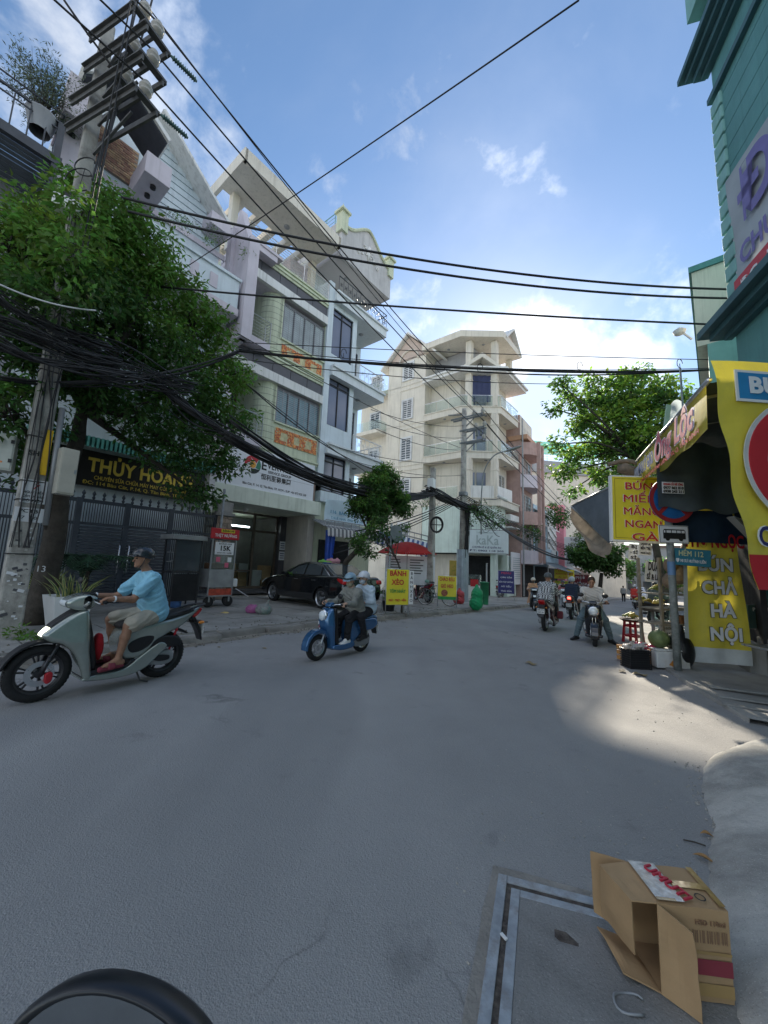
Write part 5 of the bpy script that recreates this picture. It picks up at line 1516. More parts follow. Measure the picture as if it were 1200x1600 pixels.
def tree(label,name,base,trunk,limbs,blobs,mats,dens,cr,per,size,seed=1,group=None,topmi=None,droop=.35,asp=.42,cat='tree',twigs=True,toplim=.35,barkm=None):
 t=thing(name,label,cat,base,0,group)
 B0=Vector(base)
 tb=MB();P=[Vector(p)-B0 for p,r in trunk];tb.tube(spline(P,4),[trunk[0][1]+(trunk[-1][1]-trunk[0][1])*(i/(len(P)*4-4))for i in range(len(P)*4-3)],9)
 tb.build('trunk',barkm or M_bark,parent=t,smooth=True,split=False)
 lb=MB();rg=random.Random(seed+5)
 for a,b,r0,r1 in limbs:
  a=Vector(a)-B0;b=Vector(b)-B0
  m1=(a+b)/2+Vector((rg.uniform(-.1,.1),rg.uniform(-.1,.1),rg.uniform(0,.15)))*(b-a).length
  lb.tube(spline([a,m1,b],4),[r0+(r1-r0)*i/8 for i in range(9)],6)
 cl=blobs_to_clumps([(Vector(b[0])-B0,*b[1:])for b in blobs],dens,cr,seed,topmi=topmi,toplim=toplim)
 if twigs:
  for i,(c,r,m_)in enumerate(cl):
   if i%4==0:
    b=min(blobs,key=lambda q:(Vector(q[0])-B0-c).length)
    s=(Vector(b[0])-B0)
    lb.tube([s+Vector((rg.gauss(0,.1),rg.gauss(0,.1),rg.gauss(0,.1))),(s+c)/2+Vector((rg.gauss(0,.1),rg.gauss(0,.1),rg.gauss(0,.1))),c],[.018,.012,.005],4,cap=False)
 if lb.v:lb.build('limbs',barkm or M_bark,parent=t,smooth=True,split=False)
 leaf_mesh('crown',mats,cl,per,size,seed,parent=t,droop=droop,asp=asp)
 return t
def build_trees():
 base=Wp(1.75,9.9,None,.12)
 def q(px,py,n):return PN(px,py,n)
 bl=[(150,345,10.3,.95,1),(190,385,10.2,1.1,1),(95,400,9.9,.95,2),(30,395,9.5,.9,1),(240,440,10.2,1.0,1),(140,460,9.8,1.0),(40,480,9.3,.8),(300,510,10.2,.95,1),(220,530,9.8,.95),(350,585,10.2,.85,1),(280,600,9.8,.95),(330,660,10,.85),(205,640,9.6,.8),(140,610,9.4,.6),(275,700,9.9,.8),(345,720,10.2,.65),(300,765,10.1,.55),(375,650,10.2,.5,1),(60,340,9.9,.7,1),(135,345,8.35,.5,1),(112,400,8.2,.55,1),(145,455,8.3,.5),(90,470,8.0,.45),(110,540,9.6,.7),(10,640,9.3,.8),(30,560,9.5,.8),(20,720,9.9,.6)]
 blobs=[(q(x,y,n),r*1.05,(m[0]if m else 0))for x,y,n,r,*m in bl]
 top=q(130,640,9.9)
 limbs=[(top,b[0],.09,.03)for b in blobs[:20:2]]+[(base+Vector((0,0,1.8)),q(20,640,9.4),.08,.03)]
 tree('big dark green street tree with dense glossy leaves beside the left concrete pole','street_tree',base,[(base,.22),(base+Vector((.05,.1,1.6)),.19),(q(95,760,9.9),.17),(q(120,690,9.9),.15),(top,.12),(q(170,560,10),.09),(q(180,450,10.1),.05)],limbs,blobs,[M_leafd,M_leafm,M_leafsun],24,.27,30,.14,seed=3,topmi=1,toplim=.45)  # lighter leaf materials on the upper clumps paint in the sunlight
 n13=text('13',.16,name='number',material=M_whitepr,parent=None,loc=(0,0,0))
 n13.parent=bpy.data.objects['street_tree'];n13.location=Vector((.13,-.19,1.05));n13.rotation_euler=(PI/2,0,R_(38))
 base=Wp(21.0,.9)
 c=lambda px,py,Y:PY(px,py,Y)
 bl=[(985,615,18,1.15),(930,625,18,.95),(1035,625,17,1.1),(890,620,18.5,.5),(1065,655,16,1.0),(975,665,17.5,1.2),(915,660,18,.85),(950,700,18,1.0),(1020,690,16.5,1.0),(900,715,18,.7),(880,740,18,.55),(950,745,17.5,.8),(1000,740,16.5,.8),(895,765,18,.4),(1085,640,15.5,.6),(985,590,18,.7),(925,595,18.3,.5),(870,640,18.5,.45),(876,600,18,.5),(868,695,18,.5),(960,770,17,.45)]
 blobs=[(c(x,y,Y),r*1.02)for x,y,Y,r in bl]
 top=c(1000,720,17)
 tree('tall airy street tree with sunlit broad leaves rising behind the stall awnings','street_tree',base,[(base,.2),(base+Vector((-.3,.1,2.2)),.16),(top,.1)],[(top,b[0],.07,.02)for b in blobs],blobs,[M_leafr,M_leafsun],17,.36,20,.22,seed=8,topmi=1,droop=.2,asp=.5,toplim=-.2)  # most outer clumps take the lighter leaf colour as painted sunlight
 base=Wp(9.6,9.2,None,.12)
 blobs=[(PN(x,y,8.9),r)for x,y,r in((600,755,.62),(575,785,.55),(615,785,.55),(585,760,.55),(600,738,.4),(632,795,.4),(560,795,.4),(590,800,.5))]
 blobs2=[(PN(x,y,8.0),r)for x,y,r in((585,830,.42),(560,850,.36),(610,845,.38),(595,815,.36),(575,862,.3),(625,825,.28))]
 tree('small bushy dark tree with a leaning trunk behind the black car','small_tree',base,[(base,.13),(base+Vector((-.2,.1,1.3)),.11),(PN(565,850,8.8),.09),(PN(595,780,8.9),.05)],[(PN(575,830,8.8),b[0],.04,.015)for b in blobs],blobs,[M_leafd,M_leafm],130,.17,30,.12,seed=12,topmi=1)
 base=Wp(10.17,7.36,None,.02)
 tree('slim sapling with a thin straight trunk at the kerb beside the sign post','small_tree',base,[(base,.035),(base+Vector((0,0,.9)),.03),(PN(622,880,7.5),.025),(PN(600,840,7.9),.02)],[(PN(618,870,7.5),b[0],.018,.008)for b in blobs2],blobs2,[M_leafd,M_leafm],90,.15,24,.10,seed=14,topmi=1)
 base=Wp(10.0,7.75,None,.12)
 tree('leafy shrub growing from a dark pot at the kerb below the sapling','potted_shrub',base,[(base,.03),(base+Vector((0,0,.6)),.02)],[],[(base+Vector((.0,0,.75)),.33),(base+Vector((.2,.1,.55)),.28),(base+Vector((-.15,0,.5)),.25)],[M_leafd,M_leafm],90,.12,12,.09,seed=15,cat='shrub')
 p=MB();p.lathe([(.17,0),(.22,.3),(.24,.32),(.2,.33),(.001,.3)],14);p.build('pot',M_black,parent=bpy.data.objects['potted_shrub'],smooth=True)
 base=far(21,-2.6);
 blobs=[(PY(x,y,38),r)for x,y,r in((925,872,1.5),(945,868,1.3),(905,865,1.1),(955,885,1.0),(930,850,1.1),(960,862,.9))]
 b0=PY(935,930,38);b0.z=gz(b0.x,b0.y)
 tree('dark round street tree far down the road above the riders','street_tree',b0,[(b0,.22),(PY(940,895,38),.16)],[],blobs,[M_leafd,M_leafm],9,.45,24,.34,seed=22,topmi=1,twigs=False)
 for k,(px,Yd,r,lab)in enumerate(DISTANT):
  b0=PY(px,920,Yd);b0.z=gz(b0.x,b0.y);c0=b0+Vector((0,0,4.6))
  tree(lab,'distant_tree',b0,[(b0,.25),(c0,.15)],[],[(c0,r),(c0+Vector((r*.7,0,.6)),r*.7),(c0+Vector((-r*.7,0,.2)),r*.7)],[M_leafd,M_leafm],1.6,.8,16,.5,seed=90+k,topmi=1,twigs=False)
 for lab,px,py,Y,r,sd in(('trailing plants on the low balcony of the salmon building',825,830,33,.9,31),('bushy climber over the blue house balcony',860,800,38,1.3,32),('climber hanging over the eave left of the script sign',868,812,37,1.0,33),('vine mass over the tin eaves past the script sign',915,845,42,1.6,34)):
  c0=PY(px,py,Y)
  o=leaf_mesh('climbing_plant',[M_leafd,M_leafm],blobs_to_clumps([(Vector((0,0,0)),r),(Vector((r*.9,.3,-.2)),r*.7)],7,.3,sd,topmi=1),12,.24,sd)
  o.location=c0;tag(o,lab,'plant')
 c0=PN(72,150,12.4)
 rg=random.Random(5);b=MB();t=thing('terrace_plant','feathery grey green shrub in a pot on the dark terrace','plant',c0-Vector((0,0,1.1)))
 for i in range(60):
  d=Vector((rg.gauss(0,.35),rg.gauss(0,.35),1)).normalized();p=Vector((0,0,.45));
  pts=[p]
  for k in range(5):p=p+d*rg.uniform(.18,.32);d=(d+Vector((rg.gauss(0,.2),rg.gauss(0,.2),-.06))).normalized();pts.append(p)
  b.tube(pts,[.012,.01,.008,.006,.004,.003],4,cap=False)
 b.build('stems',M_bark,parent=t,split=False)
 cl=[((rg.gauss(0,.38),rg.gauss(0,.38),rg.uniform(.6,1.75)),.16,0)for _ in range(260)]
 leaf_mesh('foliage',[M_leafg],cl,16,.09,6,parent=t,droop=-.3,asp=.22)
 MB().lathe([(.22,0),(.32,.45),(.34,.48),(.001,.45)],14).build('pot',M_greywall,parent=t,smooth=True)
 for lab,px,py,r,sd in(('small flowering plant on the white parapet under the gable',268,340,.3,41),('wispy plant on the parapet next to the lavender wall',290,350,.28,42),('green grass tuft on the balcony by the lavender wall',335,372,.35,43),('trailing weeds on the upper terrace rail of the green shop house',385,395,.3,44)):
  o=leaf_mesh('balcony_plant',[M_leafm,M_leafg],blobs_to_clumps([(Vector((0,0,0)),r)],120,.14,sd,topmi=1),10,.09,sd,droop=-.3,asp=.25)
  o.location=PN(px,py,12.2);tag(o,lab,'plant')
 for lab,px,py,Y,r,sd in(('creeper growing over the cable mass left of the two middle poles',660,782,20,.55,51),('creeper and dry twigs over the cable mass right of the middle pole',748,800,20,.9,52)):
  o=leaf_mesh('climbing_plant',[M_leafd,mat('dry_leaf',(.16,.12,.06),.8,.1,3,island=.4)],blobs_to_clumps([(Vector((0,0,0)),r),(Vector((r,0,-.25)),r*.7)],22,.2,sd,topmi=1),9,.13,sd)
  o.location=PY(px,py,Y);tag(o,lab,'plant')
 for k,(px,py,lab)in enumerate(((62,965,'left square white planter of yellow edged snake plants behind the motorbike'),(100,985,'square white planter of yellow edged snake plants nearest the motorbike'))):
  g=G(px,py,.12);t=thing('planter',lab,'planter',g)
  t.rotation_euler=(0,0,ROW+.1)
  MB().add([(-.2,-.2,0),(.2,-.2,0),(.2,.2,0),(-.2,.2,0),(-.3,-.3,.62),(.3,-.3,.62),(.3,.3,.62),(-.3,.3,.62),(-.25,-.25,.58),(.25,-.25,.58),(.25,.25,.58),(-.25,.25,.58)],[(0,1,5,4),(1,2,6,5),(2,3,7,6),(3,0,4,7),(4,5,9,8),(5,6,10,9),(6,7,11,10),(7,4,8,11),(8,9,10,11)]).build('pot',M_whitep if k else M_conc,parent=t)
  rg=random.Random(60+k)
  mg=[mat('sansevieria_green',(.04,.10,.04),.45,.2,8),mat('sansevieria_yellow',(.42,.40,.14),.45)]
  for i in range(34):
   x,y=rg.uniform(-.24,.24),rg.uniform(-.24,.24);hh=rg.uniform(.25,.5);a=rg.uniform(0,PI);dx,dy=math.cos(a),math.sin(a);lx,ly=x*1.1+rg.gauss(0,.1),y*1.1+rg.gauss(0,.1)
   b=MB()
   for s0,s1,m_ in((-1,-.55,1),(-.55,.55,0),(.55,1,1)):
    vs=[];
    for j in range(5):
     u=j/4;w=.026*(1-.1*u)*(math.sqrt(max(0,1-u**3))+.02);c=Vector((x+lx*u*u,y+ly*u*u,.57+hh*u))
     vs+=[c+Vector((dx,dy,0))*w*s0,c+Vector((dx,dy,0))*w*s1]
    b.add([tuple(v)for v in vs],[(2*j,2*j+1,2*j+3,2*j+2)for j in range(4)],m_)
   b.build('leaf',mg,parent=t,split=False)
 b0=Wp(2.6,10.6,None,.12);t=thing('palm_shrub','dim feathery palm shrub growing beside the gate behind the planters','plant',b0)
 b=MB();rg=random.Random(77)
 for i in range(16):
  a=rg.uniform(0,2*PI);d=Vector((math.cos(a),math.sin(a),0));pts=[d*(.1+.9*u)*rg.uniform(.8,1.2)+Vector((0,0,1.0+1.3*u-1.2*u*u))for u in[j/7 for j in range(8)]]
  b.tube([Vector((0,0,.6))]+pts,.01,4,cap=False)
  for p,q_ in zip(pts,pts[1:]):
   tdir=(q_-p).normalized();side=tdir.cross(Vector((0,0,1))).normalized()
   for sgn in(-1,1):
    for f in(0,.33,.66):
     r_=p+(q_-p)*f;e=r_+side*sgn*.28+tdir*.18-Vector((0,0,.08));w=tdir*.016
     b.add([tuple(r_-w),tuple(r_+w),tuple(e)],[(0,1,2)])
 b.build('fronds',mat('palm_green',(.03,.075,.04),.6,.2,4,island=.3),parent=t,split=False,stuff=True)
 MB().tube([(0,0,0),(.03,0,1.1)],.07,8).build('trunk',M_bark,parent=t)
 for lab,px,py,r in(('low green weeds at the foot of the left concrete pole',32,1000,.16),('tangled groundcover beside the planters',60,1005,.13)):
  g=G(px,py,.1);o=leaf_mesh('weeds',[M_leafm,M_leafd],blobs_to_clumps([(Vector((0,0,.08)),r)],900,.06,5),8,.07,5,droop=-.4);o.location=g;tag(o,lab,'weeds')
build_trees()
# UTILITY POLES AND WIRES
M_pole=mat('pole_concrete',(.40,.385,.35),.9,.22,3,bump=.5,bscale=30,dirt=(.12,.11,.10),dirtamt=.75,dscale=3.5,streak=.4)
M_cable=mat('cable_black',(.026,.026,.028),.6,.2,4)
M_porc=mat('porcelain',(.42,.40,.36),.25,.1,4)
M_arm=mat('weathered_steel_arm',(.10,.098,.095),.6,.25,6,bump=.2,bscale=40)
M_galv=mat('galvanised_steel',(.22,.235,.24),.5,.2,6,metal=.5)
def insulator(parent,p):
 b=MB();b.lathe([(.03,0),(.05,.02),(.10,.05),(.105,.08),(.07,.10),(.11,.13),(.115,.16),(.075,.18),(.09,.21),(.07,.26),(.001,.28)],12,p,Matrix.Identity(3)*1.0)
 return b.build('insulator',M_porc,parent=parent,smooth=True)
def build_left_pole():
 base=Vector((-6.05,6.48,.05))
 t=thing('utility_pole','tall scuffed concrete utility pole with crossarms, notices and meter boxes at the left edge','utility pole',base)
 t.rotation_euler=(0,0,ROW)
 b=MB();H=12.2
 w0,w1,d0,d1=.17,.10,.13,.09
 b.add([(-w0,-d0,0),(w0,-d0,0),(w0,d0,0),(-w0,d0,0),(-w1,-d1,H),(w1,-d1,H),(w1,d1,H),(-w1,d1,H)],[(0,1,5,4),(1,2,6,5),(2,3,7,6),(3,0,4,7),(4,5,6,7)])
 b.build('shaft',M_pole,parent=t,bevel=.03)
 inv=Matrix.Rotation(-ROW,3,'Z')
 ad=inv@Vector((math.sin(R_(112)),math.cos(R_(112)),0))
 side=Vector((-ad.y,ad.x,0))
 for z,L,l0,ins in((11.62,1.15,.15,(1.12,)),(10.9,1.63,.15,(.95,1.58)),(10.25,1.63,.4,(.85,1.58)),(9.6,1.58,.38,(1.5,))):
  for sg in(-1,1):
   a=MB();o_=side*(.2*sg);a.beam(-ad*l0+o_+Vector((0,0,z)),ad*L+o_+Vector((0,0,z)),.04,.12);a.beam(-ad*l0+o_*1.18+Vector((0,0,z+.05)),ad*L+o_*1.18+Vector((0,0,z+.05)),.07,.02)
   a.build('crossarm',M_arm,parent=t,split=False)
  for u in ins:
   insulator(t,ad*u+Vector((0,0,z+.16)))
   c=MB();c.beam(ad*u-side*.26+Vector((0,0,z+.08)),ad*u+side*.26+Vector((0,0,z+.08)),.12,.05);c.lathe([(.03,-.02),(.03,.1)],8,ad*u+Vector((0,0,z+.08)));c.build('bracket',M_arm,parent=t,split=False)
  c=MB();c.beam(ad*.2+Vector((0,0,z-.55)),ad*(L*.75)+Vector((0,0,z-.05)),.04,.04);c.build('brace',M_arm,parent=t)
 for z,u in((10.9,1.6),(9.6,1.55)):
  s=MB();p=ad*u+Vector((0,0,z));d=inv@DV
  s.lathe([(.02,0)]+[(r,.04*i+dz)for i in range(1,12)for r,dz in((.03,0),(.055,.015),(.03,.03))]+[(.02,.5)],9,p+d*.25,d.to_track_quat('Z','Y').to_matrix())
  s.build('string_insulator',mat('insulator_teal',(.08,.16,.15),.4),parent=t,smooth=True)
 rg=random.Random(4);dc=MB()
 for i in range(7):
  x=rg.uniform(-.12,.16);y0=-.17-rg.uniform(0,.06)
  pts=[Vector((x+rg.gauss(0,.03),y0+rg.gauss(0,.012)+.004*z,z))for z in[1.5+j*.8 for j in range(int(rg.uniform(5,12)))]]
  dc.tube(spline(pts,4),rg.choice((.008,.011,.006)),5)
 for i in range(3):
  pts=[Vector((.1+.05*i,-.22,8.5)),Vector((.18+.04*i,-.3,10)),Vector((.3+.1*i,-.45,12.5)),Vector((.35+.15*i,-.6,16))]
  dc.tube(spline(pts,4),.018,5)
 dc.build('down_cables',M_cable,parent=t,stuff=True)
 for z in(2.3,2.62,3.4,4.6,1.4):
  w=w0-(w0-w1)*z/H+.008;d=d0-(d0-d1)*z/H+.008
  s=MB()
  for a,c in(((-w,-d),(w,-d)),((w,-d),(w,d)),((w,d),(-w,d)),((-w,d),(-w,-d))):s.tube([(*a,z+.02*a[0]),(*c,z+.02*c[0])],.009,5)
  s.build('wire_strap',M_cable,parent=t,split=False)
 fy=lambda z:-(d0-(d0-d1)*z/H)-.006
 z=2.45;b=MB().box(-.13,.19,fy(z)-.004,fy(z),z-.2,z+.2).build('danger_notice',M_whitepr,parent=t)
 b2=MB();zz=z+.12
 b2.add([(.05,fy(z)-.006,zz+.06),(.10,fy(z)-.006,zz+.06),(.05,fy(z)-.006,zz),(.10,fy(z)-.006,zz),(0.01,fy(z)-.006,zz-.1),(.03,fy(z)-.006,zz-.015)],[(0,1,5),(2,3,4)]);b2.build('lightning_mark',M_red,parent=b,split=False)
 for i,s_ in enumerate(('NGUY HIỂM','CẤM LẠI GẦN','CÓ ĐIỆN','CHẾT NGƯỜI')[:3]):text(s_,.055,material=M_blk,parent=b,loc=(.03,fy(z)-.006,z-.02-i*.07),fit=.27,bold=.02)
 z=2.05;b=MB().box(-.17,.2,fy(z)-.004,fy(z),z-.12,z+.12).build('paper_notice',M_whitepr,parent=t)
 text('PCTB',.08,material=M_blk,parent=b,loc=(.0,fy(z)-.006,z+.06),bold=.01,fit=.24);text('7  10',.07,material=M_blk,parent=b,loc=(.02,fy(z)-.006,z-.05),fit=.2)
 rg=random.Random(9)
 for i in range(46):
  z=rg.uniform(.35,1.85);w=w0-(w0-w1)*z/H-.05;x=rg.uniform(-w,w);a=rg.uniform(.015,.05)
  b=MB();b.obox((x,fy(z)-.002,z),(a*rg.uniform(1,2),.002,a),(0,rg.uniform(-.4,.4),0));b.build('stuck_paper',rg.choice((M_whitepr,mat('torn_paper',(.5,.49,.45),.9,.2,20),mat('stamp_ink',(.09,.09,.10),.8))),parent=t)
 z=3.1;text('SH',.12,material=M_blk,parent=t,loc=(-.05,fy(z)-.004,z),bold=.02)
 yt=MB();yt.box(.05,.15,fy(3.1)-.03,fy(3.1),2.75,3.55);yt.build('yellow_guard',mat('guard_yellow',(.75,.45,.02),.5),parent=t)
 pp=MB();pp.tube([(.24,-.12,1.9),(.22,-.12,4.0)],.045,8);pp.build('conduit',M_grey,parent=t,smooth=True)
 e=thing('meter_box','pale grey steel cabinet with two black hinges on the left face of the pole','electrical box',base+Vector((-.42,-.22,2.75)));e.rotation_euler=(0,0,ROW-.25)
 b=MB();b.box(-.2,.2,-.16,.16,0,.62);b.build('case',mat('box_paint',(.50,.52,.47),.6,.08,3,dirtamt=.2),parent=e,bevel=.012)
 b=MB();b.box(-.18,.18,-.172,-.16,.03,.59);b.build('door',mat('box_paint',(0,0,0)),parent=e,bevel=.005)
 for z in(.14,.46):MB().box(.145,.19,-.185,-.172,z,z+.06).build('hinge',M_black,parent=e)
 MB().box(-.17,-.14,-.19,-.172,.28,.35).build('latch',M_black,parent=e);MB().box(-.1,.08,-.175,-.172,.12,.15).build('label',M_orange,parent=e)
 e=thing('meter_box','tall beige steel cabinet on the right side of the pole beside the shop sign','electrical box',base+Vector((.40,.18,2.45)));e.rotation_euler=(0,0,ROW+.15)
 b=MB();b.box(-.13,.13,-.1,.1,0,.82);b.build('case',mat('box_beige',(.47,.45,.38),.6,.08,3,dirtamt=.3),parent=e,bevel=.012)
 b=MB();b.box(-.115,.115,-.112,-.1,.03,.79);b.build('door',mat('box_beige',(0,0,0)),parent=e,bevel=.005);MB().box(.08,.11,-.12,-.112,.38,.46).build('latch',M_steel,parent=e)
 e=thing('junction_box','white plastic junction box under a black bracket near the pole top','electrical box',PY(105,322,6.3))
 e.rotation_euler=(0,0,.5);MB().box(-.2,.2,-.12,.12,-.12,.12).build('case',M_whitep,parent=e,bevel=.03);MB().box(-.06,.14,-.1,.1,.12,.24).build('bracket',M_black,parent=e)
 return base,{k:base+Matrix.Rotation(ROW,3,'Z')@(ad*u+Vector((0,0,z)))for k,(z,u)in{'a':(12.05,1.12),'b1':(11.33,.95),'b2':(11.33,1.58),'c1':(10.68,.85),'c2':(10.68,1.58),'d':(10.03,1.5)}.items()}
LPB,LP=build_left_pole()
def build_mid_poles():
 s2=18.51;base=Wp(s2,9.53,None,.05)
 t=thing('utility_pole','tall concrete pole with three crossarms wrapped in a corrugated sheet at its foot','utility pole',base);t.rotation_euler=(0,0,ROW)
 H=10.3-base.z
 MB().lathe([(.21,0),(.12,H)],12,cap=True).build('shaft',M_pole,parent=t,smooth=True)
 zb=base.z;pts={}
 for i,(z,yl,yr)in enumerate(((9.75,.75,-1.15),(9.0,.2,-1.25),(8.3,.2,-1.2))):
  b=MB()
  for sg in(-1,1):b.beam((.14*sg,yl,z-zb),(.14*sg,yr,z-zb),.04,.09)
  b.beam((-.16,yr+.1,z-zb),(.16,yr+.1,z-zb),.06,.04)
  b.build('crossarm',M_galv,parent=t,split=False)
  for k,y in enumerate((yr+.05,yr+.55)if i<2 else(yr+.05,)):
   insulator(t,Vector((0,y,z-zb+.06)))
   pts['%d%d'%(i,k)]=base+Matrix.Rotation(ROW,3,'Z')@Vector((0,y,z-zb+.35))
  MB().beam((0,-.1,z-zb-.5),(0,yr*.6,z-zb-.03),.04,.04).build('brace',M_galv,parent=t)
 b=MB();b.beam((0,.2,10.0-zb),(0,1.0,10.15-zb),.06,.06);b.build('top_bracket',M_galv,parent=t)
 for k in range(3):
  b=MB();b.lathe([(.05,-.4),(.09,-.36),(.05,-.3),(.09,-.26),(.05,-.2),(.09,-.16),(.05,-.1),(.02,0)],8,(.05,-.75-.22*k,9.0-zb));b.build('surge_arrester',M_galv,parent=t,smooth=True)
 c=MB();c.box(-.2,.2,-.2,.2,5.35-zb,5.6-zb);c.build('clamp_box',M_galv,parent=t,bevel=.05)
 b=MB();n=60
 for i in range(n+1):
  a=2*PI*i/n;r=.30+.014*math.sin(i*PI/2*1.0)
  b.v+=[(math.cos(a)*r,math.sin(a)*r,0.0),(math.cos(a)*r,math.sin(a)*r,2.75)]
 for i in range(n):b.f.append((2*i,2*i+2,2*i+3,2*i+1));b.m.append(0)
 b.build('corrugated_wrap',mat('corrugated_blue_grey',(.36,.42,.47),.5,.12,3,metal=.3,streak=.5),parent=t,smooth=True,split=False)
 l=thing('street_lamp','curved arm street lamp fixed beside the middle pole','street lamp',PY(752,800,base.y));p0=l.location
 tip=PY(790,705,base.y);P=[Vector((0,0,-1.2)),Vector((0,0,.8)),PY(757,735,base.y)-p0,PY(772,712,base.y)-p0,tip-p0]
 b=MB();b.tube(spline(P,5),.035,7);b.build('arm',M_galv,parent=l,smooth=True)
 h=MB();d=(PY(815,697,base.y)-tip).normalized();h.lathe([(.02,0),(.1,.15),(.14,.5),(.1,.85),(.001,1.0)],10,tip-p0,d.to_track_quat('Z','Y').to_matrix()@Matrix(((1,0,0),(0,.6,0),(0,0,1))));h.build('lamp_head',M_galv,parent=l,smooth=True)
 c=thing('street_camera','white bullet camera on a bracket below the street lamp','camera',PY(785,778,base.y));b=MB();b.tube([(-.25,0,.12),(.25,0,-.14)],.09,10);b.build('housing',M_whitep,parent=c,smooth=True);MB().tube([(0,0,0),(-.4,0,-.1),(-.9,0,-.1)],.025,6).build('bracket',M_galv,parent=c)
 b2=Wp(15.29,9.47,None,.05)
 t2=thing('utility_pole','shorter square concrete pole with a cable coil left of the tall middle pole','utility pole',b2);t2.rotation_euler=(0,0,ROW+.2)
 MB().add([(-.2,-.14,0),(.2,-.14,0),(.2,.14,0),(-.2,.14,0),(-.13,-.1,6.35),(.13,-.1,6.35),(.13,.1,6.35),(-.13,.1,6.35)],[(0,1,5,4),(1,2,6,5),(2,3,7,6),(3,0,4,7),(4,5,6,7)]).build('shaft',M_pole,parent=t2,bevel=.02)
 MB().box(-.5,-.15,-.2,.1,5.3,5.75).build('pole_box',M_whitep,parent=t2,bevel=.02)
 co=thing('cable_coil','coil of spare black cable hanging on the shorter middle pole','cable coil',PY(682,820,b2.y-.3))
 b=MB()
 for k in range(5):
  r=.30+.02*k;b.tube([(math.cos(a)*r*.8,-.02*k,math.sin(a)*r)for a in[2*PI*i/20 for i in range(21)]],.012,5)
 b.tube([(-.3,0,0),(.3,0,0)],.02,5);b.tube([(0,0,-.4),(0,0,.4)],.02,5)
 b.build('coil',M_cable,parent=co,smooth=True,split=False)
 return base,b2,pts
MPB,MP2,MP=build_mid_poles()
def sag(a,b,s,n=18):
 a,b=Vector(a),Vector(b)
 return[a+(b-a)*(i/n)-Vector((0,0,4*s*(i/n)*(1-i/n)))for i in range(n+1)]
def cable(lab,a,b,s,r,group=None,n=18,name='overhead_cable',mt=None):
 m_=MB();m_.tube(sag(a,b,s,n),r,6)
 o=m_.build(name,mt or M_cable,smooth=True);tag(o,lab,'cable',group);return o
def bundle(lab,a,b,s,r,k,spread,seed=1,wig=.06):
 """a lashed bundle of many cables: one thing"""
 rg=random.Random(seed);m_=MB();n=22
 base=sag(a,b,s,n)
 for j in range(k):
  o1=Vector((rg.gauss(0,spread),rg.gauss(0,spread),rg.gauss(0,spread)))
  ph,fr=rg.uniform(0,6),rg.uniform(2,6)
  ds=rg.uniform(-.15,.25)*abs(s)
  pts=[p+o1*(.55+.45*math.sin(fr*i/n+ph))+Vector((0,0,wig*math.sin(fr*1.7*i/n+ph)-ds*4*(i/n)*(1-i/n)))for i,p in enumerate(base)]
  m_.tube(pts,r*rg.uniform(.6,1.3),5)
 o=m_.build('cable_bundle',M_cable,smooth=True,split=False);tag(o,lab,'cables');return o
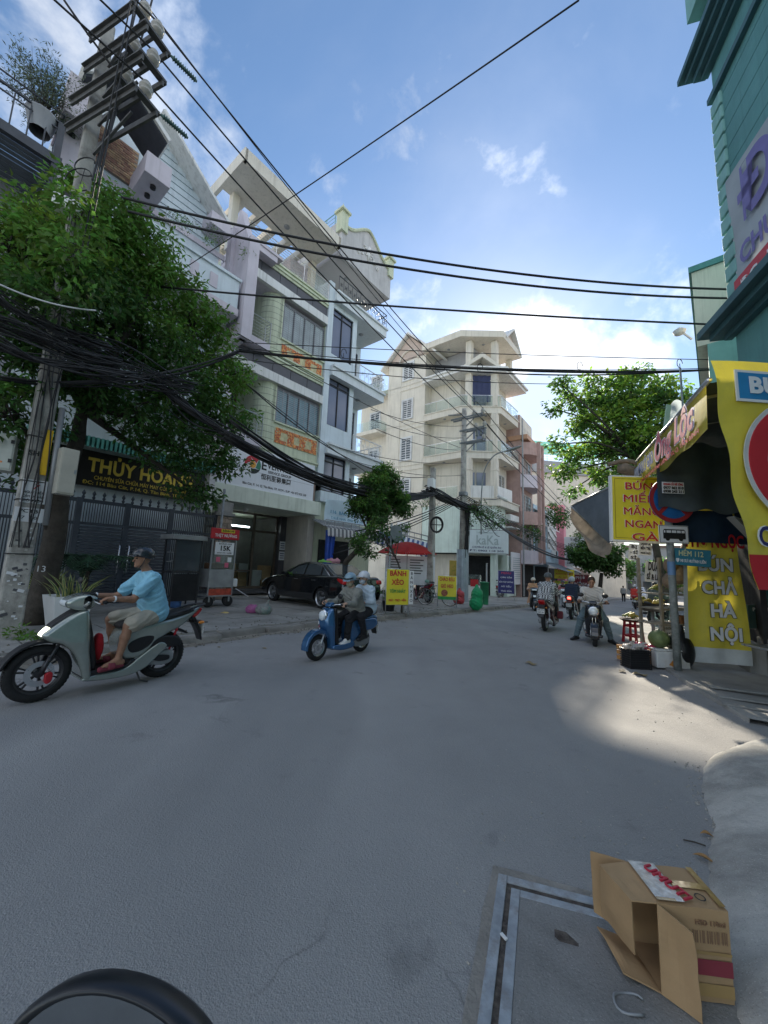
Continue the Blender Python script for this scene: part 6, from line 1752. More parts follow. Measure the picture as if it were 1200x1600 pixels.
def build_wires():
 back=-DV*18+NV*1.0+Vector((0,0,2.2))
 for(k,m_,lab)in(('a','01','topmost high power line from the left pole crossarms to the middle pole'),('b2','00','outer high power line from the second crossarm to the middle pole'),('c2','10','high power line from the third crossarm to the middle pole'),('d','20','lowest high power line with the string insulator')):
  cable(lab,LP[k],MP[m_],.35,.018 if k!='a' else .012,n=24)
  cable('continuation overhead of the '+lab.split(' from')[0].split(' with')[0],LP[k],LP[k]+back,.3,.018)
 for m_,dz in(('01',0),('00',.1),('10',0),('20',-.1)):
  cable({'01':'upper','00':'outer upper','10':'middle','20':'lower'}[m_]+' power line running from the middle pole over the far street',MP[m_],far(14,-3.2,6.4+dz*3)+Vector((0,0,0)),.4,.022)
 P=PY
 T=(('upper of the two thick black lines crossing the sky to the green building',P(190,308,6.6),P(1140,452,8.3),.42,.024),('lower of the two thick black lines crossing the sky to the green building',P(200,330,6.6),P(1140,466,8.3),.42,.024),('thinner black line just below the two thick ones',P(250,448,8.5),P(1138,508,8.3),.10,.022),('very thin wire above the horizontal bundle',P(380,535,9.5),P(1110,562,9.5),.06,.010),('thin line slanting steeply across the open sky to the upper right',P(255,440,9.5),P(905,0,3.4),.06,.0105))
 for lab,a,b,s,r in T:cable(lab,a,b,s,r,n=26)
 bundle('thick horizontal bundle of black cables crossing the picture to the right-hand tree',P(375,548,8.8),P(1113,578,9.2),.22,.016,7,.035,2,.015)
 bundle('black cable bundle dipping from the tree to the middle of the street crossing',P(0,590,6.0),P(375,548,8.8),.35,.016,5,.04,3,.02)
 for px,py in((906,572),(1062,568),(750,575),(537,552)):
  m_=MB();c=P(px,py,9.0);m_.tube([c+Vector((math.cos(u)*.07,0,math.sin(u)*.12))for u in[i*.7 for i in range(8)]],.009,5);m_.tube([c,c-Vector((0,0,.12))],.008,4)
  tag(m_.build('cable_hanger',M_cable,split=False),{906:'wire loop hanger on the horizontal bundle above the right tree',1062:'wire loop hanger near the right end of the horizontal bundle',750:'wire hanger on the horizontal bundle above the corner building',537:'wire hanger on the bundle before the narrow house'}[px],'cable hanger')
 a0=P(-40,470,5.2);a1=P(160,560,6.6);a2=P(380,690,8.9);a3=Wp(15.3,9.3,4.95);a4=Wp(18.5,9.3,4.7)
 for k,(dy,lab)in enumerate(((0,'upper strands of the sagging black cable mass left of the tree'),(45,'middle strands of the sagging black cable mass left of the tree'),(85,'lower strands of the sagging cable mass against the tree'))):
  bundle(lab,P(-40,440+dy,5.2),P(170+20*k,545+dy*.5,6.7),.12,.013,20,.10,10+k,.05)
 bundle('dense tangle of cables threading through the middle of the tree',P(60,515,6.3),P(300,610,8.2),.15,.012,26,.20,14,.1)
 bundle('cable mass leaving the tree at its lower right',P(250,600,7.8),a2,.1,.016,20,.12,15,.05)
 bundle('heavy sagging black bundle from the tree to the shorter middle pole',P(350,680,8.6),a3,.62,.022,26,.07,16,.03)
 bundle('second sagging bundle under the heavy one across the shop sign',P(360,655,8.7),a3+Vector((0,0,.1)),.95,.016,9,.06,17,.03)
 bundle('thick cable mass resting between the two middle poles',Wp(14.6,9.4,4.95),Wp(19.2,9.2,4.75),.05,.028,42,.13,18,.08)
 bundle('messy drop of cables hanging down the foot of the tall middle pole',Wp(18.4,9.2,4.7),Wp(18.5,9.3,2.2),-.0,.02,26,.12,19,.12)
 bundle('thick black bundle curving from the middle pole to the far shops',Wp(18.6,9.1,4.8),far(13,-2.5,2.9),.75,.034,7,.05,20,.02)
 bundle('tangle of drop wires right of the middle pole',Wp(18.6,9.0,4.7),Wp(20.5,8.4,3.9),.3,.014,14,.15,24,.2)
 for k,(px,py,qx,qy)in enumerate(((300,550,870,600),(370,520,720,700),(385,600,660,790))):
  cable(('thin wire running low behind the horizontal bundle','thin wire slanting from the green house to the middle pole','thin wire sagging from the tree over the mosaic panel')[k],P(px,py,9),P(qx,qy,19 if k else 12),.2,.011)
 cable('black wire crossing the orange mosaic house to the small tree',P(385,600,9.6),P(668,745,17.5),.8,.017,n=24)
 for k,(px,py)in enumerate(((590,640),(590,655),(592,668),(540,700),(560,720))):
  cable(('highest','second','third','fourth','lowest')[k]+' service wire from the middle pole to the narrow house',MPB+Vector((0,0,9.6-k*.7)),P(px-10,py,13.5),.25,.012)
 for k in range(4):
  a=MPB+Vector((0,0,5.75-.1*k));cable(('first','second','third','fourth')[k]+' black line from the clamp on the middle pole down towards the small tree',a,P(555-12*k,885-55+12*k,12.5+k),.25,.022)
  cable(('first','second','third','fourth')[k]+' black line from the clamp on the middle pole towards the salmon building',a,far(8+k,-2.2,4.2-.15*k),.3,.022)
 for k,(px,py,qx,qy)in enumerate(((205,0,120,430),(212,0,130,420),(100,0,180,110))):
  cable(('grey vertical wire hanging left of the leaves from the pole top','second grey vertical wire hanging from the pole top','thick dark line dropping from the upper left to the crossarms')[k],P(px,py,5.6),P(qx,qy,6.2),.02,.011 if k<2 else .02)
 for k,(px,py,r)in enumerate(((130,255,.16),(120,275,.2),(50,485,.09),(110,500,.25))):
  c=P(px,py,6.1);m_=MB();m_.tube([c+Vector((math.cos(u)*r*1.3,.02*u,math.sin(u)*r))for u in[i*.35 for i in range(16)]],.011,5)
  tag(m_.build('wire_loop',M_cable if k!=2 else M_whitep,smooth=True,split=False),('upper loose wire loop beside the pole shaft','larger loose wire loop beside the pole shaft','small white wire loop on the cable mass','wide loop of wire below the cable mass')[k],'wire loop')
 cable('pale wire lying along the top of the black cable mass',P(-20,435,5.0),P(150,485,6.0),.1,.012,mt=M_whitep)
 d=thing('roof_antenna','thin metal mast with crossbar rising from the stall roof edge','antenna',P(1068,650,7.5));MB().tube([(0,0,-.6),(0,0,1.05)],.02,6).build('mast',M_steel,parent=d);MB().tube([(-.12,0,-.25),(.12,0,-.25)],.02,6).build('crossbar',M_steel,parent=d)
 w=thing('roof_wing_panel','curved transparent plastic panel standing on the stall roof','panel',P(1062,640,7.8));b=MB();b.grid(lambda u,v:(-.25+.5*u,.05*math.sin(u*3),-.3+.55*v*(.5+.5*math.sin(u*PI))),8,4);b.build('sheet',mat('cloudy_plastic',(.4,.45,.47),.3,.1,2,transl=.5),parent=w,smooth=True)
 w=thing('green_plank','upright pale green plank sticking out above the yellow awning','plank',P(1042,655,7.4));MB().obox((0,0,0),(.09,.03,.62),(0,.18,0)).build('plank',mat('green_plank',(.35,.5,.38),.6),parent=w)
build_wires()
# VOXEL MODELLING OF BODIES
class Vox:
 def __init__(s,lo,hi,res):
  s.lo=np.array(lo,float);s.res=res
  s.n=[int(math.ceil((hi[i]-lo[i])/res))+1 for i in range(3)]
  s.D=np.full(s.n,1.0,dtype=np.float32)
 def _box(s,lo,hi,m):
  i0=[max(0,int((lo[i]-m-s.lo[i])/s.res))for i in range(3)]
  i1=[min(s.n[i],int((hi[i]+m-s.lo[i])/s.res)+2)for i in range(3)]
  if any(b<=a for a,b in zip(i0,i1)):return None
  ax=[s.lo[i]+np.arange(i0[i],i1[i])*s.res for i in range(3)]
  X,Y,Z=np.meshgrid(*ax,indexing='ij',sparse=True)
  return tuple(slice(a,b)for a,b in zip(i0,i1)),X,Y,Z
 def put(s,lo,hi,fn,k=.02,mode='add'):
  q=s._box(lo,hi,k*2+s.res*3)
  if q is None:return s
  sl,X,Y,Z=q;d=fn(X,Y,Z)
  if mode=='add':s.D[sl]=smin(s.D[sl],d,k)if k>0 else np.minimum(s.D[sl],d)
  else:s.D[sl]=np.maximum(s.D[sl],-d)
  return s
 def cone(s,a,b,ra,rb=None,k=.02,flat=None):
  if rb is None:rb=ra
  r=max(ra,rb);lo=[min(a[i],b[i])-r for i in range(3)];hi=[max(a[i],b[i])+r for i in range(3)]
  return s.put(lo,hi,lambda X,Y,Z:cone_sdf(X,Y,Z,a,b,ra,rb),k)
 def ell(s,c,r,k=.02,rot=None,mode='add'):
  m=max(r);return s.put([c[i]-m for i in range(3)],[c[i]+m for i in range(3)],lambda X,Y,Z:ell_sdf(X,Y,Z,c,r,rot),k,mode)
 def mesh(s,name,mats,parent=None):
  V,F=surface_net(s.D,s.lo,s.res)
  if len(V)==0:return None
  return np_mesh(name,V,F,mats,parent)
def lerp(a,b,t):return tuple(a[i]+(b[i]-a[i])*t for i in range(3))
def head_rot(yaw,pitch,roll=0):
 return(Matrix.Rotation(yaw,3,'Z')@Matrix.Rotation(pitch,3,'Y')@Matrix.Rotation(roll,3,'X'))
PSCALE=[1.0]
def make_person(label,loc,rz,J,skin,top,bottom,res=.012,sleeve='long',legs='long',shoe=None,shoecol=None,helmet=None,hair=None,mask=None,group=None,yaw=0.0,pitch=0.0,extra=None,thick=1.0,hands='grip',skirt=False,hood=False,build_face=True):
 """J: joints in local coordinates: x forward, y left, z up"""
 t=thing('person',label,'person',loc,rz,group);t.scale=(PSCALE[0],)*3
 S={k:tuple(v)for k,v in J.items()}
 pel,che,nek,hd=S['pelvis'],S['chest'],S['neck'],S['head']
 pts=list(S.values())
 lo=[min(p[i]for p in pts)-.22 for i in range(3)];hi=[max(p[i]for p in pts)+.22 for i in range(3)]
 hi[2]=hd[2]+.2
 w=thick
 HR=head_rot(yaw,pitch)
 def hp(x,y,z):
  v=HR@Vector((x,y,z));return(hd[0]+v.x,hd[1]+v.y,hd[2]+v.z)
 b=Vox(lo,hi,res)
 for y in(-.075,.075):
  b.cone((pel[0],pel[1]+y,pel[2]),(che[0],che[1]+y,che[2]),.125*w,.12*w,k=.06)
 shL,shR=S['shoL'],S['shoR']
 b.cone(shL,shR,.07*w,.07*w,k=.06);b.cone(che,nek,.1*w,.055*w,k=.05);b.cone(nek,hp(-.01,0,-.05),.052,.05,k=.03)
 b.ell(hp(-.01,0,.03),(.098,.076,.10),k=.02,rot=HR);b.ell(hp(.025,0,-.045),(.062,.056,.07),k=.03,rot=HR)
 if build_face:
  b.cone(hp(.085,0,.02),hp(.108,0,-.018),.009,.014,k=.012);b.ell(hp(.084,0,.035),(.012,.05,.012),k=.012,rot=HR)
  b.ell(hp(.086,0,-.052),(.010,.024,.009),k=.008,rot=HR);b.ell(hp(.075,0,-.085),(.02,.025,.02),k=.02,rot=HR)
  for y in(-1,1):
   b.ell(hp(-.005,y*.079,-.005),(.022,.010,.032),k=.008,rot=HR);b.ell(hp(.088,y*.031,.018),(.010,.013,.009),k=.0,rot=HR,mode='sub')
 for sd in 'LR':
  sh,el,wr=S['sho'+sd],S['elb'+sd],S['wri'+sd]
  b.cone(sh,el,.056*w,.043*w,k=.03);b.cone(el,wr,.043*w,.028,k=.02)
  sg=1 if sd=='L' else-1
  d=(Vector(wr)-Vector(el)).normalized()
  if hands=='grip' and 'grip'+sd in S:
   g=Vector(S['grip'+sd]);W_=Vector(wr);pal=(W_*.35+g*.65)+Vector((0,0,.018))
   b.cone(wr,tuple(pal),.028,.030,k=.015)
   ax=Vector((0,1,0))
   for i,L in enumerate((.9,1.0,.95,.8)):
    o=ax*sg*(.033-.022*i);k0=pal+o+Vector((.012,0,.008));k1=g+o+Vector((.036*L,0,.012));k2=g+o+Vector((.040*L,0,-.018));k3=g+o+Vector((.012,0,-.034*L))
    for p,q,r0,r1 in((k0,k1,.0105,.0095),(k1,k2,.0095,.0088),(k2,k3,.0088,.0078)):b.cone(tuple(p),tuple(q),r0,r1,k=.004)
   th0=pal-ax*sg*.03;th1=g-ax*sg*.045+Vector((-.005,0,.0));th2=g-ax*sg*.04+Vector((.018,0,-.022))
   b.cone(tuple(th0),tuple(th1),.012,.011,k=.006);b.cone(tuple(th1),tuple(th2),.011,.009,k=.004)
  else:
   sdv=d.cross(Vector((1,0,0)));sdv=sdv.normalized()if sdv.length>.1 else Vector((0,1,0));W_=Vector(wr)
   pal=W_+d*.055;b.cone(wr,tuple(pal),.026,.030,k=.012)
   fw=Vector((1,0,0));fw=(fw-d*fw.dot(d)).normalized()
   for i,L in enumerate((.9,1.0,.93,.75)):
    o=fw*(.026-.0175*i);k0=pal+o+d*.01;k1=k0+d*.04*L;k2=k1+(d*.9-sdv*.35*sg).normalized()*.032*L
    b.cone(tuple(k0),tuple(k1),.0095,.009,k=.003);b.cone(tuple(k1),tuple(k2),.009,.0075,k=.003)
   b.cone(tuple(W_+d*.02+fw*.02),tuple(W_+d*.06+fw*.05),.012,.009,k=.006)
  hp_,kn,an,to=S['hip'+sd],S['kne'+sd],S['ank'+sd],S['toe'+sd]
  b.cone(hp_,kn,.088*w,.058*w,k=.03);b.cone(kn,lerp(kn,an,.35),.054*w,.056*w,k=.03);b.cone(lerp(kn,an,.35),an,.054*w,.034,k=.02)
  fd=(Vector(to)-Vector(an));fd.z=0;fd.normalize();heel=Vector(an)-fd*.045-Vector((0,0,.045));bl=Vector(to)-fd*.05
  b.cone(an,tuple(heel),.034,.03,k=.02);b.cone(tuple(heel),tuple(bl),.032,.028,k=.02);b.cone(an,tuple(bl),.032,.024,k=.02)
  for i in range(5):
   o=Vector((-fd.y,fd.x,0))*(.028-.014*i);b.cone(tuple(bl+o),tuple(bl+o+fd*(.045-.005*abs(i-1))),.011,.009,k=.004)
 b.mesh('body',skin,t)
 e=.014
 def folds(V,amp=.009):
  rgp=np.sin(V[:,0]*38+V[:,2]*21)*np.sin(V[:,2]*47+V[:,1]*30)+.6*np.sin(V[:,2]*90+V[:,0]*50+V[:,1]*40)
  return V+(amp*rgp)[:,None]*np.array([.7,.5,.3])
 def cloth(v,name,mt,amp=.009):
  V,F=surface_net(v.D,v.lo,v.res)
  return np_mesh(name,folds(V,amp),F,mt,t)
 c=Vox(lo,hi,res)
 hem=(pel[0],pel[1],pel[2]-(.06 if not skirt else-.02))
 for y in(-.08,.08):c.cone((hem[0],hem[1]+y,hem[2]+.06),(che[0],che[1]+y,che[2]),.138*w+e,.125*w+e,k=.06)
 c.cone(shL,shR,.074*w+e,.074*w+e,k=.05);c.cone(che,lerp(che,nek,.75),.105*w+e,.062*w+e,k=.05)
 for sd in 'LR':
  sh,el,wr=S['sho'+sd],S['elb'+sd],S['wri'+sd]
  if sleeve=='long':c.cone(sh,el,.066*w+e,.054*w+e,k=.03);c.cone(el,lerp(el,wr,.93),.054*w+e,.036+e,k=.02)
  else:c.cone(sh,lerp(sh,el,.68),.07*w+e,.068*w+e,k=.03)
 if hood:c.ell(hp(-.03,0,.0),(.13,.115,.15),k=.02,rot=HR);c.ell(hp(.1,0,.0),(.09,.085,.12),k=0,rot=HR,mode='sub')
 cloth(c,'shirt' if sleeve=='short' else 'jacket',top)
 if sleeve=='short' and res<.01:
  k=Vox(lo,hi,res*.8);n0=Vector(lerp(che,nek,.78))
  for i in range(14):
   a0,a1=PI*2*i/14,PI*2*(i+1)/14
   if abs(math.sin(a0/2))<.12:continue
   k.cone(tuple(n0+Vector((math.cos(a0)*.068,math.sin(a0)*.072,-.012*math.cos(a0)*2))),tuple(n0+Vector((math.cos(a1)*.068,math.sin(a1)*.072,-.012*math.cos(a1)*2))),.013,.013,k=.004)
  k.mesh('collar',top,t)
 c=Vox(lo,hi,res)
 for sd in 'LR':
  hp_,kn,an=S['hip'+sd],S['kne'+sd],S['ank'+sd]
  c.cone(pel,hp_,.13*w+e*.5,.11*w,k=.05)
  if legs=='long':c.cone(hp_,kn,.094*w+e,.066*w+e,k=.03);c.cone(kn,lerp(kn,an,.94),.064*w+e,.048+e,k=.03)
  else:c.cone(hp_,lerp(hp_,kn,.86),.094*w+e,.088*w+e,k=.04)
 cloth(c,'trousers' if legs=='long' else 'shorts',bottom,.011)
 if skirt:
  g=MB();a=Vector(pel);g.grid(lambda u,v:(a.x+.1+.35*v*math.cos(-1.2+2.4*u)*.9,a.y+.3*math.sin(-1.6+3.2*u)*(.6+.5*v),a.z+.02-.55*v+.02*math.sin(u*30)),20,8)
  g.build('skirt',top,parent=t,smooth=True)
 if shoe:
  for sd in 'LR':
   an,to=Vector(S['ank'+sd]),Vector(S['toe'+sd]);fd=(to-an);fd.z=0;fd.normalize()
   s=Vox([min(an[i],to[i])-.15 for i in range(3)],[max(an[i],to[i])+.15 for i in range(3)],min(res,.01))
   heel=an-fd*.05-Vector((0,0,.05));tip=to-fd*.0
   if shoe=='sandal':
    s.cone(tuple(heel-Vector((0,0,.03))),tuple(tip-Vector((0,0,.03))),.03,.034,k=.0)
    side=Vector((-fd.y,fd.x,0));m_=to-fd*.08
    for i in range(9):
     a0,a1=PI*i/9,PI*(i+1)/9
     for q in(0,-.025,-.05):s.cone(tuple(m_+fd*q+side*.046*math.cos(a0)+Vector((0,0,-.03+.055*math.sin(a0)))),tuple(m_+fd*q+side*.046*math.cos(a1)+Vector((0,0,-.03+.055*math.sin(a1)))),.013,.013,k=.01)
   else:
    s.cone(tuple(heel),tuple(tip-fd*.02-Vector((0,0,.0))),.042,.04,k=.02);s.cone(tuple(an),tuple(heel),.042,.04,k=.02);s.cone(tuple(an),tuple(to-fd*.06),.042,.036,k=.02)
   s.mesh('sandal' if shoe=='sandal' else 'shoe',shoecol,t)
 if hair:
  h=Vox([hd[i]-.2 for i in range(3)],[hd[i]+.2 for i in range(3)],min(res,.012))
  h.ell(hp(-.02,0,.045),(.104,.086,.10),k=.01,rot=HR);h.ell(hp(.115,0,-.03),(.09,.075,.10),k=0,rot=HR,mode='sub')
  h.mesh('hair',hair,t)
 if helmet:
  h=Vox([hd[i]-.26 for i in range(3)],[hd[i]+.26 for i in range(3)],min(res,.011))
  h.ell(hp(-.012,0,.055),(.138,.118,.122),k=.01,rot=HR)
  hx=lambda X,Y,Z:(HR[0][0]*(X-hd[0])+HR[1][0]*(Y-hd[1])+HR[2][0]*(Z-hd[2]))
  hz=lambda X,Y,Z:(HR[0][2]*(X-hd[0])+HR[1][2]*(Y-hd[1])+HR[2][2]*(Z-hd[2]))
  low=helmet.get('low',.02)
  q=h._box([hd[i]-.25 for i in range(3)],[hd[i]+.25 for i in range(3)],.05);sl,X,Y,Z=q
  cut=(low-.0+.22*hx(X,Y,Z))-hz(X,Y,Z)
  h.D[sl]=np.maximum(h.D[sl],cut)
  ho=h.mesh('helmet',helmet['mat'],t)
  if helmet.get('peak',True):
   pk=MB();pk.grid(lambda u,v:hp(.118+.075*v*math.cos((u-.5)*2.2)-.02,math.sin((u-.5)*2.3)*(.105-.012*v),.052-.022*v+.018*math.cos((u-.5)*2.5)),14,3)
   po=pk.build('peak',helmet['mat'],parent=t,smooth=True)
   md=po.modifiers.new('solid','SOLIDIFY');md.thickness=.006
  st=MB()
  for y in(-1,1):st.tube([hp(.0,y*.1,.03),hp(.02,y*.082,-.04),hp(.045,y*.03,-.115)],.006,5)
  st.build('chin_strap',M_black,parent=t)
  if helmet.get('goggles'):
   g=MB();g.tube([hp(.125*math.cos(a),.12*math.sin(a),.085)for a in[-1.2+.3*i for i in range(9)]],.028,6,flat=.5);g.build('goggles',M_black,parent=t,smooth=True)
 if mask:
  m_=Vox([hd[i]-.2 for i in range(3)],[hd[i]+.2 for i in range(3)],min(res,.01))
  m_.ell(hp(.035,0,-.05),(.072,.066,.062),k=.01,rot=HR);m_.mesh('face_mask',mask,t)
 if build_face and not mask or build_face:
  for y in(-1,1):
   MB().lathe([(.0001,-.009),(.008,-.005),(.0105,0),(.008,.005),(.0001,.009)],8,hp(.083,y*.031,.018)).build('eye',M_dark,parent=t,smooth=True)if res<.016 else None
 return t
 # TWO-WHEELERS
RX=Matrix(((1,0,0),(0,0,1),(0,1,0)))
def make_wheel(parent,x,r,tw,rimr,spokes=5,double=True,mrim=None,disc=True,y=0.0,name='wheel',mt=None):
 mrim=mrim or M_alloy
 w=bpy.data.objects.new(name,None)
 prof=[(rimr,-tw*.45),(rimr+(r-rimr)*.4,-tw*.52),(r-tw*.18,-tw*.40),(r-.004,-tw*.15),(r,0),(r-.004,tw*.15),(r-tw*.18,tw*.40),(rimr+(r-rimr)*.4,tw*.52),(rimr,tw*.45),(rimr,-tw*.45)]
 ty=MB().lathe(prof,36,(x,y,r),RX)
 for i in range(44):
  a=2*PI*i/44
  for s_ in(-1,1):
   c=Vector((x+math.cos(a+.06*s_)*(r-.011),y+s_*tw*.2,r+math.sin(a+.06*s_)*(r-.011)))
   ty.obox(c,(.009,tw*.24,r*.07),Matrix.Rotation(-a,3,'Y'))
 to=ty.build(name,M_rubber,parent=parent,smooth=True,split=False)
 rm=MB();rm.lathe([(rimr-.02,-tw*.34),(rimr,-tw*.46),(rimr+.004,-tw*.42),(rimr-.004,0),(rimr+.004,tw*.42),(rimr,tw*.46),(rimr-.02,tw*.34),(rimr-.03,0),(rimr-.02,-tw*.34)],36,(x,y,r),RX)
 hub=rimr*.22
 rm.lathe([(.0001,-tw*.5),(hub,-tw*.45),(hub,tw*.45),(.0001,tw*.5)],16,(x,y,r),RX)
 for i in range(spokes):
  a=2*PI*i/spokes+.3
  for da in((-.13,.13)if double else(0,)):
   p=Vector((x+math.cos(a)*hub*.8,y,r+math.sin(a)*hub*.8));q=Vector((x+math.cos(a+da)*(rimr-.012),y,r+math.sin(a+da)*(rimr-.012)))
   rm.beam(p,q,tw*.35 if double else tw*.3,rimr*.07 if double else rimr*.2)
 rm.build('rim',mrim,parent=to,smooth=False,split=False)
 if disc:MB().lathe([(rimr*.62,.0),(rimr*.62,.004),(rimr*.36,.004),(rimr*.36,0),(rimr*.62,0)],28,(x,y+tw*.55,r),RX).build('brake_disc',M_steel,parent=to)
 return to
M_alloy=mat('alloy',(.52,.53,.55),.3,.05,4,metal=.85)
M_darkalloy=mat('dark_alloy',(.06,.06,.065),.4,.1,4,metal=.5)
M_chrome=mat('chrome',(.75,.76,.78),.12,.03,4,metal=1.0)
M_headl=mat('headlight_glass',(.75,.80,.82),.08,.1,20,spec=.8,coat=.6)
M_tail=mat('tail_light_red',(.5,.01,.012),.15,.05,8,coat=.6)
M_amber=mat('amber_lens',(.75,.25,.03),.15,.05,8,coat=.6)
M_seat=mat('seat_vinyl',(.022,.022,.024),.55,.1,6,bump=.15,bscale=60)
M_plate=mat('number_plate',(.72,.73,.72),.5,.05,3)
def plate(parent,x,z,back=True,txt=('59-P2','168.25'),w=.19,h=.14):
 o=MB().box(x-.004,x+.004,-w/2,w/2,z-h/2,z+h/2).build('number_plate',M_plate,parent=parent,bevel=.003)
 for i,s_ in enumerate(txt):text(s_,h*.38,material=M_blk,parent=o,loc=(x-.006,0,z+h*(.22-.44*i)),rot=(PI/2,0,-PI/2),bold=.02,fit=w*.75)
 return o
def scooter_big(label,loc,rz,paint,trim=None,res=.012,group=None,cat='motorbike',lean=0.0,red=False,pl=('59-P2','168.25'),plated=True,lit=False):
 """large-wheeled scooter; local x forward, rear contact point at the origin"""
 t=thing('motor_scooter',label,cat,loc,rz,group);t.scale=(PSCALE[0],)*3
 WB=1.30;r=.305
 make_wheel(t,0,r,.11,.215,5,True,M_darkalloy if red else M_alloy)
 make_wheel(t,WB,r,.095,.215,6 if red else 5,True,M_darkalloy if red else M_alloy)
 B=trim or M_black
 shell('front_shield',[(1.02,.97),(1.14,.90),(1.29,.77),(1.335,.71),(1.26,.64),(1.15,.60),(1.04,.48),(.965,.30),(.93,.19),(.86,.17),(.86,.30),(.90,.52),(.92,.78),(.95,.96)],.205,.05,paint,t,res,hfun=lambda X,Z:np.clip(.215-.22*np.clip(X-.98,0,1)*1.1-.10*np.clip(Z-.62,0,1),.05,.22))
 shell('shield_grille',[(1.03,.985),(1.16,.905),(1.27,.815),(1.255,.79),(1.13,.86),(1.01,.94)],.10,.015,B,t,res*.8,hfun=lambda X,Z:np.clip(.125-.16*(X-1.0),.02,.2))
 shell('inner_shield',[(.99,.93),(.92,.55),(.87,.32),(.83,.27),(.80,.32),(.84,.55),(.90,.80),(.94,.92)],.165,.04,B,t,res)
 shell('handlebar_cowl',[(.87,1.05),(.93,.985),(1.06,.975),(1.16,1.02),(1.17,1.08),(1.10,1.13),(.98,1.155),(.88,1.12)],.155,.045,paint,t,res,hfun=lambda X,Z:np.clip(.19-.35*np.abs(X-.98),.07,.2))
 shell('headlight',[(1.09,1.00),(1.165,1.02),(1.178,1.07),(1.13,1.105),(1.07,1.07)],.095,.02,M_headl,t,res*.7,hfun=lambda X,Z:np.clip(.19-.62*np.abs(X-1.06),.03,.12))
 shell('position_light',[(1.27,.80),(1.335,.73),(1.33,.70),(1.27,.715),(1.22,.75)],.07,.012,mat('position_light',(.85,.85,.65),.2,.02,3,emit=1.2)if red else M_headl,t,res*.7)
 shell('dash',[(.86,1.10),(.92,1.06),(.99,1.10),(.97,1.16),(.89,1.165)],.10,.015,B,t,res)
 fo=[]
 for i in range(11):a=R_(15+i*13.5);fo.append((WB+math.cos(a)*(r+.05),r+math.sin(a)*(r+.05)))
 for i in range(10,-1,-1):a=R_(15+i*13.5);fo.append((WB+math.cos(a)*(r+.018),r+math.sin(a)*(r+.018)))
 shell('front_fender',fo,.075,.012,B if red else paint,t,res*.9,curve=False)
 for y in(-.075,.075):
  MB().tube([(WB,y,r),(1.13,y*.8,.68)],.017,8).tube([(WB-.005,y,r),(WB-.07,y,r+.17)],.026,8).build('fork_leg',M_darkalloy,parent=t,smooth=True)
 shell('brake_caliper',[(WB-.10,.22),(WB-.05,.20),(WB-.04,.30),(WB-.10,.31)],.03,.008,M_redpl if red else M_grey,t,.008,ycen=.09)
 shell('footboard',[(.93,.20),(.90,.27),(.70,.265),(.50,.28),(.44,.34),(.36,.30),(.40,.20),(.66,.17)],.19,.03,B,t,res)
 shell('belly_panel',[(.95,.19),(.82,.155),(.50,.145),(.28,.20),(.12,.34),(.02,.44),(.12,.50),(.34,.36),(.52,.24),(.80,.225)],.205,.02,paint,t,res,hfun=lambda X,Z:.205+0*X)
 shell('rear_body',[(.54,.36),(.60,.52),(.585,.66),(.50,.73),(.2,.76),(-.08,.80),(-.30,.86),(-.44,.93),(-.46,.90),(-.30,.76),(-.16,.66),(.0,.60),(.14,.52),(.24,.42),(.36,.34)],.17,.05,paint,t,res,hfun=lambda X,Z:np.clip(.185-.16*np.clip(.05-X,0,1)-.06*np.clip(X-.4,0,1),.05,.2))
 shell('side_scoop',[(.46,.42),(.50,.52),(.38,.60),(.20,.60),(.22,.50),(.34,.42)],.188,.015,B,t,res)
 shell('seat',[(.585,.735),(.55,.79),(.42,.80),(.25,.785),(.12,.80),(.03,.85),(-.12,.88),(-.30,.90),(-.37,.89),(-.32,.84),(-.10,.79),(.2,.735),(.5,.70)],.155,.05,M_seat,t,res,hfun=lambda X,Z:np.clip(.165-.10*np.clip(.1-X,0,1)-.16*np.clip(X-.42,0,1),.07,.2))
 g=MB();g.tube(spline([(-.1,.12,.86),(-.34,.13,.92),(-.50,.09,.95),(-.54,0,.955),(-.50,-.09,.95),(-.34,-.13,.92),(-.1,-.12,.86)],5),.014,7);g.build('grab_rail',M_darkalloy if red else M_grey,parent=t,smooth=True)
 shell('tail_light',[(-.36,.83),(-.44,.90),(-.49,.88),(-.42,.79),(-.36,.77)],.085,.015,M_tail,t,.009)
 if lit:pass
 shell('belt_case',[(-.09,.25),(-.02,.20),(.14,.21),(.36,.28),(.40,.36),(.30,.42),(.10,.38),(-.04,.38),(-.09,.33)],.045,.018,M_grey,t,.01,ycen=.12)
 shell('belt_cover',[(-.02,.26),(.10,.255),(.20,.30),(.18,.34),(.04,.33),(-.03,.31)],.014,.006,M_black,t,.008,ycen=.172)
 shell('air_box',[(-.17,.44),(-.05,.42),(.16,.44),(.22,.50),(.14,.57),(-.04,.57),(-.15,.53)],.05,.02,B,t,.01,ycen=.135)
 shell('rear_hugger',[(-.30,.58),(-.12,.66),(.08,.62),(.05,.60),(-.12,.62),(-.30,.55)],.07,.01,B,t,.01)
 MB().tube([(.3,-.12,.2),(.1,-.16,.2),(-.05,-.17,.26),(-.32,-.175,.36)],[.02,.03,.055,.05],10).build('exhaust',M_steel,parent=t,smooth=True)
 for y in(-.13,.13):
  b=MB();b.tube([(-.03,y,.34),(-.13,y,.70)],.014,6)
  b.tube([(-.03-.1*i/40+0,y+math.cos(i*.9)*.027,.40+.26*i/40+math.sin(i*.9)*.004)for i in range(41)],.006,4)
  b.build('shock_absorber',M_redpl if red else M_steel,parent=t,split=False)
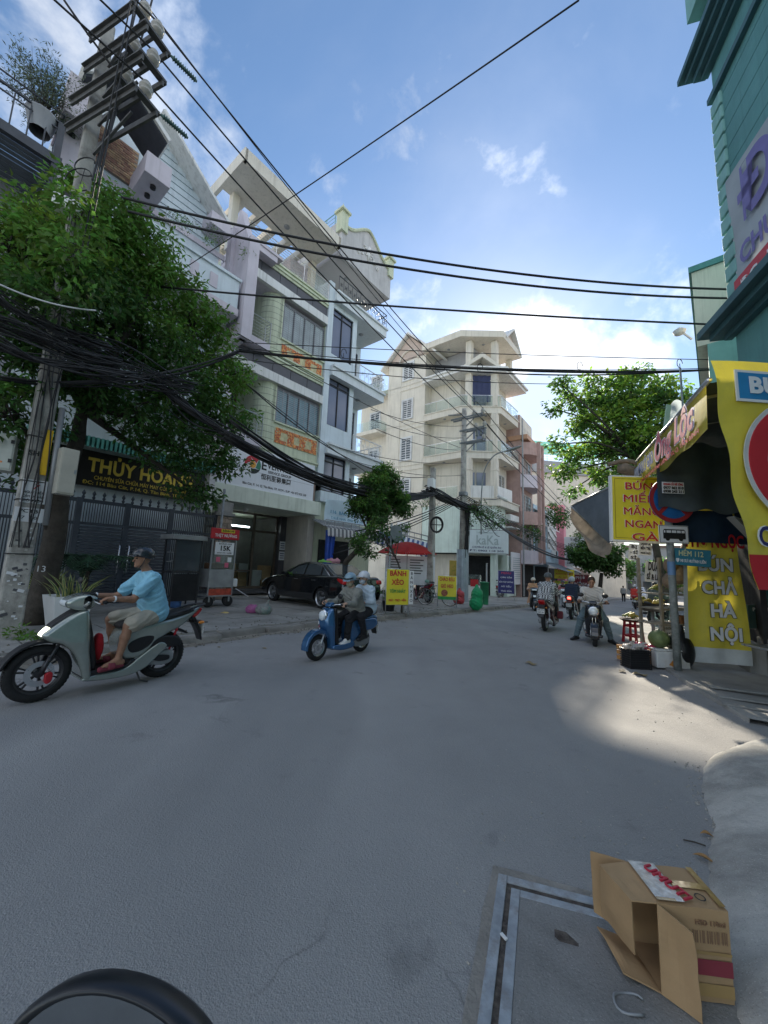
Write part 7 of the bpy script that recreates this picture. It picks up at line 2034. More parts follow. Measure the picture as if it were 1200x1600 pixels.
 shell('plate_holder',[(-.33,.80),(-.40,.78),(-.50,.58),(-.54,.44),(-.52,.44),(-.46,.58),(-.36,.74)],.075,.01,M_black,t,.01)
 MB().beam((-.36,0,.70),(-.58,0,.69),.22,.012).build('rear_bracket',M_black,parent=t)
 if plated:plate(t,-.53,.60,txt=pl)
 for y in(-.13,.13):MB().lathe([(.0001,-.05),(.02,-.03),(.025,0),(.02,.03),(.0001,.05)],8,(-.47,y,.70),Matrix(((0,0,1),(0,1,0),(1,0,0)))).build('indicator',M_amber,parent=t,smooth=True)
 MB().tube(spline([(.93,-.12,1.08),(.90,-.22,1.09),(.86,-.35,1.07)],4),.013,7).build('handlebar',M_black,parent=t,smooth=True)
 MB().tube(spline([(.93,.12,1.08),(.90,.22,1.09),(.86,.35,1.07)],4),.013,7).build('handlebar',M_black,parent=t,smooth=True)
 for s_ in(-1,1):
  MB().tube([(.895,s_*.24,1.088),(.86,s_*.36,1.07)],.019,9).build('grip',M_rubber,parent=t,smooth=True)
  MB().tube(spline([(.93,s_*.2,1.085),(.945,s_*.26,1.08),(.92,s_*.36,1.06)],4),.007,5).build('brake_lever',M_steel,parent=t,smooth=True)
  if not red or s_<0:
   m_=MB();m_.tube(spline([(.93,s_*.17,1.1),(.95,s_*.24,1.22),(.93,s_*.32,1.27)],4),.007,6);m_.build('mirror_stem',M_black,parent=t,smooth=True)
   m_=MB();m_.lathe([(.0001,-.012),(.05,-.01),(.06,0),(.055,.006),(.0001,.008)],14,(.93,s_*.35,1.29),Matrix(((0,0,-1),(1.25,0,0),(0,.8,0))));m_.build('mirror',M_black,parent=t,smooth=True)
 MB().tube([(.34,.1,.18),(.30,.16,.05),(.22,.2,.03)],.011,6).build('side_stand',M_black,parent=t)
 return t
def scooter_retro(label,loc,rz,paint,res=.012,group=None,face=True,pl=('59-X3','402.17'),white_u=False):
 t=thing('motor_scooter',label,'motorbike',loc,rz,group);t.scale=(PSCALE[0],)*3
 WB=1.18;r=.235
 make_wheel(t,0,r,.10,.15,5,False,M_alloy);make_wheel(t,WB,r,.10,.15,5,False,M_alloy)
 shell('front_shield',[(.93,.93),(1.02,.90),(1.09,.78),(1.09,.62),(1.02,.48),(.95,.32),(.92,.19),(.84,.17),(.84,.32),(.88,.52),(.90,.78)],.21,.06,paint,t,res,hfun=lambda X,Z:np.clip(.20-.55*np.clip(X-.97,0,1)-.12*np.abs(Z-.62),.04,.22))
 shell('inner_shield',[(.92,.90),(.885,.52),(.845,.30),(.79,.26),(.77,.32),(.81,.55),(.85,.90)],.17,.03,M_black,t,res)
 MB().lathe([(.0001,.05),(.05,.045),(.085,.025),(.095,0),(.095,-.06)],22,(1.085,0,.80),Matrix(((0,0,1),(0,1,0),(-1,0,0)))).build('headlight',M_headl,parent=t,smooth=True)
 MB().lathe([(.095,-.04),(.115,-.03),(.118,0),(.108,.022),(.095,.022)],22,(1.075,0,.80),Matrix(((0,0,1),(0,1,0),(-1,0,0)))).build('headlight_ring',M_chrome if not white_u else M_chrome,parent=t,smooth=True)
 if white_u:
  MB().tube(spline([(1.12,.03,.66),(1.125,.03,.56),(1.12,0,.52),(1.125,-.03,.56),(1.12,-.03,.66)],5),.010,6).build('chrome_u',M_chrome,parent=t,smooth=True)
 fo=[]
 for i in range(11):a=R_(-8+i*16);fo.append((WB+math.cos(a)*(r+.07),r+.02+math.sin(a)*(r+.075)))
 for i in range(10,-1,-1):a=R_(-8+i*16);fo.append((WB+math.cos(a)*(r+.018),r+.0+math.sin(a)*(r+.018)))
 shell('front_fender',fo,.085,.02,paint,t,res,curve=False)
 for y in(-.08,.08):MB().tube([(WB,y,r),(1.06,y*.8,.5)],.018,8).build('fork_leg',M_steel,parent=t,smooth=True)
 shell('footboard',[(.92,.19),(.88,.26),(.66,.255),(.50,.27),(.42,.30),(.36,.24),(.40,.17),(.66,.145)],.19,.03,paint,t,res)
 shell('rear_body',[(.44,.30),(.47,.50),(.44,.66),(.30,.70),(0,.72),(-.26,.74),(-.36,.68),(-.34,.56),(-.22,.46),(.0,.46),(.15,.42),(.25,.32),(.35,.26)],.15,.05,paint,t,res,hfun=lambda X,Z:np.clip(.165-.1*np.clip(-.05-X,0,1),.06,.2))
 for s_ in(-1,1):shell('side_pod',[(.24,.50),(.26,.60),(.16,.675),(-.05,.69),(-.22,.67),(-.29,.60),(-.26,.52),(-.12,.46),(.08,.45)],.05,.045,paint,t,res*.8,ycen=.165*s_)
 shell('seat',[(.45,.70),(.44,.75),(.30,.77),(.12,.76),(.02,.79),(-.16,.81),(-.30,.80),(-.33,.76),(-.10,.72),(.3,.69)],.14,.04,M_seat,t,res)
 shell('engine',[(.30,.16),(.36,.28),(.20,.34),(.0,.34),(-.12,.28),(-.10,.18),(.05,.15)],.07,.02,M_grey,t,.01,ycen=.06)
 MB().tube([(.2,-.1,.2),(0,-.15,.22),(-.24,-.16,.28)],[.02,.05,.045],10).build('exhaust',M_steel,parent=t,smooth=True)
 g=MB();g.tube(spline([(-.05,.12,.78),(-.22,.13,.86),(-.38,.10,.93),(-.42,0,.94),(-.38,-.10,.93),(-.22,-.13,.86),(-.05,-.12,.78)],5),.011,7);g.tube([(-.3,.11,.90),(-.3,-.11,.90)],.008,5);g.build('grab_rail',M_steel,parent=t,smooth=True)
 shell('tail_light',[(-.30,.64),(-.37,.68),(-.40,.64),(-.35,.59)],.06,.012,M_tail,t,.009)
 shell('rear_fender',[(-.30,.56),(-.37,.50),(-.42,.34),(-.40,.33),(-.34,.46),(-.26,.52)],.07,.01,M_black,t,.01)
 plate(t,-.43,.45,txt=pl)
 for y in(-.11,.11):MB().tube([(-.02,y,.27),(-.12,y,.56)],.02,7).build('shock_absorber',M_steel,parent=t)
 MB().tube(spline([(.91,0,.93),(.90,-.1,.99),(.86,-.22,1.01),(.80,-.33,.99)],4),.013,7).tube(spline([(.91,0,.93),(.90,.1,.99),(.86,.22,1.01),(.80,.33,.99)],4),.013,7).build('handlebar',M_steel,parent=t,smooth=True,split=False)
 shell('instrument_pod',[(.86,.96),(.96,.95),(.97,1.0),(.90,1.04),(.85,1.02)],.08,.02,paint,t,.011)
 for s_ in(-1,1):
  MB().tube([(.85,s_*.24,1.008),(.795,s_*.345,.99)],.019,9).build('grip',M_rubber,parent=t,smooth=True)
  m_=MB();m_.tube([(.88,s_*.17,1.0),(.90,s_*.24,1.14)],.006,6);m_.build('mirror_stem',M_black,parent=t)
  m_=MB();m_.lathe([(.0001,-.012),(.05,-.01),(.058,0),(.0001,.008)],14,(.90,s_*.26,1.17),Matrix(((0,0,-1),(1.2,0,0),(0,.9,0))));m_.build('mirror',M_black,parent=t,smooth=True)
 return t
def heading(a,b):
 d=Vector(b)-Vector(a);return math.atan2(d.y,d.x)
def J_ride(hx=.22,hz=.80,lean=.10,gx=.87,gz_=1.07,gy=.30,kx=.62,kz=.72,ax_=.66,az_=.34,fy=.14,H=1.0,tz=.29):
 """seated riding pose on a scooter"""
 pel=(hx,0,hz+.08);che=(hx+lean*.75,0,hz+.40*H);nek=(hx+lean*1.1,0,hz+.58*H);hd=(hx+lean*1.35+.03,0,hz+.73*H)
 J=dict(pelvis=pel,chest=che,neck=nek,head=hd)
 for sd,s_ in(('L',1),('R',-1)):
  J['sho'+sd]=(hx+lean,.17*s_,hz+.50*H);J['elb'+sd]=((hx+lean+gx)/2-.04,.25*s_,hz+.26*H);J['wri'+sd]=(gx-.075,gy*s_,gz_+.03)
  J['grip'+sd]=(gx,gy*s_,gz_)
  J['hip'+sd]=(hx+.03,.10*s_,hz+.05);J['kne'+sd]=(kx,fy*1.15*s_,kz);J['ank'+sd]=(ax_,fy*s_,az_+.06);J['toe'+sd]=(ax_+.19,fy*s_,tz)
 return J
M_skin=mat('skin_tan',(.33,.175,.11),.5,.16,14,spec=.4,bump=.25,bscale=90)
M_skin2=mat('skin_light',(.50,.31,.22),.5,.06,10,spec=.4)
M_hair=mat('hair_black',(.012,.010,.009),.5,.2,20)
def cmat(name,col,**k):return mat(name,col,k.pop('rough',.85),k.pop('var',.08),k.pop('scale',6),bump=k.pop('bump',.25),bscale=k.pop('bscale',40),**k)
def check_mat():
 if 'checkered_cloth' in MATS:return MATS['checkered_cloth']
 m_=mat('checkered_cloth',(.5,.5,.5),.85,0)
 nt=m_.node_tree;N,L=nt.nodes,nt.links;b=N['Principled BSDF']
 tc=N.new('ShaderNodeTexCoord');mp=N.new('ShaderNodeMapping');mp.inputs['Rotation'].default_value=(0,.3,0)
 ck=N.new('ShaderNodeTexChecker');ck.inputs['Scale'].default_value=26;ck.inputs[1].default_value=(.03,.03,.035,1);ck.inputs[2].default_value=(.62,.63,.63,1)
 L.new(tc.outputs['Object'],mp.inputs[0]);L.new(mp.outputs[0],ck.inputs[0]);L.new(ck.outputs[0],b.inputs['Base Color'])
 return m_
def build_riders():
 g=lambda px,py:G(px,py)
 global LAST
 # silver scooter with the man in the blue polo shirt
 F,Rr=g(52,1097),g(247,1058);hz=heading(Rr,F);PSCALE[0]=(F-Rr).length/1.30;print('SH',PSCALE[0])
 M_sil=mat('silver_green_paint',(.34,.38,.35),.24,.05,3,metal=.55,coat=.8,dirt=(.16,.16,.14),dirtamt=.35,dscale=4)
 t=scooter_big('silver grey large wheeled scooter ridden by the man in the light blue polo shirt',Rr,hz,M_sil,res=.0085,red=True,pl=('59-L2','471.08'))
 J=J_ride(hx=.16,hz=.81,lean=.13,gx=.86,gz_=1.075,gy=.29,kx=.56,kz=.80,ax_=.52,az_=.31,fy=.15,H=1.06,tz=.32)
 J['kneL']=(.53,.21,.76);J['ankL']=(.60,.20,.37);J['toeL']=(.78,.22,.31)
 J['kneR']=(.60,-.17,.80)
 J['head']=(J['head'][0]+.02,0.01,J['head'][2])
 p=make_person('man in a light blue polo shirt, beige shorts and dark helmet riding the silver scooter',Rr,hz,J,M_skin,cmat('light_blue_polo',(.25,.52,.66),bump=.8,bscale=16,dirt=(.19,.42,.55),dirtamt=.5,dscale=7),cmat('beige_shorts',(.42,.38,.31)),res=.0085,sleeve='short',legs='short',shoe='sandal',shoecol=cmat('maroon_rubber',(.22,.04,.06)),helmet=dict(mat=mat('dark_helmet',(.02,.024,.03),.3,.05,3,coat=.5)),thick=1.0,pitch=.05)
 for sd in 'LR':
  w=Vector(J['wri'+sd]);e=Vector(J['elb'+sd]);d=(w-e).normalized();c=w-d*.03
  MB().lathe([(.033,-.012),(.038,-.008),(.038,.008),(.033,.012),(.033,-.012)],16,c,d.to_track_quat('Z','Y').to_matrix()).build('watch' if sd=='R' else 'bracelet',M_whitep,parent=p,smooth=True)
 tag(shell('red_cloth',[(.74,.66),(.80,.64),(.81,.50),(.78,.38),(.74,.36),(.71,.50)],.06,.03,cmat('red_cloth',(.55,.02,.03)),None,.01),'bright red bag hanging inside the leg shield of the silver scooter','bag')
 o=bpy.data.objects['red_cloth'];o.location=Rr;o.rotation_euler=(0,0,hz);o.scale=(PSCALE[0],)*3
 # blue retro scooter with two riders
 F,Rr=g(495,1032),g(563,1018);hz=heading(Rr,F);PSCALE[0]=(F-Rr).length/1.18*1.02;print('blue',PSCALE[0])
 M_blue=mat('metallic_blue_paint',(.045,.14,.30),.22,.03,2,metal=.45,coat=.8)
 t=scooter_retro('metallic blue retro scooter carrying two riders in the middle of the road',Rr,hz,M_blue,res=.009,pl=('59-MĐ','318.62'))
 b=MB();rg=random.Random(3)
 for q,(y,z,sx_,sz,m_)in enumerate(((.08,.66,.05,.05,0),(.085,.60,.06,.05,1),(.08,.55,.05,.04,0),(.09,.70,.03,.03,2))):
  b.obox((1.085-.05*q*.3+.012,-y,z),(.006,sx_,sz),(0,0,-.5),m_)
 b.build('decal',[M_whitep,mat('decal_red',(.5,.1,.08),.5),mat('decal_skin',(.6,.42,.3),.5)],parent=t,split=False)
 J=J_ride(hx=.20,hz=.76,lean=.12,gx=.80,gz_=.995,gy=.28,kx=.52,kz=.70,ax_=.54,az_=.27,fy=.13,H=.93,tz=.24)
 cam_=cmat('grey_camouflage_jacket',(.24,.24,.21),dirt=(.10,.10,.10),dirtamt=.9,dscale=9)
 make_person('woman in a patterned grey jacket and goggles steering the blue scooter',Rr,hz,J,M_skin2,cam_,cmat('black_trousers',(.015,.015,.018)),res=.010,shoe='shoe',shoecol=M_whitep,helmet=dict(mat=mat('blue_grey_helmet',(.22,.34,.42),.3,.05,3,coat=.4),goggles=True),mask=cmat('beige_mask',(.34,.30,.22)),pitch=.32,yaw=.15)
 J=J_ride(hx=-.14,hz=.80,lean=.08,gx=.12,gz_=.98,gy=.16,kx=.28,kz=.74,ax_=.12,az_=.33,fy=.20,H=.93,tz=.30)
 make_person('pillion passenger in a pale blue hooded top and white helmet on the blue scooter',Rr,hz,J,M_skin2,cmat('pale_blue_cloth',(.50,.60,.68)),cmat('black_trousers',(0,0,0)),res=.012,shoe='shoe',shoecol=M_black,helmet=dict(mat=mat('white_helmet',(.62,.64,.68),.3,.05,3,coat=.4)),hands='free',mask=cmat('pale_mask',(.5,.55,.6)))
 # checkered shirt rider going away
 PSCALE[0]=.94
 Rr,F=g(852,986),g(877,975.5);hz=heading(Rr,F)
 scooter_big('dark motorbike with a white number plate ridden by the man in the checkered shirt',Rr,hz,mat('dark_maroon_paint',(.06,.02,.02),.3,.05,2,coat=.5),res=.013,pl=('59-T1','207.36'))
 J=J_ride(hx=.10,hz=.80,lean=.26,H=1.0);J['head']=(J['head'][0]+.05,0,J['head'][2]-.02)
 make_person('man in a black and white checkered shirt and grey helmet riding away',Rr,hz,J,M_skin,check_mat(),cmat('black_trousers',(0,0,0)),res=.014,shoe='sandal',shoecol=M_wood,helmet=dict(mat=mat('grey_helmet',(.10,.11,.11),.4,.05,3)),thick=1.12,pitch=.25)
 bg=shell('shopping_bag',[(.60,.48),(.70,.50),(.72,.34),(.66,.30),(.58,.32)],.07,.03,cmat('maroon_bag',(.16,.03,.04)),None,.012,ycen=-.28);bg.location=Rr;bg.rotation_euler=(0,0,hz);tag(bg,'maroon bag hanging by the right foot of the checkered rider','bag')
 # navy jacket rider going away, brake light on
 Rr,F=g(893,968),g(911,961);hz=heading(Rr,F)
 t=scooter_big('black and silver motorbike with a glowing red tail light ridden by the navy jacket rider',Rr,hz,mat('black_paint',(.02,.02,.022),.25,.05,2,coat=.6),res=.014,pl=('59-C3','551.90'))
 shell('brake_light',[(-.44,.90),(-.50,.895),(-.48,.83),(-.43,.82)],.06,.01,mat('lit_red',(1.0,.08,.05),.3,0,emit=2.5),t,.01)
 make_person('rider in a navy jacket and pale grey helmet going away on the black motorbike',Rr,hz,J_ride(hx=.16,lean=.14),M_skin,cmat('navy_jacket',(.02,.028,.055)),cmat('black_trousers',(0,0,0)),res=.015,shoe='shoe',shoecol=M_black,helmet=dict(mat=mat('pale_grey_helmet',(.42,.44,.48),.3,.05,3,coat=.4),low=-.02),thick=1.15)
 # man in the white shirt waiting, facing us
 F=g(930,1010);d=Vector((-math.sin(R_(26)),-math.cos(R_(26)),0));Rr=F-d*1.18;Rr.z=gz(Rr.x,Rr.y);hz=heading(Rr,F)
 scooter_retro('black scooter with a round chrome headlight and chrome U badge, stopped facing us',Rr,hz,mat('gloss_black_paint',(.014,.015,.018),.2,.03,2,coat=.7),res=.011,white_u=True,pl=('59-V1','733.12'))
 J=J_ride(hx=.24,hz=.76,lean=.16,gx=.80,gz_=.995,gy=.29,H=1.0)
 for sd,s_ in(('L',1),('R',-1)):
  J['kne'+sd]=(.56,.26*s_,.56);J['ank'+sd]=(.50,.38*s_,.12);J['toe'+sd]=(.66,.50*s_,.045)
 J['head']=(J['head'][0]+.03,0,J['head'][2]-.01)
 make_person('bareheaded man in a pale shirt and jeans astride the black scooter, feet down',Rr,hz,J,M_skin,cmat('pale_shirt',(.52,.50,.47)),cmat('blue_jeans',(.12,.17,.19)),res=.012,shoe='shoe',shoecol=M_black,hair=mat('brown_hair',(.05,.025,.015),.5,.2,20),thick=1.1,pitch=.25)
 # oncoming riders on the left lane side
 F=g(836,955);d=Vector((-.30,-.95,0)).normalized();Rr=F-d*1.3;Rr.z=gz(Rr.x,Rr.y);hz=heading(Rr,F)
 scooter_big('dark scooter coming towards us, ridden by the person in orange',Rr,hz,mat('black_paint',(0,0,0)),res=.016)
 make_person('oncoming rider in a peach sun jacket, long orange skirt and cream helmet',Rr,hz,J_ride(hx=.2,lean=.12,H=.94),M_skin2,cmat('orange_cloth',(.58,.33,.20)),cmat('orange_cloth',(0,0,0)),res=.016,shoe='shoe',shoecol=M_black,helmet=dict(mat=mat('cream_helmet',(.6,.55,.45),.35,.05,3)),mask=cmat('dark_mask',(.05,.05,.05)),skirt=True)
 F=g(882,950);Rr=F-Vector((-.36,-.93,0)).normalized()*1.3;Rr.z=gz(Rr.x,Rr.y);hz=heading(Rr,F)
 scooter_big('white scooter coming towards us between the checkered rider and the navy rider',Rr,hz,mat('white_bike_paint',(.6,.62,.64),.25,.03,2,coat=.6),res=.016)
 make_person('rider in a red and white top with a dark helmet on the white scooter',Rr,hz,J_ride(hx=.2,lean=.1,H=.96),M_skin,cmat('red_white_cloth',(.42,.10,.10),dirt=(.6,.6,.6),dirtamt=.8,dscale=5),cmat('black_trousers',(0,0,0)),res=.017,shoe='shoe',shoecol=M_black,helmet=dict(mat=mat('dark_helmet',(0,0,0))))
 F=g(920,936);Rr=F-Vector((-.45,-.9,0)).normalized()*1.3;Rr.z=gz(Rr.x,Rr.y);hz=heading(Rr,F)
 scooter_big('dark red scooter coming up behind the man in the pale shirt',Rr,hz,mat('dark_red_paint',(.25,.02,.02),.3,.05,2,coat=.5),res=.02)
 make_person('rider in a red jacket and pale blue helmet behind the man in the pale shirt',Rr,hz,J_ride(hx=.2,lean=.1,H=.96),M_skin,cmat('red_jacket',(.40,.05,.04)),cmat('black_trousers',(0,0,0)),res=.02,shoe='shoe',shoecol=M_black,helmet=dict(mat=mat('pale_helmet',(.5,.55,.6),.35,.05,3)),build_face=False)
 for px,py,dx,pc,tc_,lab in((905,944,1,(.05,.08,.12),(.30,.30,.32),'far rider in a grey top going away just past the navy rider'),(862,946,-1,(.35,.33,.30),(.12,.20,.16),'distant oncoming rider in a dull green top before the yellow signs')):
  Rr=g(px,py);hz=heading(Rr,Rr+Vector((.62,.78,0))*dx)
  scooter_big('scooter of the '+lab.split(' in a')[0]+(' past the navy rider' if dx>0 else ' before the yellow signs'),Rr,hz,cmat('bike_%d'%px,pc,rough=.3),res=.022)
  make_person(lab,Rr,hz,J_ride(H=.97),M_skin,cmat('top_%d'%px,tc_),cmat('black_trousers',(0,0,0)),res=.022,shoe='shoe',shoecol=M_black,helmet=dict(mat=mat('dark_helmet' if dx>0 else 'white_helmet',(0,0,0))),build_face=False)
  # red shirt rider far away, grey rider, others further down
 Rr=g(993,952);hz=heading(Rr,Rr+Vector((.62,.78,0)))
 t=scooter_big('red scooter ridden away down the far street by the person in a red shirt',Rr,hz,mat('dark_red_paint',(0,0,0)),res=.02)
 make_person('rider in a bright red shirt and white helmet riding away down the street',Rr,hz,J_ride(hx=.16,lean=.1),M_skin,cmat('red_shirt',(.58,.05,.04)),cmat('grey_trousers',(.12,.12,.13)),res=.02,shoe='shoe',shoecol=M_black,helmet=dict(mat=mat('white_helmet',(0,0,0))),thick=1.15,build_face=False)
 Rr=PY(1018,946,14.5);Rr.z=gz(Rr.x,Rr.y);hz=heading(Rr,Rr+Vector((.85,.5,0)))
 scooter_big('dark scooter of the bareheaded grey shirted rider beside the fruit stall',Rr,hz,mat('black_paint',(0,0,0)),res=.018)
 make_person('bareheaded rider in a dark grey shirt beside the banana tray',Rr,hz,J_ride(hx=.16,lean=.14),M_skin,cmat('dark_grey_shirt',(.09,.10,.09)),cmat('black_trousers',(0,0,0)),res=.018,shoe='shoe',shoecol=M_black,hair=M_hair,build_face=False)
 Rr=PY(1028,930,34);Rr.z=gz(Rr.x,Rr.y);hz=heading(Rr,Rr+Vector((.6,.8,0)))
 scooter_big('far scooter in front of the white cars at the end of the street',Rr,hz,mat('black_paint',(0,0,0)),res=.03)
 make_person('far rider in a black top in front of the white car',Rr,hz,J_ride(),M_skin,M_black,M_black,res=.03,hair=M_hair,build_face=False)
 def stand(lab,px,py,Y,top,bot,h=1.0,rz=0.0,hair=M_hair,step=.1,hel=None):
  p=PY(px,py,Y);p.z=gz(p.x,p.y)+.02
  J=dict(pelvis=(0,0,.95*h),chest=(.02,0,1.25*h),neck=(.02,0,1.42*h),head=(.05,0,1.57*h))
  for sd,s_ in(('L',1),('R',-1)):
   J['sho'+sd]=(0,.17*s_,1.36*h);J['elb'+sd]=(.02,.23*s_,1.08*h);J['wri'+sd]=(.1,.22*s_,.86*h)
   J['hip'+sd]=(0,.09*s_,.90*h);J['kne'+sd]=(.03+step*s_,.10*s_,.5*h);J['ank'+sd]=(step*1.5*s_,.1*s_,.09);J['toe'+sd]=(step*1.5*s_+.18,.11*s_,.04)
  make_person(lab,p,rz,J,M_skin,top,bot,res=.022,shoe='shoe',shoecol=M_black,hair=hair,hands='free',build_face=False)
 stand('pedestrian in a dark top standing in front of the far shop awning',866,925,29,cmat('navy_jacket',(0,0,0)),M_black,rz=-2)
 stand('pedestrian in a pale green shirt standing before the far shops',878,925,30,cmat('pale_green_shirt',(.32,.38,.33)),M_black,rz=-1.6)
 stand('pedestrian in a white top by the far red sign',890,925,32,cmat('pale_shirt',(0,0,0)),cmat('blue_jeans',(0,0,0)),rz=-1.2)
 stand('far pedestrian in a white shirt walking at the left edge of the far street',974,925,40,cmat('pale_shirt',(0,0,0)),cmat('black_trousers',(0,0,0)),rz=1.0)
 Rr=g(668,946);Rr.z+=.12
 scooter_big('maroon scooter parked under the red umbrella with a green cap on its seat',Rr,R_(110),mat('maroon_paint',(.16,.015,.035),.25,.04,2,coat=.6),res=.016,pl=('54-P3','116.40'))
 cp=Vox([-.2]*3,[.2]*3,.012);cp.ell((0,0,0),(.14,.11,.09));o=cp.mesh('sun_cap',cmat('green_white_cap',(.25,.45,.38)));o.location=Rr+Vector((0,.1,.95));tag(o,'pale green cap lying on the seat of the maroon scooter','cap')
 Rr=g(652,938);Rr.z+=.12
 scooter_big('dark scooter parked behind the maroon one near the short pole',Rr,R_(75),mat('black_paint',(0,0,0)),res=.02)
 Rr=Wp(27.4,11.2);Rr.z+=.1
 scooter_big('black motorbike parked beside the open shop door of the corner building',Rr,R_(60),mat('black_paint',(0,0,0)),res=.02)
build_riders()
# CARS
def build_car(label,loc,rz,paint,res=.03,name='sedan_car',suv=False):
 t=thing(name,label,'car',loc,rz)
 WB=2.8
 zr=1.44 if not suv else 1.72
 body=[(-1.02,.62),(-.98,.86),(-.86,1.02),(-.30,1.04),(.6,1.00),(1.4,.98),(2.2,.97),(2.9,.90),(3.45,.76),(3.68,.60),(3.70,.38),(3.62,.26),(2.9,.22),(0,.22),(-.85,.26),(-1.0,.40)]
 if suv:body=[(-.95,.62),(-.95,.95),(-.86,1.12),(.6,1.10),(2.2,1.08),(2.9,1.04),(3.45,.96),(3.62,.75),(3.64,.42),(3.5,.30),(2.9,.28),(0,.28),(-.85,.32),(-.95,.45)]
 def wf(X,Z):return .90-.10*np.clip(np.abs(X-1.35)-1.5,0,2)**1.5-.10*np.clip(Z-.72,0,1)-.12*np.clip(.45-Z,0,1)
 cut=lambda X,Y,Z:np.minimum(np.sqrt((X-0)**2+(Z-.33)**2)-.37,np.sqrt((X-WB)**2+(Z-.33)**2)-.37)
 shell('body',body,.9,.09,paint,t,res,hfun=wf,cut=cut)
 if suv:cab=[(-.88,1.08),(-.80,1.45),(-.62,1.66),(0,1.72),(1.0,1.72),(1.5,1.66),(2.25,1.06),(1.0,1.0),(0,1.0)]
 else:cab=[(-.55,.98),(-.10,1.22),(.25,1.38),(.75,1.45),(1.2,1.44),(1.6,1.34),(2.35,.98),(1.0,.9),(0,.9)]
 cw=lambda X,Z:.80-.42*np.clip(Z-1.0,0,1)
 shell('cabin',cab,.8,.05,paint,t,res,hfun=cw)
 gw=lambda X,Z:.80-.42*np.clip(Z-1.0,0,1)+.008
 if suv:wins=([(-.70,1.14),(-.62,1.55),(.0,1.62),(.02,1.12)],[(.09,1.12),(.09,1.62),(.85,1.64),(.88,1.10)],[(.96,1.10),(.94,1.62),(1.42,1.58),(2.0,1.12)])
 else:wins=([(-.30,1.04),(-.05,1.19),(.14,1.29),(.10,1.02)],[(.18,1.03),(.24,1.33),(.75,1.38),(1.0,1.38),(1.0,1.01)],[(1.08,1.01),(1.08,1.37),(1.5,1.30),(2.05,1.02)])
 for w in wins:shell('side_window',w,.8,.012,M_glass,t,.016,hfun=gw,curve=False)
 fs=[(1.66,1.325),(2.30,1.02),(2.20,1.02),(1.58,1.325)]if not suv else[(1.54,1.64),(2.24,1.09),(2.16,1.09),(1.46,1.64)]
 rs=[(-.50,1.03),(.18,1.37),(.24,1.34),(-.42,1.01)]if not suv else[(-.90,1.14),(-.72,1.60),(-.68,1.58),(-.84,1.14)]
 off=.02
 for nme,q in(('windscreen',[(fs[0][0]+off,fs[0][1]+.01),(fs[1][0]+off,fs[1][1]+.01),fs[2],fs[3]]),('rear_window',[(rs[0][0]-off,rs[0][1]+.015),(rs[1][0]-off,rs[1][1]+.015),rs[2],rs[3]])):
  shell(nme,q,.66,.01,M_glass,t,.02,curve=False,hfun=lambda X,Z:.72-.40*np.clip(Z-1.0,0,1))
 for x in(0,WB):
  for s_ in(-1,1):
   w=make_wheel(t,x,.33,.2,.235,5,True,M_alloy,y=s_*.78,disc=False)
   MB().lathe([(.24,0),(.24,.02),(.0001,.02)],20,(x,s_*.74,.33),RX).build('wheel_backing',M_dark,parent=t)
 for s_ in(-1,1):
  shell('tail_light',[(-1.0,.80),(-.97,.93),(-.72,.98),(-.70,.92),(-.85,.84)],.12,.02,M_tail,t,.02,ycen=s_*.72)
  shell('headlight',[(3.35,.66),(3.62,.60),(3.60,.68),(3.30,.80)],.14,.02,M_headl,t,.02,ycen=s_*.70)
  MB().obox((1.98,s_*.93,1.03),(.2,.16,.12),(0,0,.2*s_)).build('wing_mirror',paint,parent=t,bevel=.03)
  MB().box(.28,.50,s_*.88-.012,s_*.88+.012,.86,.885).build('door_handle',M_chrome,parent=t,bevel=.008);MB().box(1.25,1.47,s_*.88-.012,s_*.88+.012,.86,.885).build('door_handle',M_chrome,parent=t,bevel=.008)
  if not suv:MB().tube([(2.08,s_*.80,1.01),(1.5,s_*.70,1.345),(1.05,s_*.655,1.405),(.7,s_*.655,1.40),(.2,s_*.68,1.33),(-.33,s_*.80,1.03)],.008,5).build('window_trim',M_chrome,parent=t,smooth=True)
  for xx in(.14,1.04,2.1):MB().box(xx,xx+.008,s_*.885-.01,s_*.885+.01,.4,.93).build('door_seam',M_dark,parent=t)
 MB().box(-1.035,-1.0,-.26,.26,.62,.75).build('number_plate',M_plate,parent=t,bevel=.005)
 MB().box(-1.04,-.9,-.5,.5,.30,.40).build('rear_bumper_trim',M_dark,parent=t,bevel=.02)
 return t
def build_cars():
 Fw,Rw=G(416,937,.12),G(499,951,.12)
 hz=heading(Rw,Fw)
 d=(Fw-Rw).normalized();side=Vector((-d.y,d.x,0));
 if side.dot(Rw)<0:side=-side
 base=Rw+side*.88;base.z=.12+gz(base.x,base.y)
 build_car('shiny black sedan parked nose in on the pavement before the white signed shop house',base,hz,mat('black_car_paint',(.007,.008,.010),.12,.02,2,coat=1.0),res=.02)
 c1=PY(1000,915,52);c1.z=gz(c1.x,c1.y)
 build_car('white hatchback far down the street, left of the two white cars',c1,R_(52+180),mat('white_car_paint',(.65,.66,.68),.25,.02,2,coat=.7),res=.05,suv=True,name='hatchback_car')
 c1=PY(1027,915,46);c1.z=gz(c1.x,c1.y)
 build_car('white sport utility car far down the street above the fruit trays',c1,R_(52+180),mat('white_car_paint',(0,0,0)),res=.05,suv=True,name='suv_car')
build_cars()
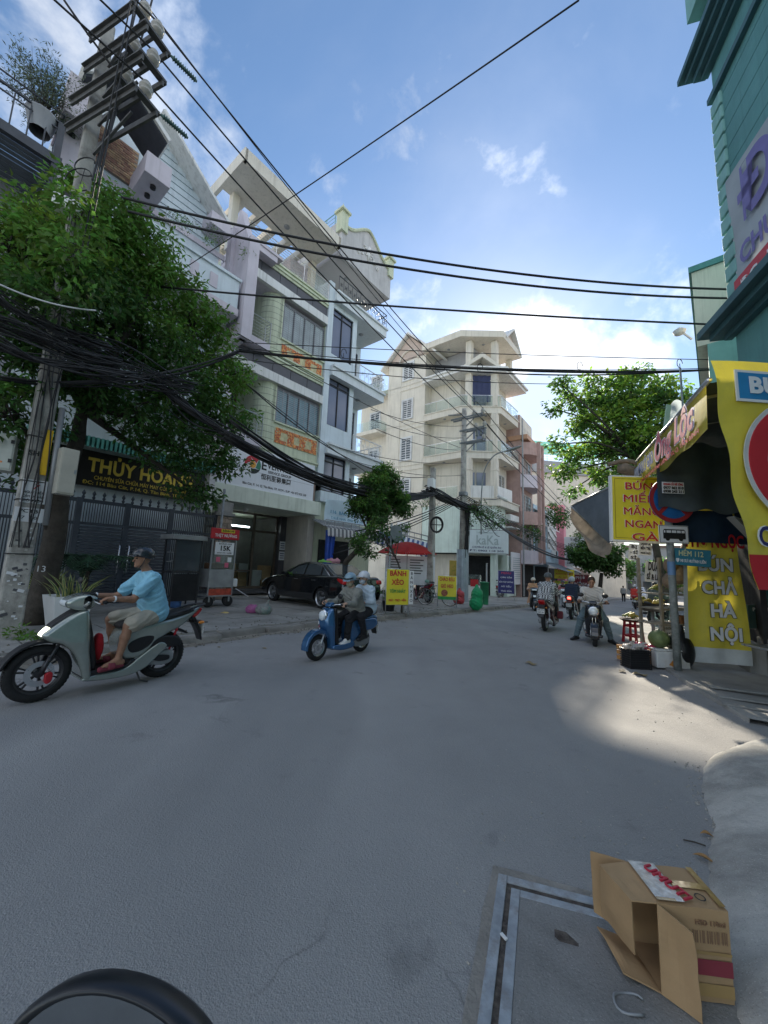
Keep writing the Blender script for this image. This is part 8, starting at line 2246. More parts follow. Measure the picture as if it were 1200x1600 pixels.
# RIGHT-HAND STALLS, BANNERS AND SIGNS
def bicolour(s_,size,mf,mb,parent,loc,rot=(PI/2,0,0),fit=None,bold=.02,edge=.03,out=Vector((0,-1,0)),gap=.006,shear=0.0):
 """outlined lettering: a fatter layer behind the face of the letters"""
 f=text(s_,size,material=mf,parent=parent,loc=Vector(loc)+out*gap,rot=rot,bold=bold,fit=fit,shear=shear)
 b=text(s_,size,name='lettering_outline',material=mb,parent=parent,loc=loc,rot=rot,bold=bold+edge,shear=shear)
 b.scale=f.scale
 return f
M_yb=mat('yellow_banner',(.68,.57,.07),.5,.1,1.2,bump=.8,bscale=5,transl=.12,dirt=(.48,.42,.12),dirtamt=.5,dscale=1.5,streak=.25)
M_tarp=mat('dark_tarp',(.045,.055,.062),.7,.2,2,bump=.2,bscale=6)
def build_right_signs():
# signpost at the kerb
 base=Vector((4.81,6.42,-.02))
 t=thing('sign_post','grey steel post at the right kerb carrying the round, bus and alley signs','sign post',base)
 MB().tube([(0,0,0),(0,0,3.2)],.055,12).build('post',mat('post_paint',(.19,.21,.20),.6,.3,6,dirt=(.5,.5,.48),dirtamt=.5,dscale=7),parent=t,smooth=True)
 MB().lathe([(.057,1.9),(.058,2.12)],12,(0,0,-.35)).build('blue_band',mat('band_blue',(.12,.22,.38),.5),parent=t,smooth=True)
 s=thing('no_parking_sign','round blue and red no parking sign half hidden by the grey tarpaulin','traffic sign',base+Vector((.03,-.07,2.80)))
 n=40;R1=.385
 MB().prism([(math.cos(2*PI*i/n)*R1,math.sin(2*PI*i/n)*R1)for i in range(n)],0,.012).build('disc',mat('sign_blue',(.02,.13,.36),.45,.15,4),parent=s)
 rim=MB()
 pts=[(math.cos(2*PI*i/n),math.sin(2*PI*i/n))for i in range(n+1)]
 for(a,b),(c,d)in zip(pts,pts[1:]):rim.quad((a*R1,-.004,b*R1),(c*R1,-.004,d*R1),(c*R1*.82,-.004,d*R1*.82),(a*R1*.82,-.004,b*R1*.82))
 rim.build('red_ring',mat('sign_red',(.32,.03,.035),.5,.15,4),parent=s,split=False)
 for k,an in enumerate((R_(45),R_(-45))):MB().obox((0,-.006-.002*k,0),(R1*1.7,.004,.062),Matrix.Rotation(an,3,'Y')).build('red_bar',mat('sign_red',(0,0,0)),parent=s)
 s=thing('bus_sign','white rectangular sign with a black bus symbol under the round sign','traffic sign',base+Vector((.02,-.075,2.22)))
 MB().box(-.25,.25,0,.012,-.15,.15).build('plate',M_whitepr,parent=s,bevel=.01)
 b=MB();y=-.004
 for x0,x1,z0,z1 in((-.235,.235,.135,.142),(-.235,.235,-.142,-.135),(-.242,-.235,-.142,.142),(.235,.242,-.142,.142)):b.box(x0,x1,y,0,z0,z1)
 b.build('border',M_blk,parent=s,split=False)
 b=MB();b.prism([(-.18,-.075),(.19,-.075),(.19,.06),(.17,.085),(-.16,.085),(-.18,.06)],y,0)
 for x in(-.11,.11):b.prism([(x+.035*math.cos(q*PI/8),-.075+.035*math.sin(q*PI/8))for q in range(16)],y-.001,0)
 bo=b.build('bus_symbol',M_blk,parent=s,split=False)
 for x0,x1 in((-.17,-.145),(-.125,-.05),(-.035,.035),(.05,.11),(.125,.175)):MB().box(x0,x1,y-.003,y,.025,.065).build('bus_window',M_whitepr,parent=bo)
 s=thing('alley_sign','teal blue alley name plate angled on the post below the bus sign','street sign',base+Vector((.27,-.08,1.86)));s.rotation_euler=(0,.0,R_(-12))
 s.rotation_euler=(0,R_(3),R_(-10))
 MB().box(-.30,.30,0,.05,-.15,.13).build('plate',mat('alley_blue',(.04,.20,.28),.5,.06,3),parent=s,bevel=.012)
 text('HẺM 112',.12,material=mat('pale_yellow_print',(.62,.62,.36),.5),parent=s,loc=(0,-.005,.045),bold=.02,fit=.36);text('♥ NI SƯ HUỲNH LIÊN',.07,material=M_whitepr,parent=s,loc=(0,-.005,-.075),bold=.02,fit=.44)
 # tall yellow noodle sign
 Y=7.4;c=PY(997,795,Y)
 s=thing('noodle_sign','yellow framed signboard with red dish names hanging beside the awning','sign',c);s.rotation_euler=(0,R_(1.0),R_(-6))
 MB().box(-.50,.50,0,.10,-.66,.66).build('frame',M_whitep,parent=s,bevel=.01)
 MB().box(-.47,.47,-.008,0,-.62,.63).build('face',M_yel,parent=s)
 b=MB()
 for x0,x1,z0,z1 in((-.43,.43,-.585,-.578),(-.43,.43,.588,.595),(-.43,-.423,-.585,.595),(.423,.43,-.585,.595)):b.box(x0,x1,-.012,-.008,z0,z1)
 b.build('border_line',mat('brown_line',(.25,.16,.03),.5),parent=s,split=False)
 for i,(w,ft)in enumerate((('BÚN',.50),('MIẾN',.62),('MĂNG',.66),('NGAN',.66),('GÀ',.48))):bicolour(w,.20,M_red,M_whitepr,s,(.02+(.02*i),-.014,.44-i*.25),fit=ft,bold=.012,edge=.02,gap=.004)
 # tall yellow vertical banner "BÚN CHẢ HÀ NỘI"
 s=thing('vertical_banner','tall yellow banner with white letters hung from the shop corner to the ground','banner',Vector((5.22,6.62,0)),R_(-3))
 def bf(u,v):
  x=(-.04+.055*v)+u*(.98-.18*v)+.0;z=.12+3.25*v
  return(x+.0,.02*math.sin(v*9+u*3)+.015*math.sin(u*12),z)
 b=MB();b.grid(bf,20,40);b.build('sheet',M_yb,parent=s,smooth=True)
 b=MB();b.grid(lambda u,v:Vector(bf(u,.0+.075*v))+Vector((0,-.006,-.02*u)),20,4);b.grid(lambda u,v:Vector(bf(-.07+.08*u,v))+Vector((0,-.005,0)),3,40);b.build('white_margin',mat('banner_white',(.55,.58,.58),.5,.12,3),parent=s,smooth=True,split=False)
 bicolour('PHỞ NGỌC',.30,M_red,mat('dark_red',(.2,.01,.02),.5),s,(.46,-.04,2.12),fit=.95,edge=.01)
 for i,(w,ft)in enumerate((('BÚN',.56),('CHẢ',.56),('HÀ',.40),('NỘI',.50))):bicolour(w,.29,M_whitepr,mat('grey_outline',(.07,.08,.05),.6),s,(.44+.03*i,-.045,1.72-i*.38),fit=ft,bold=.035,edge=.028,gap=.006)
 # big yellow banner nearest the camera
 s=thing('big_yellow_banner','large sagging yellow banner with a huge red letter hanging at the right edge','banner',Vector((3.74,4.2,0)),R_(4))
 def gf(u,v):
  x=.34-.36*v+.02+u*2.6;z=1.40+2.62*v+.05*math.sin(u*3)*v
  f=.025*math.sin(v*19+u*2)*max(0,1-u*3)+.03*math.sin(u*7+v*4)
  return(x,f,z)
 b=MB();b.grid(gf,60,60);b.build('sheet',M_yb,parent=s,smooth=True)
 b=MB();b.grid(lambda u,v:Vector(gf(u,.145*v))+Vector((0,-.008,0)),60,8);b.build('red_band',M_red,parent=s,smooth=True)
 bb=MB().box(.28,1.1,-.06,-.045,3.56,3.88).build('blue_panel',mat('panel_blue',(.03,.22,.46),.5),parent=s);fr=MB()
 for x0,x1,z0,z1 in((.25,1.13,3.53,3.56),(.25,1.13,3.88,3.91),(.25,.28,3.56,3.88)):fr.box(x0,x1,-.06,-.045,z0,z1)
 fr.build('blue_panel_edge',M_whitepr,parent=s,split=False)
 text('BÚN',.27,material=M_whitepr,parent=s,loc=(.72,-.068,3.72),bold=.04,fit=.62)
 def annulus(name,mt,cx,cz,ax,az,bx,bz,y0,y1):
  n=56;m_=MB();vs=[]
  for i in range(n+1):
   a=R_(28)+(R_(332)-R_(28))*i/n;c_,s_=math.cos(a),math.sin(a)
   vs+=[(cx+ax*c_,y0,cz+az*s_),(cx+bx*c_,y0,cz+bz*s_),(cx+ax*c_,y1,cz+az*s_),(cx+bx*c_,y1,cz+bz*s_)]
  fs=[]
  for i in range(n):
   k=4*i;fs+=[(k,k+1,k+5,k+4),(k,k+4,k+6,k+2),(k+1,k+3,k+7,k+5)]
  m_.add(vs,fs);return m_.build(name,mt,parent=s,recalc=False)
 annulus('letter_edge',mat('grey_white_edge',(.55,.57,.56),.5),1.20,2.84,.92,.80,.60,.36,-.052,-.04)
 dsk=MB();dsk.prism([(1.20+.62*math.cos(2*PI*i/40),2.84+.38*math.sin(2*PI*i/40))for i in range(40)],-.046,-.04);dsk.build('letter_inside',mat('grey_white_edge',(0,0,0)),parent=s,recalc=True)
 annulus('letter',M_red,1.20,2.84,.87,.75,.65,.41,-.062,-.05)
 bicolour('CHUYÊN CƠM',.30,M_navy,M_whitepr,s,(1.12,-.05,1.97),bold=.02,edge=.02,fit=1.5)
 text('ĐẶC BIỆT',.24,material=M_whitepr,parent=s,loc=(1.14,-.06,1.59),bold=.04,fit=1.2)
 # awning with the rice shop valance
 A=Vector((3.86,4.4,3.83));B=Vector((5.22,7.75,3.83));d=(B-A).normalized();L=(B-A).length;rz=math.atan2(d.y,d.x)
 s=thing('rice_shop_awning','yellow awning valance with rice shop lettering over the dark tarpaulin roof','awning',A,rz)
 def vf(u,v):
  x=u*L;drop=.60+(.12*max(0,(u-.86)/.14))+.03*math.sin(u*14)-.05*max(0,math.sin(u*9+2))
  return(x,.03*math.sin(u*11)*v+.02*v,-drop*v-(.0))
 b=MB();b.grid(vf,60,8);b.build('valance',mat('yellow_vinyl',(.76,.68,.12),.5,.08,2,bump=.15,bscale=5,transl=.6),parent=s,smooth=True)
 MB().tube([(-.1,0,.02),(L+.02,0,.02)],.03,8).build('front_tube',M_steel,parent=s,smooth=True)
 r=MB();r.grid(lambda u,v:(u*(L+.05),-.02-2.4*v,.02+.35*v-.08*math.sin(v*PI)),10,6);r.build('roof_sheet',M_tarp,parent=s,smooth=True)
 for x in(.4,1.6,2.8,L-.05):MB().beam((x,-.02,-.02),(x,-2.4,.30),.03,.03).build('rafter',M_grey,parent=s)
 ro=(PI/2,0,PI)
 outv=Vector((0,1,0))
 bicolour('ĐẠI LÝ GẠO',.30,mat('slate_blue_print',(.10,.13,.30),.5),M_whitepr,s,(2.62,.075,-.30),ro,fit=1.0,bold=.02,edge=.012,out=outv,gap=.004)
 bicolour('Ông Lộc',.48,mat('magenta_red_print',(.46,.05,.12),.5),mat('lilac_white',(.62,.58,.70),.5),s,(1.15,.075,-.28),ro,fit=1.75,bold=.03,edge=.035,out=outv,gap=.004,shear=.25)
 text('150A NI SƯ HUỲNH LIÊN, P.10, Q. TÂN BÌNH',.085,material=M_red,parent=s,loc=(1.55,.08,-.54),rot=ro,bold=.015,fit=2.9)
 MB().add([(L-.40,.062,-.16),(L-.02,.062,-.16),(L-.02,.072,-.62),(L-.40,.062,-.5)],[(0,3,2,1)]).build('picture_panel',mat('faded_picture',(.40,.40,.45),.5,.5,9,dirt=(.15,.2,.35),dirtamt=.8,dscale=8),parent=s)
 s=thing('hanging_tarpaulin','grey tarpaulin with a wavy lower edge hanging under the yellow awning','tarpaulin',Vector((4.2,5.9,0)))
 b=MB();b.grid(lambda u,v:(.33+u*2.1,.35+.03*math.sin(u*14)+.3*u,2.62+.035*math.sin(u*18)+(1.12+.1*u)*v),50,8);b.build('sheet',mat('grey_tarp',(.10,.125,.145),.65,.15,2.5,bump=.2,bscale=7),parent=s,smooth=True)
 b=MB();b.grid(lambda u,v:(.65+u*1.7,.64+.03*math.sin(u*10),2.1+.55*v),20,4);b.build('inner_blue_sheet',mat('dim_blue_tarp',(.015,.035,.07),.7),parent=s,smooth=True)
 st=MB().box(.37,.73,.29,.30,2.86,3.05).build('sticker',M_whitepr,parent=s)
 text('KHOAN CẮT BÊ TÔNG',.05,material=M_red,parent=st,loc=(.55,.285,3.01),bold=.02,fit=.32);text('0977 862 810',.06,material=M_blk,parent=st,loc=(.55,.285,2.95),bold=.03,fit=.33);text('0938 243 211',.06,material=M_blk,parent=st,loc=(.55,.285,2.89),bold=.03,fit=.33)
 b=MB();b.beam((1.0,-.1,2.45),(1.55,.0,1.98),.12,.02);b.beam((1.0,-.1,2.45),(1.75,0,2.25),.10,.02);tag(b.build('folded_bracket',M_grey,loc=Vector((4.35,5.95,0))),'grey folded awning bracket poking down behind the bus sign','bracket')
 # brown and slate awning further off
 s=thing('stall_awning','slate awning with a rolled brown flap left of the yellow noodle sign','awning',(0,0,0))
 p=lambda x,y,Y_:PY(x,y,Y_)
 q=[p(893,790,11.5),p(962,757,9.2),p(972,845,8.6),p(950,848,9.4)]
 s.location=q[0];o=q[0]
 b=MB();b.grid(lambda u,v:((q[0]+(q[1]-q[0])*u)*(1-v)+(q[3]+(q[2]-q[3])*u)*v)-o,8,8);b.build('slate_sheet',mat('slate_tarp',(.11,.13,.15),.7,.15,2,bump=.15,bscale=6),parent=s,smooth=True)
 lo=[p(893,792,11.4),p(915,812,10.9),p(935,832,10.3),p(958,852,9.3)];li=[p(896,803,11.4),p(908,832,10.8),p(925,855,10.2),p(950,870,9.2)]
 P0=spline(lo,6);P1=spline([a+Vector((-.12,-.1,-.06))for a in li],6)
 b=MB()
 b.grid(lambda u,v:(P0[round(u*18)]*(1-v)+P1[round(u*18)]*v)+Vector((0,.12*math.sin(v*7+u*9)*v,.05*math.sin(v*9)))-o,18,10);b.build('brown_flap',mat('brown_tarp',(.24,.19,.14),.8,.25,4,bump=.5,bscale=9,transl=.2),parent=s,smooth=True)
 b=MB();b.tube([a-o for a in P0],.03,6);b.tube([q[0]-o,q[1]-o],.03,6);b.tube([q[1]-o,q[1]-o+Vector((.2,-.4,-.1))],.03,6);b.build('awning_tube',M_grey,parent=s,smooth=True,split=False)
 pr=p(905,850,10.9);
 b=MB();c0=p(1000,726,7.9)
 b.tube(spline([c0+Vector((-.5,.3,.06)),c0+Vector((-.25,.1,.10)),c0+Vector((0,0,.02)),c0+Vector((.1,0,.02))],5),[.05]*16,7);b.obox(c0+Vector((-.15,.1,-.12)),(.5,.2,.16),(0,.2,.3));tag(b.build('rolled_canvas',mat('brown_tarp',(0,0,0)),smooth=True,split=False),'rolled canvas and clamps at the far corner of the yellow awning','canvas')
 # small hanging cards
 for px,py,Y,w,h,rt,lines,lab in((990,863,8.4,.22,.36,.12,(('BỊ',1),('- SỈ',1),('SỈ',1)),'left tilted white card hanging under the yellow noodle sign'),(1008,857,8.3,.27,.30,.05,(('CHUẨN CÁI',1),('BẾN TRE',1),('NGON NGỌT',.7)),'white card advertising Ben Tre coconuts right of the tilted card'),(1020,894,8.0,.32,.42,.10,(('DỪA',1.5),('SỈ & LẺ',1)),'white card lettered for coconuts hanging lowest above the fruit stall')):
  c=PY(px,py,Y);s=thing('hanging_card',lab,'card',c);s.rotation_euler=(0,rt,0)
  b=MB();b.grid(lambda u,v:(-w/2+w*u,.01*math.sin(u*6),-h/2+h*v+.01*u),6,4);b.build('card',M_whitepr,parent=s,smooth=True)
  for i,(tx,sc)in enumerate(lines):text(tx,h/len(lines)*.75*sc,material=M_blk,parent=s,loc=(0,-.014,h*(.5-(i+.5)/len(lines))),bold=.03,fit=w*.78*min(1,.5+len(tx)/8))
  MB().tube([(0,0,h/2),(0,0,h/2+.25)],.004,4).build('string',M_cable,parent=s)
build_right_signs()
# FRUIT STALL
def banana_hand(parent,c,n=6,L=.17,mt=None,rz=0.0):
 for i in range(n):
  a=rz+(i-n/2)*.28;d=Vector((math.cos(a),math.sin(a),0));up=Vector((0,0,1))
  pts=[c+d*(L*u)+up*(.05*math.sin(u*PI*.9)+.01*i%2)for u in[k/6 for k in range(7)]]
  MB().tube(pts,[.008,.016,.02,.021,.019,.014,.006],6).build('banana',mt,parent=parent,smooth=True)
def build_stall():
 Mban=mat('banana_yellow',(.62,.47,.10),.5,.2,14,dirt=(.12,.10,.03),dirtamt=.4,dscale=14);Mbg=mat('banana_green',(.28,.33,.08),.5,.2,14)
 b0=G(990,1004);s=thing('plastic_stool','red plastic stool holding a tray of bananas at the front of the fruit stall','stool',b0,.5)
 H=.48
 for sx_ in(-1,1):
  for sy in(-1,1):
   MB().add([(sx_*.18,sy*.18,0),(sx_*.13,sy*.18,0),(sx_*.13,sy*.13,0),(sx_*.18,sy*.13,0),(sx_*.145,sy*.145,H),(sx_*.10,sy*.145,H),(sx_*.10,sy*.10,H),(sx_*.145,sy*.10,H)],[(0,1,5,4),(1,2,6,5),(2,3,7,6),(3,0,4,7),(0,3,2,1),(4,5,6,7)]).build('leg',M_redpl,parent=s,bevel=.004,recalc=True)
 MB().box(-.155,.155,-.155,.155,H,H+.03).build('seat',M_redpl,parent=s,bevel=.012)
 for z in(.16,H-.09):
  for a in range(4):MB().obox(Matrix.Rotation(a*PI/2,3,'Z')@Vector((0,.15-.02*z,z)),(.24,.018,.05),(0,0,a*PI/2)).build('stretcher',M_redpl,parent=s)
 t=thing('banana_tray','tray of yellow and green bananas resting on the red stool','fruit tray',b0+Vector((0,0,H+.032)))
 MB().lathe([(.0001,0),(.24,0),(.29,.035),(.28,.04),(.23,.012),(.0001,.012)],20).build('tray',M_wood,parent=t,smooth=True)
 rg=random.Random(2)
 for i in range(6):banana_hand(t,Vector((rg.uniform(-.14,.1),rg.uniform(-.12,.12),.04+.03*(i%3))),5,.16,(Mban,Mbg)[i%2],rg.uniform(0,6))
 b1=PY(1022,1000,9.6);b1.z=gz(b1.x,b1.y)+.05
 t=thing('banana_basket','dark basket of ripe bananas on a grey stand behind the red stool','fruit basket',b1)
 MB().tube([(0,0,0),(0,0,.72)],.04,8).build('stand',M_grey,parent=t,smooth=True)
 MB().lathe([(.0001,.70),(.26,.72),(.36,.90),(.37,.91),(.35,.90),(.25,.74),(.0001,.73)],18).build('basket',M_black,parent=t,smooth=True)
 for i in range(8):banana_hand(t,Vector((rg.uniform(-.25,.2),rg.uniform(-.2,.15),.88+.035*(i%3))),5,.2,(Mban,Mban,Mbg)[i%3],rg.uniform(0,6))
 c=PY(1003,1018,6.95);c.z=gz(c.x,c.y)+.05
 t=thing('dragon_fruit_crate','low orange crate heaped with red dragon fruit below the stool','fruit crate',c,.15)
 Mo=mat('orange_crate',(.55,.26,.08),.5,.1,4)
 for z in(.0,.09,.18):
  for y in(-.2,.2):MB().box(-.32,.32,y-.01,y+.01,z,z+.065).build('slat',Mo,parent=t)
  for x in(-.32,.32):MB().box(x-.01,x+.01,-.19,.19,z,z+.065).build('slat',Mo,parent=t)
 MB().box(-.31,.31,-.19,.19,-.0,.015).build('base',Mo,parent=t)
 Md=mat('dragon_fruit_red',(.45,.03,.09),.4,.25,14,bump=.3,bscale=25)
 fb=MB()
 fb.lathe([(.0001,-.06),(.035,-.05),(.052,-.02),(.055,.01),(.045,.04),(.02,.062),(.0001,.066)],10)
 for i in range(9):
  a=i*2.4;z=-.04+.011*i;r=.05;p=Vector((math.cos(a)*r,math.sin(a)*r,z));fb.add([tuple(p+Vector((-math.sin(a)*.014,math.cos(a)*.014,0))),tuple(p-Vector((-math.sin(a)*.014,math.cos(a)*.014,0))),tuple(p*1.45+Vector((0,0,.035)))],[(0,1,2)])
 fme=fb.mesh('dragon_fruit',Md,True)
 for i in range(34):
  lay=i//14;inst('dragon_fruit',fme,t,(rg.uniform(-.26+.06*lay,.26-.06*lay),rg.uniform(-.15,.13),.09+.085*lay+rg.uniform(-.01,.01)),(rg.uniform(0,3),rg.uniform(0,3),rg.uniform(0,3)),(1.1,1.1,1.1))
 c=G(1001,1046);t=thing('black_crate','black plastic mesh crate on the ground at the front of the fruit stall','crate',c+Vector((0,.12,0)),.03)
 W_,Dp,Hh=.17,.13,.29
 for z in[i*.036 for i in range(8)]:
  for y in(-Dp,Dp):MB().box(-W_-.03*z,W_+.03*z,y-.006,y+.006,z,z+.02).build('slat',M_black,parent=t)
  for x in(-W_,W_):MB().box(x-.006,x+.006,-Dp,Dp,z,z+.02).build('slat',M_black,parent=t)
 for i in range(9):MB().box(-W_+i*W_/4-.006,-W_+i*W_/4+.006,-Dp-.008,-Dp+.002,0,Hh).build('upright',M_black,parent=t)
 MB().box(-W_-.01,W_+.01,-Dp-.012,Dp+.012,Hh-.01,Hh+.012).build('rim',M_black,parent=t,bevel=.004)
 MB().box(-W_+.01,W_-.01,-Dp+.012,Dp-.01,.01,Hh-.02).build('contents',M_dark,parent=t)
 v=Vox((-.26,-.2,-.06),(.26,.2,.14),.009);rg=random.Random(8)
 for i in range(16):
  a=Vector((rg.uniform(-.19,.19),rg.uniform(-.13,.13),rg.uniform(-.01,.05)));e=a+Vector((rg.uniform(-.16,.16),rg.uniform(-.08,.08),rg.uniform(-.02,.03)));v.cone(tuple(a),tuple(e),rg.uniform(.015,.035),rg.uniform(.012,.03),k=.012)
 o=v.mesh('plastic_bag',mat('milky_plastic',(.50,.47,.44),.35,.15,10,transl=.3,bump=.4,bscale=20));o.location=c+Vector((0,.12,Hh+.03));tag(o,'crumpled milky plastic bag lying on the black crate','plastic bag')
 c=PY(1043,1040,6.75);c.z=gz(c.x,c.y)+.03
 t=thing('styrofoam_box','stained white styrofoam box beside the black crate','box',c,-.05)
 MB().box(-.27,.27,-.16,.16,0,.27).build('box',mat('styrofoam',(.62,.62,.60),.8,.06,6,bump=.2,bscale=60,dirt=(.35,.27,.16),dirtamt=.6,dscale=3),parent=t,bevel=.02)
 MB().box(-.275,.275,-.165,.165,.272,.30).build('lid',mat('styrofoam',(0,0,0)),parent=t,bevel=.01)
 MB().add([(-.08,-.164,.06),(.02,-.164,.02),(.05,-.164,.1),(-.02,-.164,.13)],[(0,1,2,3)]).build('orange_sticker',mat('orange_patch',(.6,.25,.05),.6),parent=t)
 for k,(dx,r,lab)in enumerate(((-.12,.16,'large green melon on top of the styrofoam box'),(.12,.13,'smaller green melon wrapped in dark net on the styrofoam box'))):
  v=MB();v.lathe([(r*math.sin(PI*i/12)+.0001,-r*.92*math.cos(PI*i/12))for i in range(13)],18);v.tube([(0,0,r*.9),(.01,0,r*1.05)],.01,5)
  o=v.build('melon',mat('melon_green',(.13,.17,.06),.5,.25,8,dirt=(.25,.27,.10),dirtamt=.5,dscale=9)if not k else mat('net_black',(.03,.035,.025),.8,.3,30),smooth=True,split=False);o.location=c+Vector((dx,0,.30+r*.9));tag(o,lab,'melon')
 c=PY(1052,1000,8.2);c.z=gz(c.x,c.y)+.05
 t=thing('stall_shelf','weathered timber shelf rack of the fruit stall behind the sign post','shelf',c,R_(8))
 Mt=mat('weathered_timber',(.26,.23,.18),.85,.25,6,bump=.3)
 for z in(.55,.85,1.15):
  for k in range(3):MB().box(-.55,.75,-.3+k*.2,-.12+k*.2,z,z+.025).build('shelf_board',Mt,parent=t)
 for x in(-.5,.7):
  for y in(-.28,.25):MB().box(x-.025,x+.025,y-.025,y+.025,0,1.9).build('post',Mt,parent=t)
 rg=random.Random(19)
 for k,(x,z,r,m_,lab)in enumerate(((-.3,1.2,.10,Mbg,'bunch of green bananas on the upper shelf'),(.05,1.2,.12,M_leafd,'heap of green leaves on the upper shelf'),(.4,1.2,.11,M_white,'white bundle on the upper shelf'))):
  if k==1:
   o=leaf_mesh('herb_bundle',[M_leafm],blobs_to_clumps([(Vector((0,0,0)),.16)],400,.06,3),10,.07,4);o.location=c+Vector((x,0,z+.1));tag(o,lab,'herbs')
  else:
   tt=thing('banana_bunch' if k==0 else 'cloth_bundle',lab,'bananas' if k==0 else 'bundle',c+Vector((x,-.1,z)))
   if k==0:banana_hand(tt,Vector((0,0,.02)),7,.2,Mbg,3.6);banana_hand(tt,Vector((0.05,0,.08)),6,.2,Mban,3.9)
   else:
    v=Vox((-.2,-.2,-.05),(.2,.2,.3),.014)
    for i in range(8):v.cone((rg.uniform(-.1,.1),rg.uniform(-.1,.1),.03),(rg.uniform(-.1,.1),rg.uniform(-.1,.1),.15),.05,.03,k=.02)
    v.mesh('bundle',M_whitep,tt)
 sg=thing('price_board','grey cardboard price board propped under the shelf','sign',c+Vector((-.28,-.34,.22)));MB().box(-.24,.24,0,.01,0,.34).build('board',mat('grey_card',(.42,.42,.40),.8),parent=sg);
 for i,l in enumerate(('BÁN BƯỞI DA XANH','BẾN TRE 3KG','100K - CAM 25K')):text(l,.06,material=M_blk,parent=sg,loc=(0,-.004,.28-i*.1),fit=.4,bold=.01)
 for k,(x,y,z,s_)in enumerate(((.1,.0,.0,.30),(.45,.05,.0,.34),(.15,-.02,.58,.22),(.5,.0,.58,.2))):
  tag(MB().box(-s_/2,s_/2,-.12,.12,0,s_*.7).build('carton',mat('dim_carton',(.30,.14,.07),.8,.1,3),loc=c+Vector((x,y,z)),rz=.1*k,bevel=.006),('reddish carton on the ground under the stall shelf','larger reddish carton at the right under the stall shelf','small carton on the lower stall shelf','small carton at the right end of the lower stall shelf')[k],'carton')
 for k,(px,py,Y,r)in enumerate(((1048,880,7.6,.13),(1060,895,7.6,.15),(1045,905,7.7,.12),(1070,872,7.5,.12))):
  v=Vox((-.25,-.25,-.3),(.25,.25,.3),.014);v.ell((0,0,-.04),(r,r*.9,r*1.25),k=.02);v.cone((0,0,.1),(0,0,.24),.03,.02,k=.05)
  o=v.mesh('hanging_bag',mat('brown_bag',(.20,.15,.11),.6,.3,8,bump=.4,bscale=14));o.location=PY(px,py,Y);tag(o,('upper left','largest','lower left','upper right')[k]+' brown plastic bag hanging behind the sign post','bag')
 v=Vox((-.3,-.3,-.02),(.3,.3,.75),.02);v.ell((0,0,.28),(.2,.2,.3));v.cone((0,0,.5),(.03,0,.68),.09,.04,k=.06)
 o=v.mesh('black_sack',mat('black_sack_plastic',(.012,.012,.013),.35,.1,5,bump=.5,bscale=14));o.location=Vector((5.12,6.75,-.02));tag(o,'tall black plastic sack between the post and the yellow banner','sack')
 for k,(px,py)in enumerate(((965,1030),(972,1048),(1000,1053),(1112,1060),(1085,1060),(830,1036))):
  p=G(px,py,.02);a=.05+.02*(k%3)
  b=MB();b.grid(lambda u,v:(-a+2*a*u,-a*.6+a*1.2*v,.012*math.sin(u*5+v*4+k)),4,3)
  tag(b.build('paper_scrap',(M_whitep,Mt,mat('leaf_litter',(.3,.22,.1),.8))[k%3],loc=p,rz=k,smooth=True),('scrap of paper left of the black crate','husk by the left corner of the black crate','dry leaf in front of the black crate','pale scrap beyond the banner foot','torn strip at the foot of the sign post','small white scrap in the middle of the far road')[k],'litter')
build_stall()
# LEFT PAVEMENT PROPS
def a_board(label,px,py,w,h,mt,lines,rz_off=0.0,legs=.35,hgt=None,h_=.12,side=None):
 b0=G(px,py,h_);s=thing('sandwich_board',label,'sign',b0);c=b0-CAMP
 s.rotation_euler=(0,0,math.atan2(c.y,c.x)-PI/2+rz_off)
 f=MB();y=.0
 for x in(-w/2,w/2):f.tube([(x,y,0),(x,y+.06,legs+h)],.014,6);f.tube([(x,y+.45,0),(x,y+.08,legs+h)],.012,6)
 f.tube([(-w/2,.06,legs+h),(w/2,.06,legs+h)],.014,6);f.tube([(-w/2,0.02,legs),(w/2,0.02,legs)],.014,6)
 f.build('frame',M_steel,parent=s,smooth=True,split=False)
 MB().box(-w/2+.01,w/2-.01,.0,.03,legs,legs+h).build('panel',mt,parent=s)
 n=len(lines)
 for i,(tx,mm,ft,sc)in enumerate(lines):text(tx,h/n*.72*sc,material=mm,parent=s,loc=(0,-.006,legs+h*(1-(i+.5)/n)),bold=.03,fit=w*ft)
 return s
